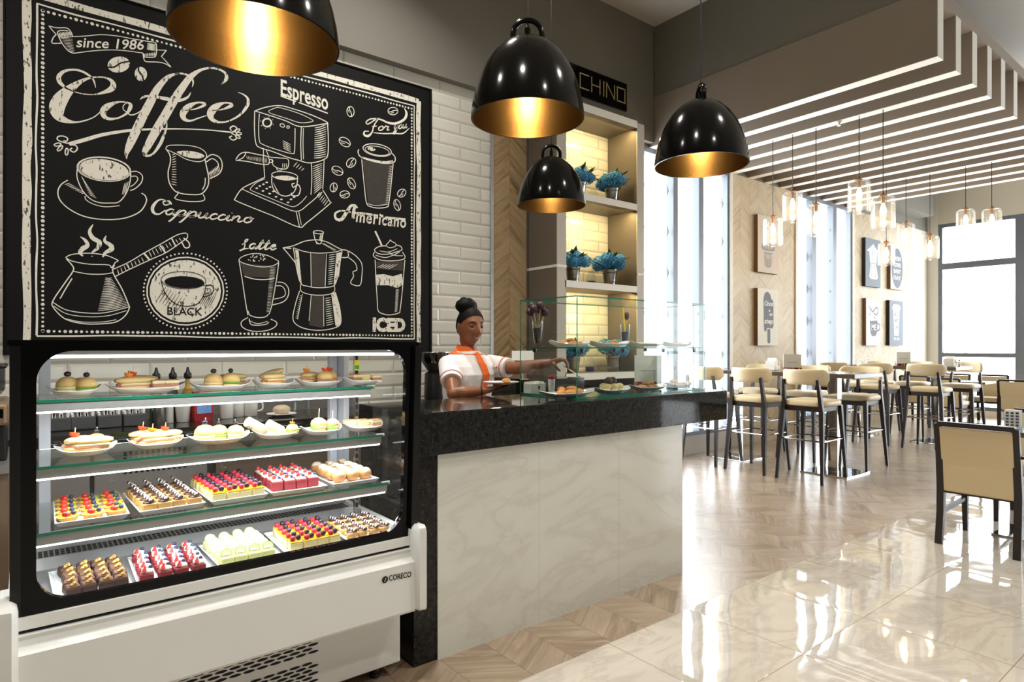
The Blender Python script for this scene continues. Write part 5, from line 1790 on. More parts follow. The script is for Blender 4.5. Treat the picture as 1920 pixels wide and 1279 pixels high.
t = empty('glass_jar', (x, y, z), 0, 'empty clear glass jar at the right of the plate behind the fridge', 'jar')
MB().lathe([(.06, 0), (.065, .01), (.065, .19), (.06, .20)], seg=24, cap1=False).build('glass', M['clear_plastic'], t, smooth=.9)
for k, (u, lab) in enumerate(((108, 'grey tub of packets behind the fridge, first from the left'), (155, 'grey tub of packets behind the fridge, second from the left'), (204, 'grey tub of sachets behind the fridge, third from the left'), (251, 'grey tub of sachets behind the fridge, right next to the beakers'))):
    x, y, z = bpos(u, 4.42)
    t = empty('condiment_tub', (x, y, z), 0, lab, 'tub', 'grey condiment tubs behind the fridge')
    MB().box(-.06, .06, -.06, .06, 0, .075, .006).build('tub', plain('grey_tub', srgb(70, 72, 76), .5), t)
    m = MB()
    for q in range(6): m.box(-.05 + q * .017, -.038 + q * .017, -.045, .045, .07, .095 + .01 * (q % 3), M=Matrix.Rotation(.15 * (q % 2 - .5), 4, 'Y'))
    m.build('sachets', M['paper'], t)
# coffee grinder behind the barista's shoulder, dark brewer beside it
x, y, z = bpos(816, 4.38)
t = empty('coffee_grinder', (x, y, z), 0, 'black coffee grinder with a round hopper behind the right shoulder of the barista', 'coffee grinder')
MB().box(-.10, .10, -.13, .13, 0, .05, .01).lathe([(.085, .05), (.09, .07), (.085, .26), (.06, .28)], (0, 0, 0), 24).build('body', M['black_plastic'], t, smooth=.7)
MB().lathe([(.055, .28), (.065, .30), (.12, .37), (.13, .43)], seg=28, cap1=False).build('hopper', thin_glass('dark_hopper', (.12, .11, .1), 1, .03, False, .1), t, smooth=.9)
MB().lathe([(.062, .285), (.10, .34), (.11, .39), (.0005, .395)], seg=24).build('beans', plain('coffee_beans', srgb(30, 18, 12), .5, 0, .4, 200), t, smooth=True)
MB().lathe([(.135, .43), (.135, .437), (.05, .445)], seg=28).build('lid', M['chrome'], t, smooth=.9)
x, y, z = bpos(838, 4.35)
t = empty('coffee_brewer', (x + .20, y, z), 0, 'black and chrome coffee brewer on the back counter, hidden mostly by the barista', 'coffee machine')
MB().box(-.14, .14, -.18, .18, 0, .06, .01).box(-.14, .14, .02, .18, .06, .30, .01).box(-.14, .14, -.18, .18, .22, .33, .012).build('body', M['black_plastic'], t)
MB().lathe([(.03, .17), (.035, .22)], (0, -.10, 0), 16).build('group_head', M['chrome'], t, smooth=True)
MB().tube([(0, -.10, .175), (0, -.24, .165)], [.012, .015], 10).build('portafilter_handle', M['black_plastic'], t, smooth=True)
# black side counter beyond, paper notice
tag(MB().box(3.34, 3.92, 3.95, 4.74, 0, 1.075, .004).build('bar_cabinet', M['back_black']), 'glossy black bar cabinet left of the flower shelf niche', 'cabinet')
n0, n1 = atY(960, 673, 4.05), atY(1001, 673, 4.05)
t = empty('counter_notice', ((n0.x + n1.x) / 2, 4.08, 1.0755), 0, 'plain white notice card standing behind the left corner of the glass case', 'notice')
part(MB().box(n0.x, n1.x, 4.05, 4.054, 1.235, 1.315), 'card', M['paper'], t)
part(MB().box((n0.x + n1.x) / 2 - .004, (n0.x + n1.x) / 2 + .004, 4.054, 4.06, 1.076, 1.30).box((n0.x + n1.x) / 2 - .04, (n0.x + n1.x) / 2 + .04, 4.03, 4.09, 1.0755, 1.081), 'stand', M['steel'], t)

# ---------------------------------------------------------------- cakes, sandwiches, plates
def ratio(u):
    r = ray(u, 650)
    return r.x / r.y


FM = {}
for n, c, r in (('chocolate', (62, 38, 28), .55), ('cocoa', (92, 62, 46), .8), ('walnut', (206, 160, 84), .6), ('redvelvet', (128, 26, 34), .75), ('cream', (246, 240, 226), .4), ('strawberry', (206, 48, 40), .3), ('blueberry', (44, 52, 92), .4), ('lime_cake', (228, 232, 160), .6), ('lime', (168, 206, 96), .35), ('lime_flesh', (222, 236, 170), .3), ('cheesecake', (244, 230, 172), .6), ('glaze', (246, 196, 40), .15), ('raspberry', (192, 36, 60), .4), ('blackberry', (40, 28, 44), .35), ('choux', (206, 160, 92), .6), ('choc_icing', (84, 54, 40), .3), ('stick_white', (246, 242, 232), .4), ('stick_dark', (54, 34, 26), .4), ('tart_shell', (222, 170, 84), .6), ('custard', (250, 208, 60), .3), ('kiwi', (150, 190, 60), .3), ('puff', (186, 134, 78), .65), ('sugar', (240, 226, 200), .8), ('bun', (232, 204, 146), .6), ('bun_top', (222, 184, 116), .55), ('lettuce', (112, 164, 52), .5), ('ham', (226, 150, 122), .5), ('tomato', (228, 78, 36), .25), ('tomato_orange', (244, 142, 40), .25), ('olive', (30, 26, 40), .2), ('bread', (238, 220, 178), .75), ('crust', (196, 152, 98), .7), ('salad', (214, 222, 160), .5), ('panini', (226, 194, 130), .6), ('tuna', (176, 128, 96), .7), ('pick', (224, 200, 150), .6), ('croissant', (208, 142, 66), .5), ('muffin', (230, 206, 150), .7), ('cookie', (176, 126, 76), .75), ('truffle', (74, 46, 38), .5), ('purple', (66, 40, 58), .5), ('pepper_red', (196, 70, 40), .5)):
    FM[n] = plain('food_' + n, srgb(*c), r, 0, .10, 90, .0)
M['plate_white'] = plain('white_glazed_china', srgb(240, 240, 240), .12, 0, .01, 10)
RND = random.Random(11)


def soft_box(m, sx, sy, sz, z0=0, b=.004, cx=0, cy=0):
    return m.box(cx - sx / 2, cx + sx / 2, cy - sy / 2, cy + sy / 2, z0, z0 + sz, b)


def berry(m, c, r, bumpy=False):
    return m.ball(c, r, 9, 7, jit=.10 if bumpy else 0)


def fbrownie():
    r = soft_box(MB(), .040, .046, .022).build('chocolate_brownie', FM['chocolate'])
    MB().loft([[(s * a, t_ * b, z) for s, t_ in ((-1, -1), (1, -1), (1, 1), (-1, 1))] for a, b, z in ((.019, .022, .0215), (.016, .019, .028))]).build('icing', FM['cocoa'], r)
    m = MB()
    for k in range(6): m.ball((RND.uniform(-.009, .009), RND.uniform(-.011, .011), .031 + .003 * (k % 2)), (.006, .004, .004), 6, 5, jit=.25)
    m.build('walnut', FM['walnut'], r)
    return r


def fvelvet_dollop():
    r = soft_box(MB(), .040, .044, .022).build('red_velvet_slice', FM['redvelvet'])
    MB().ball((.002, 0, .026), (.018, .015, .009), 12, 8).ball((-.006, .008, .030), (.009, .009, .007), 8, 6).build('cream', FM['cream'], r, smooth=2.0)
    MB().loft([[Vector((-.008, -.014, .03)) + Vector((x, y, 0)) for x, y in ((-.008, 0), (0, -.006), (.008, 0), (0, .006))], [Vector((-.004, -.006, .045)) + Vector((x, y, 0)) for x, y in ((-.002, 0), (0, -.001), (.002, 0), (0, .001))]]).build('strawberry', FM['strawberry'], r)
    berry(MB(), (.011, .010, .036), .0065).build('blueberry', FM['blueberry'], r, smooth=2.0)
    return r


def flime():
    r = soft_box(MB(), .042, .044, .026, 0, .006).build('lime_cake', FM['lime_cake'])
    MB().ball((0, .004, .030), (.017, .013, .008), 12, 8).build('cream', FM['cream'], r, smooth=2.0)
    Mx = Matrix.Translation((0, .0, .034)) @ Matrix.Rotation(.9, 4, 'X') @ Matrix.Rotation(.2, 4, 'Z')
    m = MB().lathe([(.019, -.0015), (.019, .0015)], seg=18, M=Mx)
    m.build('lime_slice', FM['lime'], r)
    MB().lathe([(.0165, -.002), (.0165, .002)], seg=18, M=Mx).build('lime_flesh', FM['lime_flesh'], r)
    return r


def fberrycake():
    r = soft_box(MB(), .044, .046, .030, 0, .004).build('berry_cheesecake', FM['cheesecake'])
    soft_box(MB(), .043, .045, .005, .029, .002).build('glaze', FM['glaze'], r)
    berry(MB(), (-.010, -.006, .042), .0105, True).build('raspberry', FM['raspberry'], r, smooth=2.0)
    berry(MB(), (.011, .005, .042), .0105, True).build('blackberry', FM['blackberry'], r, smooth=2.0)
    return r


def stick(m0, a, b, rad=.0056, n=7):
    a, b = Vector(a), Vector(b)
    for k in range(n):
        m0.mat((k + 1) % 2).tube([a.lerp(b, k / n), a.lerp(b, (k + 1) / n)], rad, 7)
    return m0


def feclair():
    r = MB().loft([[(.019 * f * math.cos(t), y, .014 + .013 * f * math.sin(t)) for t in [2 * PI * k / 12 for k in range(12)]] for y, f in ((-.027, .55), (-.023, .9), (-.01, 1), (.01, 1), (.023, .9), (.027, .55))]).build('chocolate_eclair', FM['choux'], None, smooth=1.0)
    MB().ball((0, 0, .024), (.016, .024, .006), 12, 8).build('icing', FM['choc_icing'], r, smooth=2.0)
    stick(MB(), (-.004, .020, .034), (.010, -.026, .032)).build('striped_stick', [FM['stick_white'], FM['stick_dark']], r)
    return r


def fstickcake():
    r = soft_box(MB(), .042, .044, .026, 0, .004).build('sponge_square', FM['choux'])
    MB().ball((0, 0, .027), (.020, .020, .008), 12, 7, jit=.1).build('chocolate_cream', FM['choc_icing'], r, smooth=2.0)
    stick(MB(), (-.012, .018, .048), (.006, -.026, .036)).build('striped_stick', [FM['stick_white'], FM['stick_dark']], r)
    return r


def ftart():
    r = MB().lathe([(.022, 0), (.030, .014), (.032, .017), (.028, .017), (.024, .010)], seg=20).build('fruit_tart', FM['tart_shell'], None, smooth=.8)
    MB().lathe([(.029, .013), (.024, .018), (.0005, .020)], seg=18).build('custard', FM['custard'], r, smooth=True)
    for s in (-1, 1): MB().ball((-.008, s * .006 - .006, .024), (.010, .007, .008), 9, 7).build('strawberry', FM['strawberry'], r, smooth=2.0)
    MB().lathe([(.011, .0), (.011, .004)], (.010, .011, .021), 14, M=None).build('kiwi_slice', FM['kiwi'], r)
    berry(MB(), (.013, -.008, .025), .0075).build('blueberry', FM['blueberry'], r, smooth=2.0)
    return r


def fvelvetsq():
    r = soft_box(MB(), .042, .042, .034, 0, .003).build('red_velvet_square', FM['redvelvet'])
    MB().lathe([(.024, .033), (.025, .037), (.018, .042), (.0005, .043)], seg=4, M=Matrix.Rotation(PI / 4, 4, 'Z')).build('frosting', FM['cream'], r)
    MB().ball((-.008, .004, .048), (.008, .005, .010), 8, 6).build('strawberry', FM['strawberry'], r, smooth=2.0)
    berry(MB(), (.009, -.004, .047), .0062).build('blueberry', FM['blueberry'], r, smooth=2.0)
    return r


def fpuff():
    r = MB().ball((0, 0, .024), (.028, .028, .024), 14, 10, jit=.05).build('cream_puff', FM['puff'], None, smooth=2.0)
    MB().ball((0, 0, .028), (.0275, .0275, .021), 14, 8, jit=.07).build('sugar_dust', FM['sugar'], r, smooth=2.0)
    kids(r)[0].scale = (.9, .9, 1.03)
    return r


TR = []


def tray(x0, x1, y0, y1, z, label, rz=0.0):
    t = MB()
    lx, ly = (x1 - x0) / 2, (y1 - y0) / 2
    rr = lambda k, zz: [(sx * (lx - k), sy * (ly - k), zz) for sx, sy in ((-1, -1), (1, -1), (1, 1), (-1, 1))]
    t.loft([rr(.012, 0), rr(.0, .016), rr(.004, .017), rr(.014, .007)])
    o = t.build('serving_tray', M['plate_white'])
    tag(o, label, 'tray', 'white rectangular cake trays')
    o.location = ((x0 + x1) / 2, (y0 + y1) / 2, z)
    o.rotation_euler = (0, 0, rz)
    return o


def rows(fn, tr, nx, ny, label, cat, group, dx, dy, ox=0, oy=0, jit=.003, rj=.12, base=.008, skip=()):
    """cakes standing in rows on a tray: the first is built, the rest copied with their toppings"""
    first = None
    a = tr.rotation_euler.z
    for j in range(ny):
        for i in range(nx):
            if (i, j) in skip: continue
            px = (i - (nx - 1) / 2) * dx + ox + RND.uniform(-jit, jit)
            py = (j - (ny - 1) / 2) * dy + oy + RND.uniform(-jit, jit)
            p = Vector((tr.location.x + px * math.cos(a) - py * math.sin(a), tr.location.y + px * math.sin(a) + py * math.cos(a), tr.location.z + base))
            rz = a + RND.uniform(-rj, rj)
            if first is None:
                first = fn()
                tag(first, label, cat, group)
                first.location = p
                first.rotation_euler = (0, 0, rz)
            else:
                copy_tree(first, None, p, rz)


ZD = .601
tr = tray(.072, .268, 2.235, 2.53, ZD, 'white tray of walnut brownies, first from the left on the bottom deck', .02)
rows(fbrownie, tr, 4, 5, 'small chocolate brownie topped with walnut on the far left bottom tray', 'cake', 'walnut brownies on the bottom deck', .042, .052, .012, 0)
tr = tray(.286, .500, 2.24, 2.53, ZD, 'white tray of red slices with strawberries, second from the left on the bottom deck', -.03)
rows(fvelvet_dollop, tr, 4, 5, 'red velvet slice with cream, strawberry and blueberry on the second bottom tray', 'cake', 'strawberry red velvet slices on the bottom deck', .048, .054, -.002, 0)
tr = tray(.515, .722, 2.24, 2.53, ZD, 'white tray of pale green lime cakes in the middle of the bottom deck', .02)
rows(flime, tr, 4, 5, 'pale lime cake topped with a lime slice on the middle bottom tray', 'cake', 'lime cakes on the bottom deck', .047, .054)
tr = tray(.742, .955, 2.24, 2.53, ZD, 'white tray of berry cheesecakes, fourth from the left on the bottom deck', -.04)
rows(fberrycake, tr, 4, 5, 'yellow cheesecake square with two dark and red berries on the fourth bottom tray', 'cake', 'berry cheesecakes on the bottom deck', .046, .054, .012, 0)
tr = tray(.973, 1.165, 2.24, 2.53, ZD, 'white tray of eclairs with striped sticks, far right on the bottom deck', -.03)
rows(feclair, tr, 4, 4, 'chocolate eclair with a striped stick on the far right bottom tray', 'cake', 'striped stick eclairs on the bottom deck', .045, .064, .006, 0)
ZD = .7905
tr = tray(.084, .282, 2.37, 2.72, ZD, 'white tray of fruit tarts, first from the left on the lowest glass shelf', -.02)
rows(ftart, tr, 3, 5, 'small fruit tart with strawberry, kiwi and blueberry on the lowest glass shelf', 'cake', 'fruit tarts on the lowest glass shelf', .064, .066, 0, 0, .002, .6, .0085)
tr = tray(.300, .502, 2.37, 2.72, ZD, 'white tray of striped stick squares, second on the lowest glass shelf', .03)
rows(fstickcake, tr, 4, 6, 'sponge square with chocolate cream and a striped stick on the lowest glass shelf', 'cake', 'striped stick squares on the lowest glass shelf', .046, .056)
tr = tray(.520, .716, 2.37, 2.72, ZD, 'white tray of berry cheesecakes in the middle of the lowest glass shelf', .02)
rows(fberrycake, tr, 4, 6, 'yellow cheesecake square with two berries on the lowest glass shelf', 'cake', 'berry cheesecakes on the lowest glass shelf', .046, .056)
tr = tray(.734, .950, 2.37, 2.72, ZD, 'white tray of red velvet squares, fourth on the lowest glass shelf', -.03)
rows(fvelvetsq, tr, 4, 5, 'red velvet square with white frosting and strawberry on the lowest glass shelf', 'cake', 'red velvet squares on the lowest glass shelf', .046, .056, .0, .01)
tr = tray(.968, 1.165, 2.37, 2.72, ZD, 'white tray of sugar dusted cream puffs, far right on the lowest glass shelf', .0)
rows(fpuff, tr, 3, 5, 'round sugar dusted cream puff on the lowest glass shelf', 'cake', 'cream puffs on the lowest glass shelf', .058, .060, .004, 0, .004, 1.0)


# ---- sandwiches on oval plates
def oval_plate(x, y, z, rx, ry, label, group, rz=0.0):
    m = MB()
    n = 32
    rings = []
    for k, zz in ((.62, 0), (.66, -.0), (.9, .011), (1.0, .019), (.985, .021), (.88, .013), (.6, .005)):
        rings.append([(rx * k * math.cos(a), ry * k * math.sin(a), zz + .018 * (abs(math.cos(a)) ** 6) * max(0, k - .6) / .4) for a in [2 * PI * q / n for q in range(n)]])
    m.loft(rings)
    o = m.build('oval_plate', M['plate_white'], None, smooth=.9)
    o.location = (x, y, z)
    o.rotation_euler = (0, 0, rz)
    return tag(o, label, 'plate', group)


def pick(m, p, h=.03):
    return m.tube([p, Vector(p) + Vector((.003, 0, h))], .0014, 5)


def olive_on(r, p):
    m = MB().ball(p, (.011, .009, .009), 10, 7)
    m.build('olive', FM['olive'], r, smooth=2.0)
    pick(MB(), Vector(p) - Vector((0, 0, .03)), .045).build('pick', FM['pick'], r)


def tomato_on(r, p, mt='tomato'):
    Mx = Matrix.Translation(p) @ Matrix.Rotation(.25, 4, 'Y')
    MB().lathe([(.004, -.010), (.012, -.006), (.0145, .002), (.0145, .004), (.0005, .0045)], seg=14, M=Mx).build('cherry_tomato', FM[mt], r, smooth=.9)
    pick(MB(), Vector(p) - Vector((0, 0, .03)), .05).build('pick', FM['pick'], r)


def fbun(olive=True, fill='lettuce', tom=None):
    def make():
        r = MB().lathe([(.018, 0), (.030, .004), (.033, .013), (.031, .017)], seg=18).build('bun_sandwich', FM['bun'], None, smooth=.9)
        MB().lathe([(.032, .016), (.036, .019), (.033, .024)], seg=18, M=Matrix.Rotation(.05, 4, 'X')).build('filling', FM[fill], r)
        MB().lathe([(.031, .023), (.034, .027), (.031, .040), (.021, .052), (.008, .057), (.0005, .058)], seg=18).build('top_half', FM['bun_top'], r, smooth=.9)
        if olive: olive_on(r, (0, 0, .066))
        if tom: tomato_on(r, (0, 0, .066), tom)
        return r
    return make


def fpanini(tom=None, L=.12, W=.026):
    def make():
        def half(z0, z1, mt, nm, rr):
            rings = []
            for k in range(9):
                t = -1 + 2 * k / 8
                f = math.sqrt(max(.12, 1 - t * t * .85))
                rings.append([(t * L / 2, W * f * math.cos(a), z0 + (z1 - z0) * (.5 + .5 * f * math.sin(a))) for a in [2 * PI * q / 12 for q in range(12)]])
            return MB().loft(rings).build(nm, FM[mt], rr, smooth=1.0)
        r = half(0, .026, 'panini', 'baguette_sandwich', None)
        MB().box(-L * .42, L * .42, -W * 1.02, W * .95, .018, .027, .003).build('ham', FM['ham'], r)
        MB().box(-L * .38, L * .40, -W * 1.08, W * .9, .0235, .029, .002).build('lettuce', FM['salad'], r)
        half(.024, .052, 'panini', 'top_half', r)
        if tom: tomato_on(r, (-.02, 0, .060), tom)
        return r
    return make


def fsquare(tuna=True):
    def make():
        m = MB()
        r = soft_box(m, .046, .046, .012, 0, .003).build('square_sandwich', FM['bread'])
        soft_box(MB(), .045, .047, .013, .0115, .003).build('filling', FM['tuna' if tuna else 'salad'], r)
        soft_box(MB(), .046, .046, .012, .024, .003).build('top_slice', FM['bread'], r)
        soft_box(MB(), .0465, .0465, .003, .0345, .001).build('crust', FM['crust'], r)
        return r
    return make


def fwrap(h=.07):
    def make():
        Mx = Matrix.Rotation(1.05, 4, 'Y')
        r = MB().lathe([(.019, 0), (.021, .004), (.021, h), (.018, h + .002)], seg=18, M=Mx).build('wrap_roll', FM['bread'], None, smooth=.8)
        MB().lathe([(.017, -.001), (.017, .002)], seg=14, M=Mx).build('filling', FM['ham'], r)
        m = MB()
        for k in range(5): m.ball(Mx @ Vector((.010 * math.cos(k * 1.3), .010 * math.sin(k * 1.3), -.002)), (.006, .005, .004), 7, 5, jit=.2)
        m.build('salad', FM['lettuce'], r)
        for o in (r,):
            for v in r.data.vertices: pass
        return r
    return make


def fmini():
    r = MB().lathe([(.016, 0), (.026, .004), (.026, .012)], seg=16).build('mini_roll', FM['bun'], None, smooth=.9)
    MB().lathe([(.026, .011), (.031, .016), (.027, .024)], seg=11).build('lettuce', FM['lettuce'], r)
    MB().lathe([(.026, .013), (.028, .019), (.026, .025)], (.003, -.004, 0), 13).build('ham', FM['ham'], r)
    MB().lathe([(.027, .024), (.029, .030), (.025, .042), (.012, .051), (.0005, .053)], seg=16).build('top_half', FM['bun_top'], r, smooth=.9)
    pick(MB(), (0, 0, .045), .04).build('pick', FM['pick'], r)
    return r


SW = 'oval plates of sandwiches in the display fridge'


def sandwich(fn, x, y, z, rz, label, tilt=0.0, group=None, s=1.0):
    o = fn()
    o.location = (x, y, z)
    o.rotation_euler = (0, tilt, rz)
    o.scale = (s, s, s)
    tag(o, label, 'sandwich', group)
    return o


def cluster(z, y, u0, u1, plabel, items, rz=0.0, ry=.085):
    x0, x1 = ratio(u0) * y, ratio(u1) * y
    cx, rx = (x0 + x1) / 2, (x1 - x0) / 2 - .003
    oval_plate(cx, y, z + .0005, rx, ry, plabel, SW, rz)
    for fn, ux, dy, a, lab, tl, dz, s in items:
        sandwich(fn, cx + ux * rx, y + dy, z + .010 + dz, a, lab, tl, None, s)


Z1, Z2 = 1.1805, .9825
A, B = 'on the top glass shelf', 'on the middle glass shelf'
cluster(Z1, 2.62, 84, 192, 'white oval plate of olive topped rolls, far left ' + A, [
    (fbun(True, 'salad'), -.25, -.01, 0, 'olive topped bun, left of two on the far left plate ' + A, 0, 0, 1.0),
    (fpanini(None, .10, .03), .25, .02, 1.0, 'short roll with lettuce on the far left plate ' + A, 0, 0, 1.0),
    (fbun(True, 'lettuce'), .42, -.03, .5, 'olive topped bun with lettuce, right on the far left plate ' + A, 0, 0, .95)])
cluster(Z1, 2.63, 194, 349, 'white oval plate of baguettes and two squares, second ' + A, [
    (fpanini('tomato_orange', .13), -.30, -.02, .25, 'baguette with orange tomato on the second plate ' + A, 0, 0, 1.0),
    (fpanini('tomato', .12), -.15, .04, .2, 'baguette with red tomato behind the orange one ' + A, 0, 0, 1.05),
    (fsquare(), .25, -.03, .1, 'square tuna sandwich, left of two on the second plate ' + A, 0, 0, 1.0),
    (fsquare(), .60, -.03, -.05, 'square tuna sandwich, right of two on the second plate ' + A, 0, 0, 1.0)])
cluster(Z1, 2.61, 351, 471, 'white oval plate of two olive buns and a roll, third ' + A, [
    (fbun(True, 'bun'), -.25, -.02, 0, 'pale bun with an olive, left on the third plate ' + A, 0, 0, 1.0),
    (fbun(True, 'lettuce'), .30, -.02, 1, 'bun with lettuce and olive, right on the third plate ' + A, 0, 0, 1.0),
    (fpanini(None, .12), .45, .045, .1, 'pale baguette behind the olive buns ' + A, 0, .0, 1.0)])
cluster(Z1, 2.62, 473, 551, 'white oval plate of stacked baguettes, fourth ' + A, [
    (fpanini(None, .10), -.1, -.02, .3, 'lower baguette with lettuce on the fourth plate ' + A, 0, 0, 1.0),
    (fpanini(None, .10), .2, .04, -.2, 'tilted baguette at the back of the fourth plate ' + A, -.3, .012, 1.0)])
cluster(Z1, 2.62, 553, 640, 'white oval plate of tomato topped rolls, fifth ' + A, [
    (fpanini('tomato_orange', .10, .03), -.3, .03, .6, 'roll with orange tomato at the back of the fifth plate ' + A, 0, 0, 1.0),
    (fbun(False, 'tuna', 'tomato'), .15, -.03, 0, 'round roll with red tomato on the fifth plate ' + A, 0, 0, .95),
    (fbun(False, 'ham', 'tomato'), .62, .03, .6, 'brown roll with red tomato, right on the fifth plate ' + A, 0, 0, .95)])
cluster(Z1, 2.60, 643, 712, 'white oval plate of square sandwiches, far right ' + A, [
    (fsquare(), -.35, .0, .1, 'square sandwich, left on the far right plate ' + A, 0, 0, 1.0),
    (fsquare(False), .2, .02, 0, 'square salad sandwich, middle on the far right plate ' + A, 0, 0, 1.0),
    (fsquare(), .6, -.035, -.1, 'square sandwich, right on the far right plate ' + A, 0, 0, .9)], 0, .08)
cluster(Z2, 2.58, 97, 222, 'white oval plate of stuffed croissant rolls, far left ' + B, [
    (fpanini('tomato', .10, .03), -.2, .0, .8, 'stuffed roll with red tomato on the far left plate ' + B, 0, 0, 1.05),
    (fpanini(None, .11, .032), .2, -.03, -.1, 'large stuffed roll in front on the far left plate ' + B, 0, 0, 1.05),
    (fbun(True, 'salad'), .35, .035, 0, 'olive topped bun behind on the far left plate ' + B, 0, 0, .95)])
cluster(Z2, 2.60, 235, 345, 'white oval plate of paninis with tomatoes, second ' + B, [
    (fpanini('tomato', .12, .03), -.2, .02, .15, 'panini with red tomato, left on the second plate ' + B, 0, 0, 1.05),
    (fpanini('tomato_orange', .12, .028), .05, -.025, .2, 'panini with orange tomato, middle on the second plate ' + B, 0, 0, 1.0),
    (fpanini('tomato', .09, .027), .5, -.01, .5, 'short panini with tomato, right on the second plate ' + B, 0, 0, 1.0)])
cluster(Z2, 2.58, 347, 469, 'white oval plate of olive topped buns, third ' + B, [
    (fbun(True, 'bun'), -.45, -.01, 0, 'olive bun, left of three on the third plate ' + B, 0, 0, 1.1),
    (fbun(True, 'lettuce'), .0, .0, 1, 'olive bun, middle of three on the third plate ' + B, 0, 0, 1.0),
    (fbun(True, 'salad'), .5, -.02, 2, 'olive bun with salad, right of three on the third plate ' + B, 0, 0, .95)])
cluster(Z2, 2.58, 471, 559, 'white oval plate of wraps and a salad roll, fourth ' + B, [
    (fwrap(.09), -.35, .03, PI + .3, 'tall tilted wrap roll at the back of the fourth plate ' + B, 0, .016, 1.0),
    (fwrap(.07), .22, -.02, PI + .1, 'short tilted wrap roll on the fourth plate ' + B, 0, .016, .95),
    (fbun(False, 'lettuce', 'tomato_orange'), .65, -.03, 0, 'small roll with orange tomato on the fourth plate ' + B, 0, 0, .75)])
cluster(Z2, 2.57, 562, 639, 'white oval plate of two mini rolls with picks, fifth ' + B, [
    (fmini, -.15, -.01, 0, 'mini roll on a pick, left of two ' + B, 0, 0, 1.15),
    (fmini, .5, -.02, .7, 'mini roll on a pick, right of two ' + B, 0, 0, 1.0)])
cluster(Z2, 2.56, 642, 716, 'white oval plate of square sandwiches, far right ' + B, [
    (fsquare(False), -.5, .03, .05, 'square sandwich, back left of three ' + B, 0, 0, 1.0),
    (fsquare(False), .05, .01, .02, 'square sandwich, middle of three ' + B, 0, 0, 1.0),
    (fsquare(), .55, -.02, -.04, 'square sandwich, front right of three ' + B, 0, 0, 1.0)], 0, .08)

# ---- glass case on the worktop
VG = 'white plates in the glass display case'


def vplate(u0, u1, y, z, lab, ry=.075):
    x0, x1 = ratio(u0) * y, ratio(u1) * y
    return oval_plate((x0 + x1) / 2, y, z + .0005, (x1 - x0) / 2 - .003, ry, lab, VG)


def fpastry():
    rings = []
    for k in range(11):
        t = -1 + 2 * k / 10
        f = math.sqrt(max(.05, 1 - t * t)) * (1 + .12 * math.sin(t * 14))
        rings.append([(t * .045, .022 * f * math.cos(a), .016 + .015 * f * math.sin(a)) for a in [2 * PI * q / 10 for q in range(10)]])
    return MB().loft(rings).build('danish_pastry', FM['croissant'], None, smooth=1.0)


def fmuffin():
    r = MB().lathe([(.017, 0), (.021, .022), (.022, .024)], seg=18).build('muffin', FM['cheesecake'], None, smooth=.9)
    MB().ball((0, 0, .030), (.027, .027, .018), 14, 9, jit=.06).build('muffin_top', FM['muffin'], r, smooth=2.0)
    return r


def fcookie(mt='cookie', nm='cookie'):
    return lambda: MB().ball((0, 0, .013), (.026, .022, .013), 12, 8, jit=.12).build(nm, FM[mt], None, smooth=2.0)


def ftruffle():
    return MB().ball((0, 0, .022), .022, 14, 10, jit=.03).build('chocolate_truffle', FM['truffle'], None, smooth=2.0)


def heap(fn, pl, pts, lab, cat, group, base=.008, s=1.0):
    first = None
    for dx, dy, dz, rz in pts:
        p = (pl.location.x + dx, pl.location.y + dy, pl.location.z + base + dz)
        if first is None:
            first = fn()
            tag(first, lab, cat, group)
            first.location, first.rotation_euler, first.scale = p, (0, 0, rz), (s, s, s)
        else:
            copy_tree(first, None, p, rz, None, None, s)


ZB_ = VZ0 + .0105
pl = vplate(1011, 1112, 2.475, ZB_, 'white oval plate of folded pastries, front left in the glass case')
heap(fpastry, pl, [(-.06, -.02, 0, .5), (-.01, -.035, 0, .3), (.05, -.02, 0, -.2), (-.02, .025, .012, .9), (.05, .02, .014, .2), (.09, 0, .0, 1.0)], 'golden folded pastry on the front left plate in the glass case', 'pastry', 'folded pastries in the glass case')
pl = vplate(1113, 1178, 2.50, ZB_, 'white oval plate of muffins and truffles, second in the glass case')
heap(fmuffin, pl, [(-.055, -.015, 0, 0), (-.005, -.025, 0, 1), (.05, -.015, 0, 2), (-.03, .03, 0, 3), (.03, .03, 0, 4)], 'small pale muffin on the second plate in the glass case', 'muffin', 'muffins in the glass case')
heap(ftruffle, pl, [(-.02, .005, .040, 0), (.022, .008, .040, 1)], 'dark chocolate truffle resting on the muffins in the glass case', 'truffle', 'truffles in the glass case')
pl = vplate(1180, 1246, 2.53, ZB_, 'white oval plate of cream topped cookies, third in the glass case')
heap(fcookie(), pl, [(-.06, -.02, 0, 0), (-.01, -.03, 0, 1), (.04, -.02, 0, 2), (-.03, .02, .0, 1), (.02, .02, 0, 0), (-.02, -.005, .020, 2), (.025, -.005, .022, 1), (.065, .01, 0, .4)], 'small brown cookie on the third plate in the glass case', 'cookie', 'brown cookies in the glass case')
pl = vplate(1247, 1291, 2.56, ZB_, 'white oval plate of golden cookies, far right in the glass case')
heap(fcookie('puff', 'cookie'), pl, [(-.05, -.02, 0, 0), (0, -.03, 0, 1), (.045, -.015, 0, 2), (-.02, .02, 0, 1), (.03, .025, 0, 0), (-.035, .0, .021, 2)], 'golden cookie on the far right plate in the glass case', 'cookie', 'golden cookies in the glass case')
ZS_ = VZS + .0005
pl = vplate(1031, 1103, 2.56, ZS_, 'white plate of cinnamon pastries, left on the upper tier of the glass case')
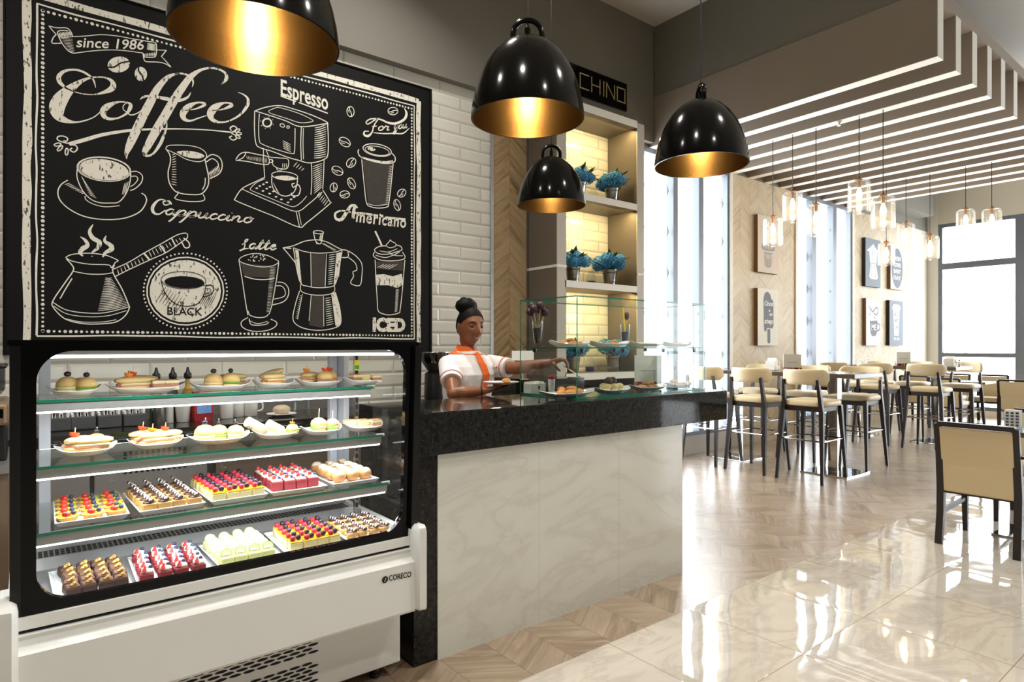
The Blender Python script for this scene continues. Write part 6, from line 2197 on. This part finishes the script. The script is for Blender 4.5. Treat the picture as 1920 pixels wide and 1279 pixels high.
heap(fpastry, pl, [(-.05, -.01, 0, .3), (.01, -.02, 0, .1), (.06, .0, 0, -.2), (-.02, .03, .006, .5), (.03, .02, .018, .2)], 'brown pastry on the left plate of the upper glass tier', 'pastry', 'pastries on the upper tier left plate', .008, .8)
pl = vplate(1105, 1176, 2.56, ZS_, 'white plate of orange biscuits, second on the upper tier of the glass case')
heap(fcookie('croissant', 'biscuit'), pl, [(-.08, -.01, 0, 0), (-.03, -.02, 0, 1), (.02, -.02, 0, 2), (.06, 0, 0, .5), (-.05, .03, 0, 1), (.07, .02, .014, 2)], 'orange biscuit on the second plate of the upper glass tier', 'biscuit', 'orange biscuits on the upper tier', .008, .8)
pl = vplate(1178, 1240, 2.57, ZS_, 'white plate of pale biscuits, third on the upper tier of the glass case')
heap(fcookie('bun', 'biscuit'), pl, [(-.06, -.01, 0, 0), (-.02, -.02, 0, 1), (.03, -.01, 0, 2), (.0, .03, 0, .5), (.06, .01, 0, 1)], 'pale biscuit on the third plate of the upper glass tier', 'biscuit', 'pale biscuits on the upper tier', .008, .8)
pl = vplate(1242, 1292, 2.58, ZS_, 'white plate of reddish pastries, far right on the upper tier of the glass case')
heap(fcookie('pepper_red', 'biscuit'), pl, [(-.05, -.01, 0, 0), (-.01, -.02, 0, 1), (.03, -.01, 0, 2), (.0, .02, 0, .5)], 'reddish biscuit on the far right plate of the upper glass tier', 'biscuit', 'reddish biscuits on the upper tier', .008, .8)


def glass_mug(x, y, z, lab):
    t = empty('glass_mug', (x, y, z), 0, lab, 'glass', 'tall footed glass mugs in the glass case')
    MB().lathe([(.030, 0), (.030, .006), (.012, .010), (.018, .018), (.026, .06), (.033, .145), (.031, .145), (.022, .05), (.010, .020)], seg=22).build('glass', M['clear_plastic'], t, smooth=.9)
    MB().tube(catmull([(.028, 0, .10), (.052, 0, .09), (.050, 0, .05), (.024, 0, .04)], 4), .004, 7).build('handle', M['clear_plastic'], t, smooth=True)
    return t


y = 2.66
x = ratio(1008) * y
t = glass_mug(x, y, ZS_, 'footed glass mug of coffee beans holding dark cake pops, left in the glass case')
MB().lathe([(.012, .022), (.021, .055), (.027, .105), (.0005, .110)], seg=18).build('coffee_beans', plain('roast_beans', srgb(28, 20, 18), .4, 0, .5, 160), t, smooth=True)
rp = random.Random(5)
for k in range(7):
    a = k * 2 * PI / 7
    q = Vector((x + .045 * math.cos(a), y + .045 * math.sin(a) * .8, ZS_ + .195 + .018 * (k % 3)))
    c = empty('cake_pop', q, 0, 'dark purple cake pop on a stick in the glass mug of beans', 'cake pop', 'cake pops in the glass mug')
    MB().ball((0, 0, 0), (.024, .024, .022), 12, 9, jit=.06).build('cake', FM['purple'], c, smooth=2.0)
    m = MB()
    for j in range(3): m.tube([(.0245 * math.cos(b) * math.cos(j), .0245 * math.cos(b) * math.sin(j), .0225 * math.sin(b)) for b in [2 * PI * i / 12 for i in range(13)]], .0016, 5)
    m.build('drizzle', FM['chocolate'], c)
    e = Vector((x, y, ZS_ + .11)) - q + Vector((.010 * math.cos(a), .010 * math.sin(a), 0))
    MB().tube([(0, 0, -.015), e], .0016, 5).build('stick', FM['pick'], c)
y = 2.70
x = ratio(1172) * y
t = glass_mug(x, y, ZS_, 'footed glass mug holding straws and dark pops, right of centre in the glass case')
MB().lathe([(.012, .022), (.021, .055), (.026, .095), (.0005, .1)], seg=18).build('napkin_filling', NAVY, t, smooth=True)
tag(MB().tube([(x - .004, y, ZS_ + .10), (x - .012, y + .006, ZS_ + .25)], .006, 8).build('straw', FM['custard']), 'yellow straw standing in the right glass mug of the glass case', 'straw')
c = empty('cake_pop', (x + .015, y, ZS_ + .2), 0, 'dark pop with a red top in the right glass mug', 'cake pop')
MB().ball((0, 0, 0), (.018, .018, .026), 10, 8).build('cake', FM['purple'], c, smooth=2.0)
MB().ball((.004, -.012, .004), .008, 8, 6).build('topping', FM['strawberry'], c, smooth=2.0)
MB().tube([(0, 0, -.02), (-.012, 0, -.10)], .0016, 5).build('stick', FM['pick'], c)
menu_stand(ratio(1215) * 2.74, 2.74, ZB_, 'menu card with coloured foot standing inside the glass case', .18, .21)
# by the left pane of the case
bx_ = atZ(990, 738, 1.071)
t = empty('napkin_box', (bx_.x, 2.80, 1.0705), .0, 'small white ribbed box with black spoon print beside the glass case', 'box')
bw = ratio(1004) * 2.80 - ratio(976) * 2.80
MB().box(-bw / 2, bw / 2, -.035, .035, 0, .066, .003).build('box', M['ceramic'], t)
m = MB()
for k in range(6): m.box(-bw / 2 + .004 + k * bw / 6, -bw / 2 + .009 + k * bw / 6, -.03, .03, .064, .074)
m.build('napkin_edges', M['paper'], t)
m = MB()
for dx, dz, r in ((.004, .043, .007), (.026, .014, .006)):
    m.add([(dx + r * math.cos(a), -.0358, dz + r * 1.2 * math.sin(a)) for a in [2 * PI * k / 12 for k in range(12)]], [tuple(range(12))])
m.bar((.005, -.0357, .037), (.014, -.0357, .006), .004, .001).bar((.03, -.0357, .012), (.046, -.0357, .004), .004, .001)
m.build('spoon_print', M['dark_slot'], t, fix=False)
y = 2.78
t = empty('paper_cup', (ratio(1034) * y, y, ZB_), 0, 'small white cup with a red paper rose behind the pastries in the glass case', 'cup')
MB().lathe([(.017, 0), (.021, .075), (.019, .075), (.016, .004)], seg=18).build('cup', M['ceramic'], t, smooth=.9)
m = MB()
for k in range(9):
    a = k * 2.2
    m.ball((.013 * math.cos(a), .013 * math.sin(a), .082 + .004 * (k % 3)), (.013, .006, .014), 7, 5, M=None, jit=.15)
m.build('paper_rose', plain('crimson_paper', srgb(176, 20, 48), .5), t)

# ---------------------------------------------------------------- the barista
M['skin'] = plain('brown_skin', srgb(134, 83, 55), .42, 0, .06, 30, Subsurface_Weight=.12, Subsurface_Radius=(.02, .008, .005))
M['hair'] = plain('black_hair', srgb(5, 4, 4), .6, 0, .4, 140, .4, Specular_IOR_Level=.15)
M['uniform'] = plain('white_cotton', srgb(236, 232, 232), .75, 0, .02, 30, .1)
M['orange'] = plain('orange_cotton', srgb(240, 104, 24), .65, 0, .04, 40)
M['piping'] = plain('red_piping', srgb(214, 76, 44), .6)
M['lip'] = plain('rose_lip', srgb(158, 72, 66), .35, 0, .05, 60)
M['eye_white'] = plain('eye_white', srgb(226, 220, 214), .2)
M['iris'] = plain('dark_iris', srgb(28, 16, 12), .15)
M['trouser'] = plain('black_trouser', srgb(20, 20, 22), .7)

HEAD = atY(881, 613, 3.22)
fdir = Vector((-.05, -.985, -.13)).normalized()
ldir = Vector((0, 0, 1)).cross(fdir).normalized()          # her left
udir = fdir.cross(ldir).normalized()
pw = empty('person', (2.2, 3.27, 0), 0, 'woman in white tunic with orange collar, hair in a high bun, reaching into glass case', 'person')


def hp(x, y, z):
    """head space: x her left, y forwards, z up"""
    return HEAD + (ldir * x + fdir * y + udir * z) * 1.1


def gauss(d2, s): return math.exp(-d2 / (2 * s * s))


def head_surface(x, y, z, k=1.0):
    """unit sphere direction -> point in head space"""
    px, py, pz = .071 * x, .089 * y, .108 * z
    t = max(0.0, -z)
    px *= 1 - .30 * t ** 1.4
    if y > 0: py *= 1 - .06 * t
    else: py *= 1 - .42 * t ** 1.2
    px *= 1 + .03 * max(0, z)
    if y > .2:
        ax = abs(px)
        py += .0225 * gauss(px * px * 5 + (pz + .020) ** 2, .0145) + .010 * gauss(px * px * 7 + (pz - .004) ** 2, .017)
        py += .008 * gauss((ax - .011) ** 2 + (pz + .026) ** 2, .007)
        py -= .0105 * gauss((ax - .031) ** 2 + (pz - .012) ** 2 * 1.6, .011)
        py += .004 * gauss((ax - .030) ** 2 + (pz - .034) ** 2 * 3, .012)
        py += .006 * gauss((ax - .040) ** 2 + (pz + .022) ** 2, .014)
        py += .0075 * gauss(px * px * .35 + (pz + .055) ** 2, .010)
        py -= .0035 * gauss(px * px * .3 + (pz + .071) ** 2, .005)
        py += .008 * gauss(px * px + (pz + .092) ** 2, .014)
    return px * k, py * k, pz * k


m = MB()
SEG, RNG = 72, 54
vs, fs = [], []
for i in range(RNG + 1):
    th = PI * i / RNG
    for k in range(SEG):
        a = 2 * PI * k / SEG
        vs.append(hp(*head_surface(math.sin(th) * math.sin(a), math.sin(th) * math.cos(a), -math.cos(th))))
for i in range(RNG):
    for k in range(SEG):
        k2 = (k + 1) % SEG
        fs.append((i * SEG + k, i * SEG + k2, (i + 1) * SEG + k2, (i + 1) * SEG + k))
m.add(vs, fs)
for s in (-1, 1):       # ears
    E_ = Matrix.Translation(hp(.0705 * s, -.006, -.004)) @ Matrix(((ldir.x, fdir.x, udir.x, 0), (ldir.y, fdir.y, udir.y, 0), (ldir.z, fdir.z, udir.z, 0), (0, 0, 0, 1))) @ Matrix.Rotation(-.35 * s, 4, 'Z')
    m.ball((0, 0, 0), (.008, .018, .033), 14, 12, M=E_)
NB = atY(879, 652, 3.25)
m.tube([hp(0, -.020, -.03), hp(0, -.022, -.075), NB + Vector((0, .0, .02)), NB + Vector((0, .01, -.05))], [.050, .047, .049, .062], 24)
tf = Vector((.26, -.966, 0)).normalized()
tl = Vector((0, 0, 1)).cross(tf).normalized()
TC = Vector((NB.x - .005, NB.y + .012, 0))


def torso(ang, z, off=0.0):
    """ang 0 = front, positive towards her left"""
    prof = [(.70, .175, .112, .0), (.84, .188, .122, .0), (.97, .160, .108, .0), (1.08, .170, .118, -.008), (1.15, .182, .130, -.014), (1.20, .190, .114, -.006), (1.24, .180, .094, .002), (1.272, .128, .080, .004), (1.295, .072, .064, .004), (1.325, .054, .056, .004)]
    z0_, z = z, z - .027
    for a, b in zip(prof, prof[1:]):
        if z <= b[0] or b is prof[-1]:
            t = min(1, max(0, (z - a[0]) / (b[0] - a[0])))
            t = t * t * (3 - 2 * t)
            w, d, s = (a[i] + (b[i] - a[i]) * t for i in (1, 2, 3))
            break
    c, s_ = math.cos(ang), math.sin(ang)
    e = .85
    r = TC + tf * (abs(c) ** e * (1 if c > 0 else -1) * (d + off) - s) + tl * (abs(s_) ** e * (1 if s_ > 0 else -1) * (w + off))
    return Vector((r.x, r.y, z0_))


ZR = [z + .027 for z in (.70, .78, .84, .90, .97, 1.03, 1.08, 1.12, 1.15, 1.18, 1.20, 1.22, 1.24, 1.256, 1.272, 1.285, 1.295)]
m.loft([[torso(2 * PI * k / 32, z, -.012) for k in range(32)] for z in ZR])
# legs and feet
for s in (-1, 1):
    hip = TC + tl * (.085 * s)
    m.tube([(hip.x, hip.y, .78), (hip.x, hip.y, .70), (hip.x - .005, hip.y - .01, .45), (hip.x, hip.y + .015, .25), (hip.x, hip.y + .01, .07)], [.088, .088, .056, .046, .034], 16)
    m.ball((hip.x + tf.x * .05, hip.y + tf.y * .05, .035), (.045, .11, .035), 14, 8)
# arms
shR, elR, wrR = atY(842, 686, 3.25), atY(850, 738, 3.04), atY(908, 733, 2.955)
shL, elL, wrL = atY(930, 687, 3.24), atY(968, 691, 3.07), atY(1033, 680, 2.87)
for sh, el, wr in ((shR, elR, wrR), (shL, elL, wrL)):
    md = el.lerp(wr, .35)
    m.tube([sh, sh.lerp(el, .5), el, md, el.lerp(wr, .8), wr], [.050, .045, .038, .040, .030, .0245], 18)
    m.ball(el, .0385, 14, 10)


def finger(pts, r0, r1):
    q = catmull(pts, 4)
    m.tube(q, [r0 + (r1 - r0) * i / (len(q) - 1) for i in range(len(q))], 10)
    m.ball(q[-1], r1, 10, 8)


# her left hand: palm down, fingers bent down over the tongs
d = (wrL - elL).normalized()
lat = Vector((-d.y, d.x, 0)).normalized()
if lat.x < 0: lat = -lat                                   # away from the thumb
dn = Vector((0, 0, -1))
KN = atY(1053, 674, 2.815)
hd = (KN - wrL).normalized()
m.loft([[c_ + lat * (a * w) + Vector((0, 0, 1)) * (b * h) for a, b in ((-1, -.6), (-.6, -1), (.6, -1), (1, -.6), (1, .6), (.6, 1), (-.6, 1), (-1, .6))] for c_, w, h in ((wrL - hd * .01, .024, .019), (wrL + hd * .02, .030, .018), (KN - hd * .012, .038, .015), (KN + hd * .004, .036, .012))])
TIPL = None
for j, (ln, fw) in enumerate(((1.0, .030), (1.08, .034), (1.0, .032), (.8, .026))):
    k0 = KN + lat * (-.028 + .0185 * j) - hd * .008
    p1 = k0 + hd * (.030 * ln) + dn * .010
    p2 = p1 + hd * (.016 * ln) + dn * (.026 * ln) - lat * (.006 * (j - 1))
    p3 = p2 + hd * (.004) + dn * (.024 * ln) - lat * (.007 * (j - 1))
    finger([k0, p1, p2, p3], .0092 - .0008 * (j == 3), .0068)
    if j == 0: TIPL = p3
th0 = wrL + hd * .018 - lat * .020 + dn * .004
finger([th0, th0 + hd * .020 - lat * .016 + dn * .020, th0 + hd * .034 - lat * .012 + dn * .044, th0 + hd * .046 + lat * .002 + dn * .062], .0115, .0075)
# her right hand: palm up under the plate, thumb over its rim
PL = atY(950, 716, 2.90)
hd2 = (atY(962, 722, 2.90) - wrR).normalized()
lat2 = Vector((-hd2.y, hd2.x, 0)).normalized()              # towards her body side
if lat2.y < 0: lat2 = -lat2
up = Vector((0, 0, 1))
PC = wrR + hd2 * .045 + up * .002
m.loft([[c_ + lat2 * (a * w) + up * (b * h) for a, b in ((-1, -.6), (-.6, -1), (.6, -1), (1, -.6), (1, .6), (.6, 1), (-.6, 1), (-1, .6))] for c_, w, h in ((wrR - hd2 * .01, .023, .019), (wrR + hd2 * .025, .030, .017), (wrR + hd2 * .075, .038, .014), (wrR + hd2 * .088, .036, .011))])
K2 = wrR + hd2 * .080
for j, ln in enumerate((1.0, 1.08, 1.0, .82)):
    k0 = K2 + lat2 * (.028 - .0185 * j)
    p1 = k0 + hd2 * (.036 * ln) + up * (-.004)
    p2 = p1 + hd2 * (.026 * ln) + up * (.004)
    p3 = p2 + hd2 * (.018 * ln) + up * (.010)
    finger([k0, p1, p2, p3], .0092, .0068)
t0 = wrR + hd2 * .022 - lat2 * .022
finger([t0, t0 + hd2 * .020 - lat2 * .022 + up * .010, t0 + hd2 * .046 - lat2 * .026 + up * .022, t0 + hd2 * .066 - lat2 * .014 + up * .030], .0115, .0075)
raw = m.build('body', M['skin'])
md_ = raw.modifiers.new('fuse', 'REMESH')
md_.mode = 'VOXEL'
md_.voxel_size = .0032
sm = raw.modifiers.new('soft', 'SMOOTH')
sm.factor, sm.iterations = .5, 3
dg = bpy.context.evaluated_depsgraph_get()
me = bpy.data.meshes.new_from_object(raw.evaluated_get(dg))
raw.modifiers.clear()
raw.data = me
me.materials.clear()
me.materials.append(M['skin'])
me.polygons.foreach_set('use_smooth', [True] * len(me.polygons))
setparent(raw, pw)
raw.location = -Vector(pw.location)
# face
for s in (-1, 1):
    e = part(MB().ball(hp(.0305 * s, .0655, .009), .0112, 16, 12), 'eye', M['eye_white'], pw, smooth=2.0)
    part(MB().ball(hp(.0305 * s + .002, .0728, .0055), (.0056, .0056, .0056), 12, 8), 'iris', M['iris'], pw, smooth=2.0)
    part(MB().ball(hp(.0305 * s, .0650, .0145), (.0145, .0135, .0112), 16, 12), 'eyelid', M['skin'], pw, smooth=2.0)
    lid = [hp(s * (.0305 + x), .0795 - abs(x) * .35 - .002, .0055 + .0035 * math.cos(x * 110)) for x in (-.014, -.009, -.003, .003, .009, .014)]
    part(MB().tube(lid, [.001, .0022, .0028, .0028, .0026, .001], 6), 'eyelash', M['hair'], pw, smooth=True)
    br = [hp(s * x, y, z) for x, y, z in ((.014, .0855, .029), (.024, .0835, .0345), (.035, .077, .0365), (.046, .066, .0325))]
    part(MB().tube(catmull([tuple(p) for p in br], 3), [.001, .002, .0028, .003, .003, .0028, .0024, .0018, .0014, .001], 6), 'eyebrow', M['hair'], pw, smooth=True)


def face_y(x, z):
    """front of the face at (x, z) in head space"""
    zz = max(-.99, min(.99, z / .108))
    best = 0
    for _ in range(1):
        t = max(0.0, -zz)
        xs = x / (.071 * (1 - .30 * t ** 1.4))
        yy = math.sqrt(max(.05, 1 - zz * zz - xs * xs))
        best = head_surface(xs, yy, zz)[1]
    return best


ul = [(x, face_y(x, z) + .0005, z) for x, z in ((-.025, -.0475), (-.016, -.0505), (-.006, -.0495), (0, -.0505), (.006, -.0495), (.016, -.0505), (.025, -.0475))]
part(MB().tube([hp(*p) for p in ul], [.001, .0028, .0036, .0032, .0036, .0028, .001], 8), 'upper_lip', M['lip'], pw, smooth=True)
ll = [(x, face_y(x, z) + .0005, z) for x, z in ((-.024, -.0485), (-.015, -.0565), (-.006, -.0595), (0, -.060), (.006, -.0595), (.015, -.0565), (.024, -.0485))]
part(MB().tube([hp(*p) for p in ll], [.001, .0032, .0042, .0044, .0042, .0032, .001], 8), 'lower_lip', M['lip'], pw, smooth=True)
te = [(x, face_y(x, z) + .0022, z) for x, z in ((-.016, -.0525), (-.008, -.0540), (0, -.0545), (.008, -.0540), (.016, -.0525))]
part(MB().tube([hp(*p) for p in te], [.0008, .0018, .002, .0018, .0008], 6), 'teeth', M['eye_white'], pw, smooth=True)
# hair: a swept-back cap and the big bun
vs, fs, keep = [], [], []
rh = random.Random(4)
for i in range(RNG + 1):
    th = PI * i / RNG
    for k in range(SEG):
        a = 2 * PI * k / SEG
        x, y, z = head_surface(math.sin(th) * math.sin(a), math.sin(th) * math.cos(a), -math.cos(th))
        keep.append(y < .022 + 1.0 * (z - .022) and z > -.085)
        g = 1.045 + .03 * max(0, z / .108) + rh.uniform(0, .012)
        vs.append(hp(x * g, y * g, z * g))
for i in range(RNG):
    for k in range(SEG):
        q = (i * SEG + k, i * SEG + (k + 1) % SEG, (i + 1) * SEG + (k + 1) % SEG, (i + 1) * SEG + k)
        if all(keep[j] for j in q): fs.append(q)
cap = part(MB().add(vs, fs), 'hair', M['hair'], pw, smooth=2.0)
mb = MB()
BC = atY(874, 574, 3.25)
mb.ball(BC, (.070, .066, .050), 20, 14, jit=.03)
for k in range(16):
    a, b = rh.uniform(0, 6.28), rh.uniform(-.5, 1.3)
    mb.ball(BC + Vector((.045 * math.cos(a) * math.cos(b), .043 * math.sin(a) * math.cos(b), .032 * math.sin(b))), rh.uniform(.020, .028), 10, 8, jit=.08)
mb.tube([hp(0, -.02, .085), BC + Vector((0, 0, -.01))], [.062, .055], 14)
part(mb, 'hair_bun', M['hair'], cap, smooth=2.0)
# tunic
m = MB()
TZ = [z + .027 for z in (.80, .84, .90, .97, 1.03, 1.08, 1.12, 1.15, 1.18, 1.20, 1.22, 1.24, 1.256, 1.272, 1.285, 1.295)]
m.loft([[torso(2 * PI * k / 40, z, .006 + .004 * math.sin(k * 1.9 + z * 14) * (1 if z < 1.15 else .2)) for k in range(40)] for z in TZ])
for sh, el, f in ((shR, elR, .60), (shL, elL, .66)):
    inner_ = sh.lerp(TC + Vector((0, 0, 1.245)), .30)
    end = sh.lerp(el, f)
    dd = (el - sh).normalized()
    m.tube([inner_, sh + Vector((0, 0, .002)), sh.lerp(el, .25), sh.lerp(el, .45), end, end - dd * .004], [.070, .0685, .066, .064, .063, .054], 24)
raw2 = m.build('tunic_shape', M['uniform'])
rm = raw2.modifiers.new('fuse', 'REMESH')
rm.mode, rm.voxel_size = 'VOXEL', .0035
s2 = raw2.modifiers.new('soft', 'SMOOTH')
s2.factor, s2.iterations = .5, 6
dg = bpy.context.evaluated_depsgraph_get()
me2 = bpy.data.meshes.new_from_object(raw2.evaluated_get(dg))
bpy.data.objects.remove(raw2)
me2.materials.clear()
me2.materials.append(M['uniform'])
me2.polygons.foreach_set('use_smooth', [True] * len(me2.polygons))
tn = bpy.data.objects.new('tunic', me2)
COL.objects.link(tn)
setparent(tn, pw)
tn.location = -Vector(pw.location)
# collar, placket, cuff piping, badge, trousers, bracelet
cl = []
for zz, o_ in ((1.306, .012), (1.320, .007), (1.340, .004), (1.354, .003)):
    cl.append([torso(2 * PI * k / 32, min(zz, 1.348), o_) + Vector((0, 0, zz - min(zz, 1.348) - .006 * math.cos(2 * PI * k / 32))) for k in range(32)])
part(MB().loft(cl, cap=False), 'collar', M['orange'], tn, smooth=True)
pk = [[torso(a, z, .0165) for a in (-.10, -.03, .04, .11)] for z in (.85, .93, 1.0, 1.06, 1.11, 1.15, 1.18, 1.21, 1.235, 1.255, 1.275, 1.29, 1.306, 1.316)]
part(MB().loft(pk, cap=False, closed=False), 'placket', M['orange'], tn, smooth=True)
for sh, el, f in ((shR, elR, .60), (shL, elL, .66)):
    dd = (el - sh).normalized()
    c0_ = sh.lerp(el, f) - dd * .030
    u_ = dd.orthogonal().normalized()
    v_ = dd.cross(u_)
    part(MB().tube([c0_ + (u_ * math.cos(a) + v_ * math.sin(a)) * .0675 for a in [2 * PI * k / 28 for k in range(29)]], .0022, 6), 'sleeve_piping', M['piping'], tn, smooth=True)
b0, b1, b2, b3 = torso(.50, 1.212, .031), torso(.74, 1.222, .031), torso(.74, 1.236, .024), torso(.50, 1.226, .024)
part(MB().add([b0, b1, b2, b3], [(0, 1, 2, 3)]), 'name_badge', M['paper'], tn, fix=False)
bc0 = torso(.52, 1.219, .032)
part(MB().ball(bc0, .0065, 10, 6), 'badge_dot', M['piping'], tn)
m = MB()
for s in (-1, 1):
    hip = TC + tl * (.085 * s)
    m.tube([(hip.x, hip.y, .84), (hip.x, hip.y, .70), (hip.x - .005, hip.y - .01, .45), (hip.x, hip.y + .015, .25), (hip.x, hip.y + .01, .06)], [.10, .098, .072, .066, .06], 18, cap=True)
part(m, 'trousers', M['trouser'], pw, smooth=True)
dR = (wrR - elR).normalized()
u_ = dR.orthogonal().normalized()
v_ = dR.cross(u_)
c0_ = elR.lerp(wrR, .90)
part(MB().tube([c0_ + (u_ * math.cos(a) + v_ * math.sin(a)) * .0285 for a in [2 * PI * k / 24 for k in range(25)]], .004, 7), 'bracelet', M['black_plastic'], pw, smooth=True)
# plate and pastry in her hand, tongs
hpz = wrR + hd2 * .095 + up * .016
t = MB().lathe([(.05, 0), (.055, .001), (.105, .013), (.107, .016), (.10, .0145), (.05, .005)], seg=32).build('side_plate', M['plate_white'], None, smooth=.9)
tag(t, 'round white side plate held on the open right hand of the woman', 'plate')
t.location = hpz + hd2 * .01 + up * .002
pz = fpastry()
tag(pz, 'golden pastry lying on the plate the woman holds', 'pastry')
pz.location = Vector(t.location) + Vector((.03, -.01, .006))
pz.rotation_euler = (0, 0, .6)
tg = empty('serving_tongs', TIPL, 0, 'steel serving tongs held by the woman over the cakes in the glass case', 'tongs')
tip = atY(1086, 706, 2.66)
base = TIPL + up * .02 - hd * .03
for s in (-1, 1):
    o_ = lat * (.007 * s)
    part(MB().tube([base, TIPL + o_ * .9 + dn * .004, TIPL.lerp(tip, .6) + o_ * 1.6, tip + o_ * .6], [.0035, .0045, .006, .009], 8, flat=.3), 'tong_arm', M['steel'], tg, smooth=True)
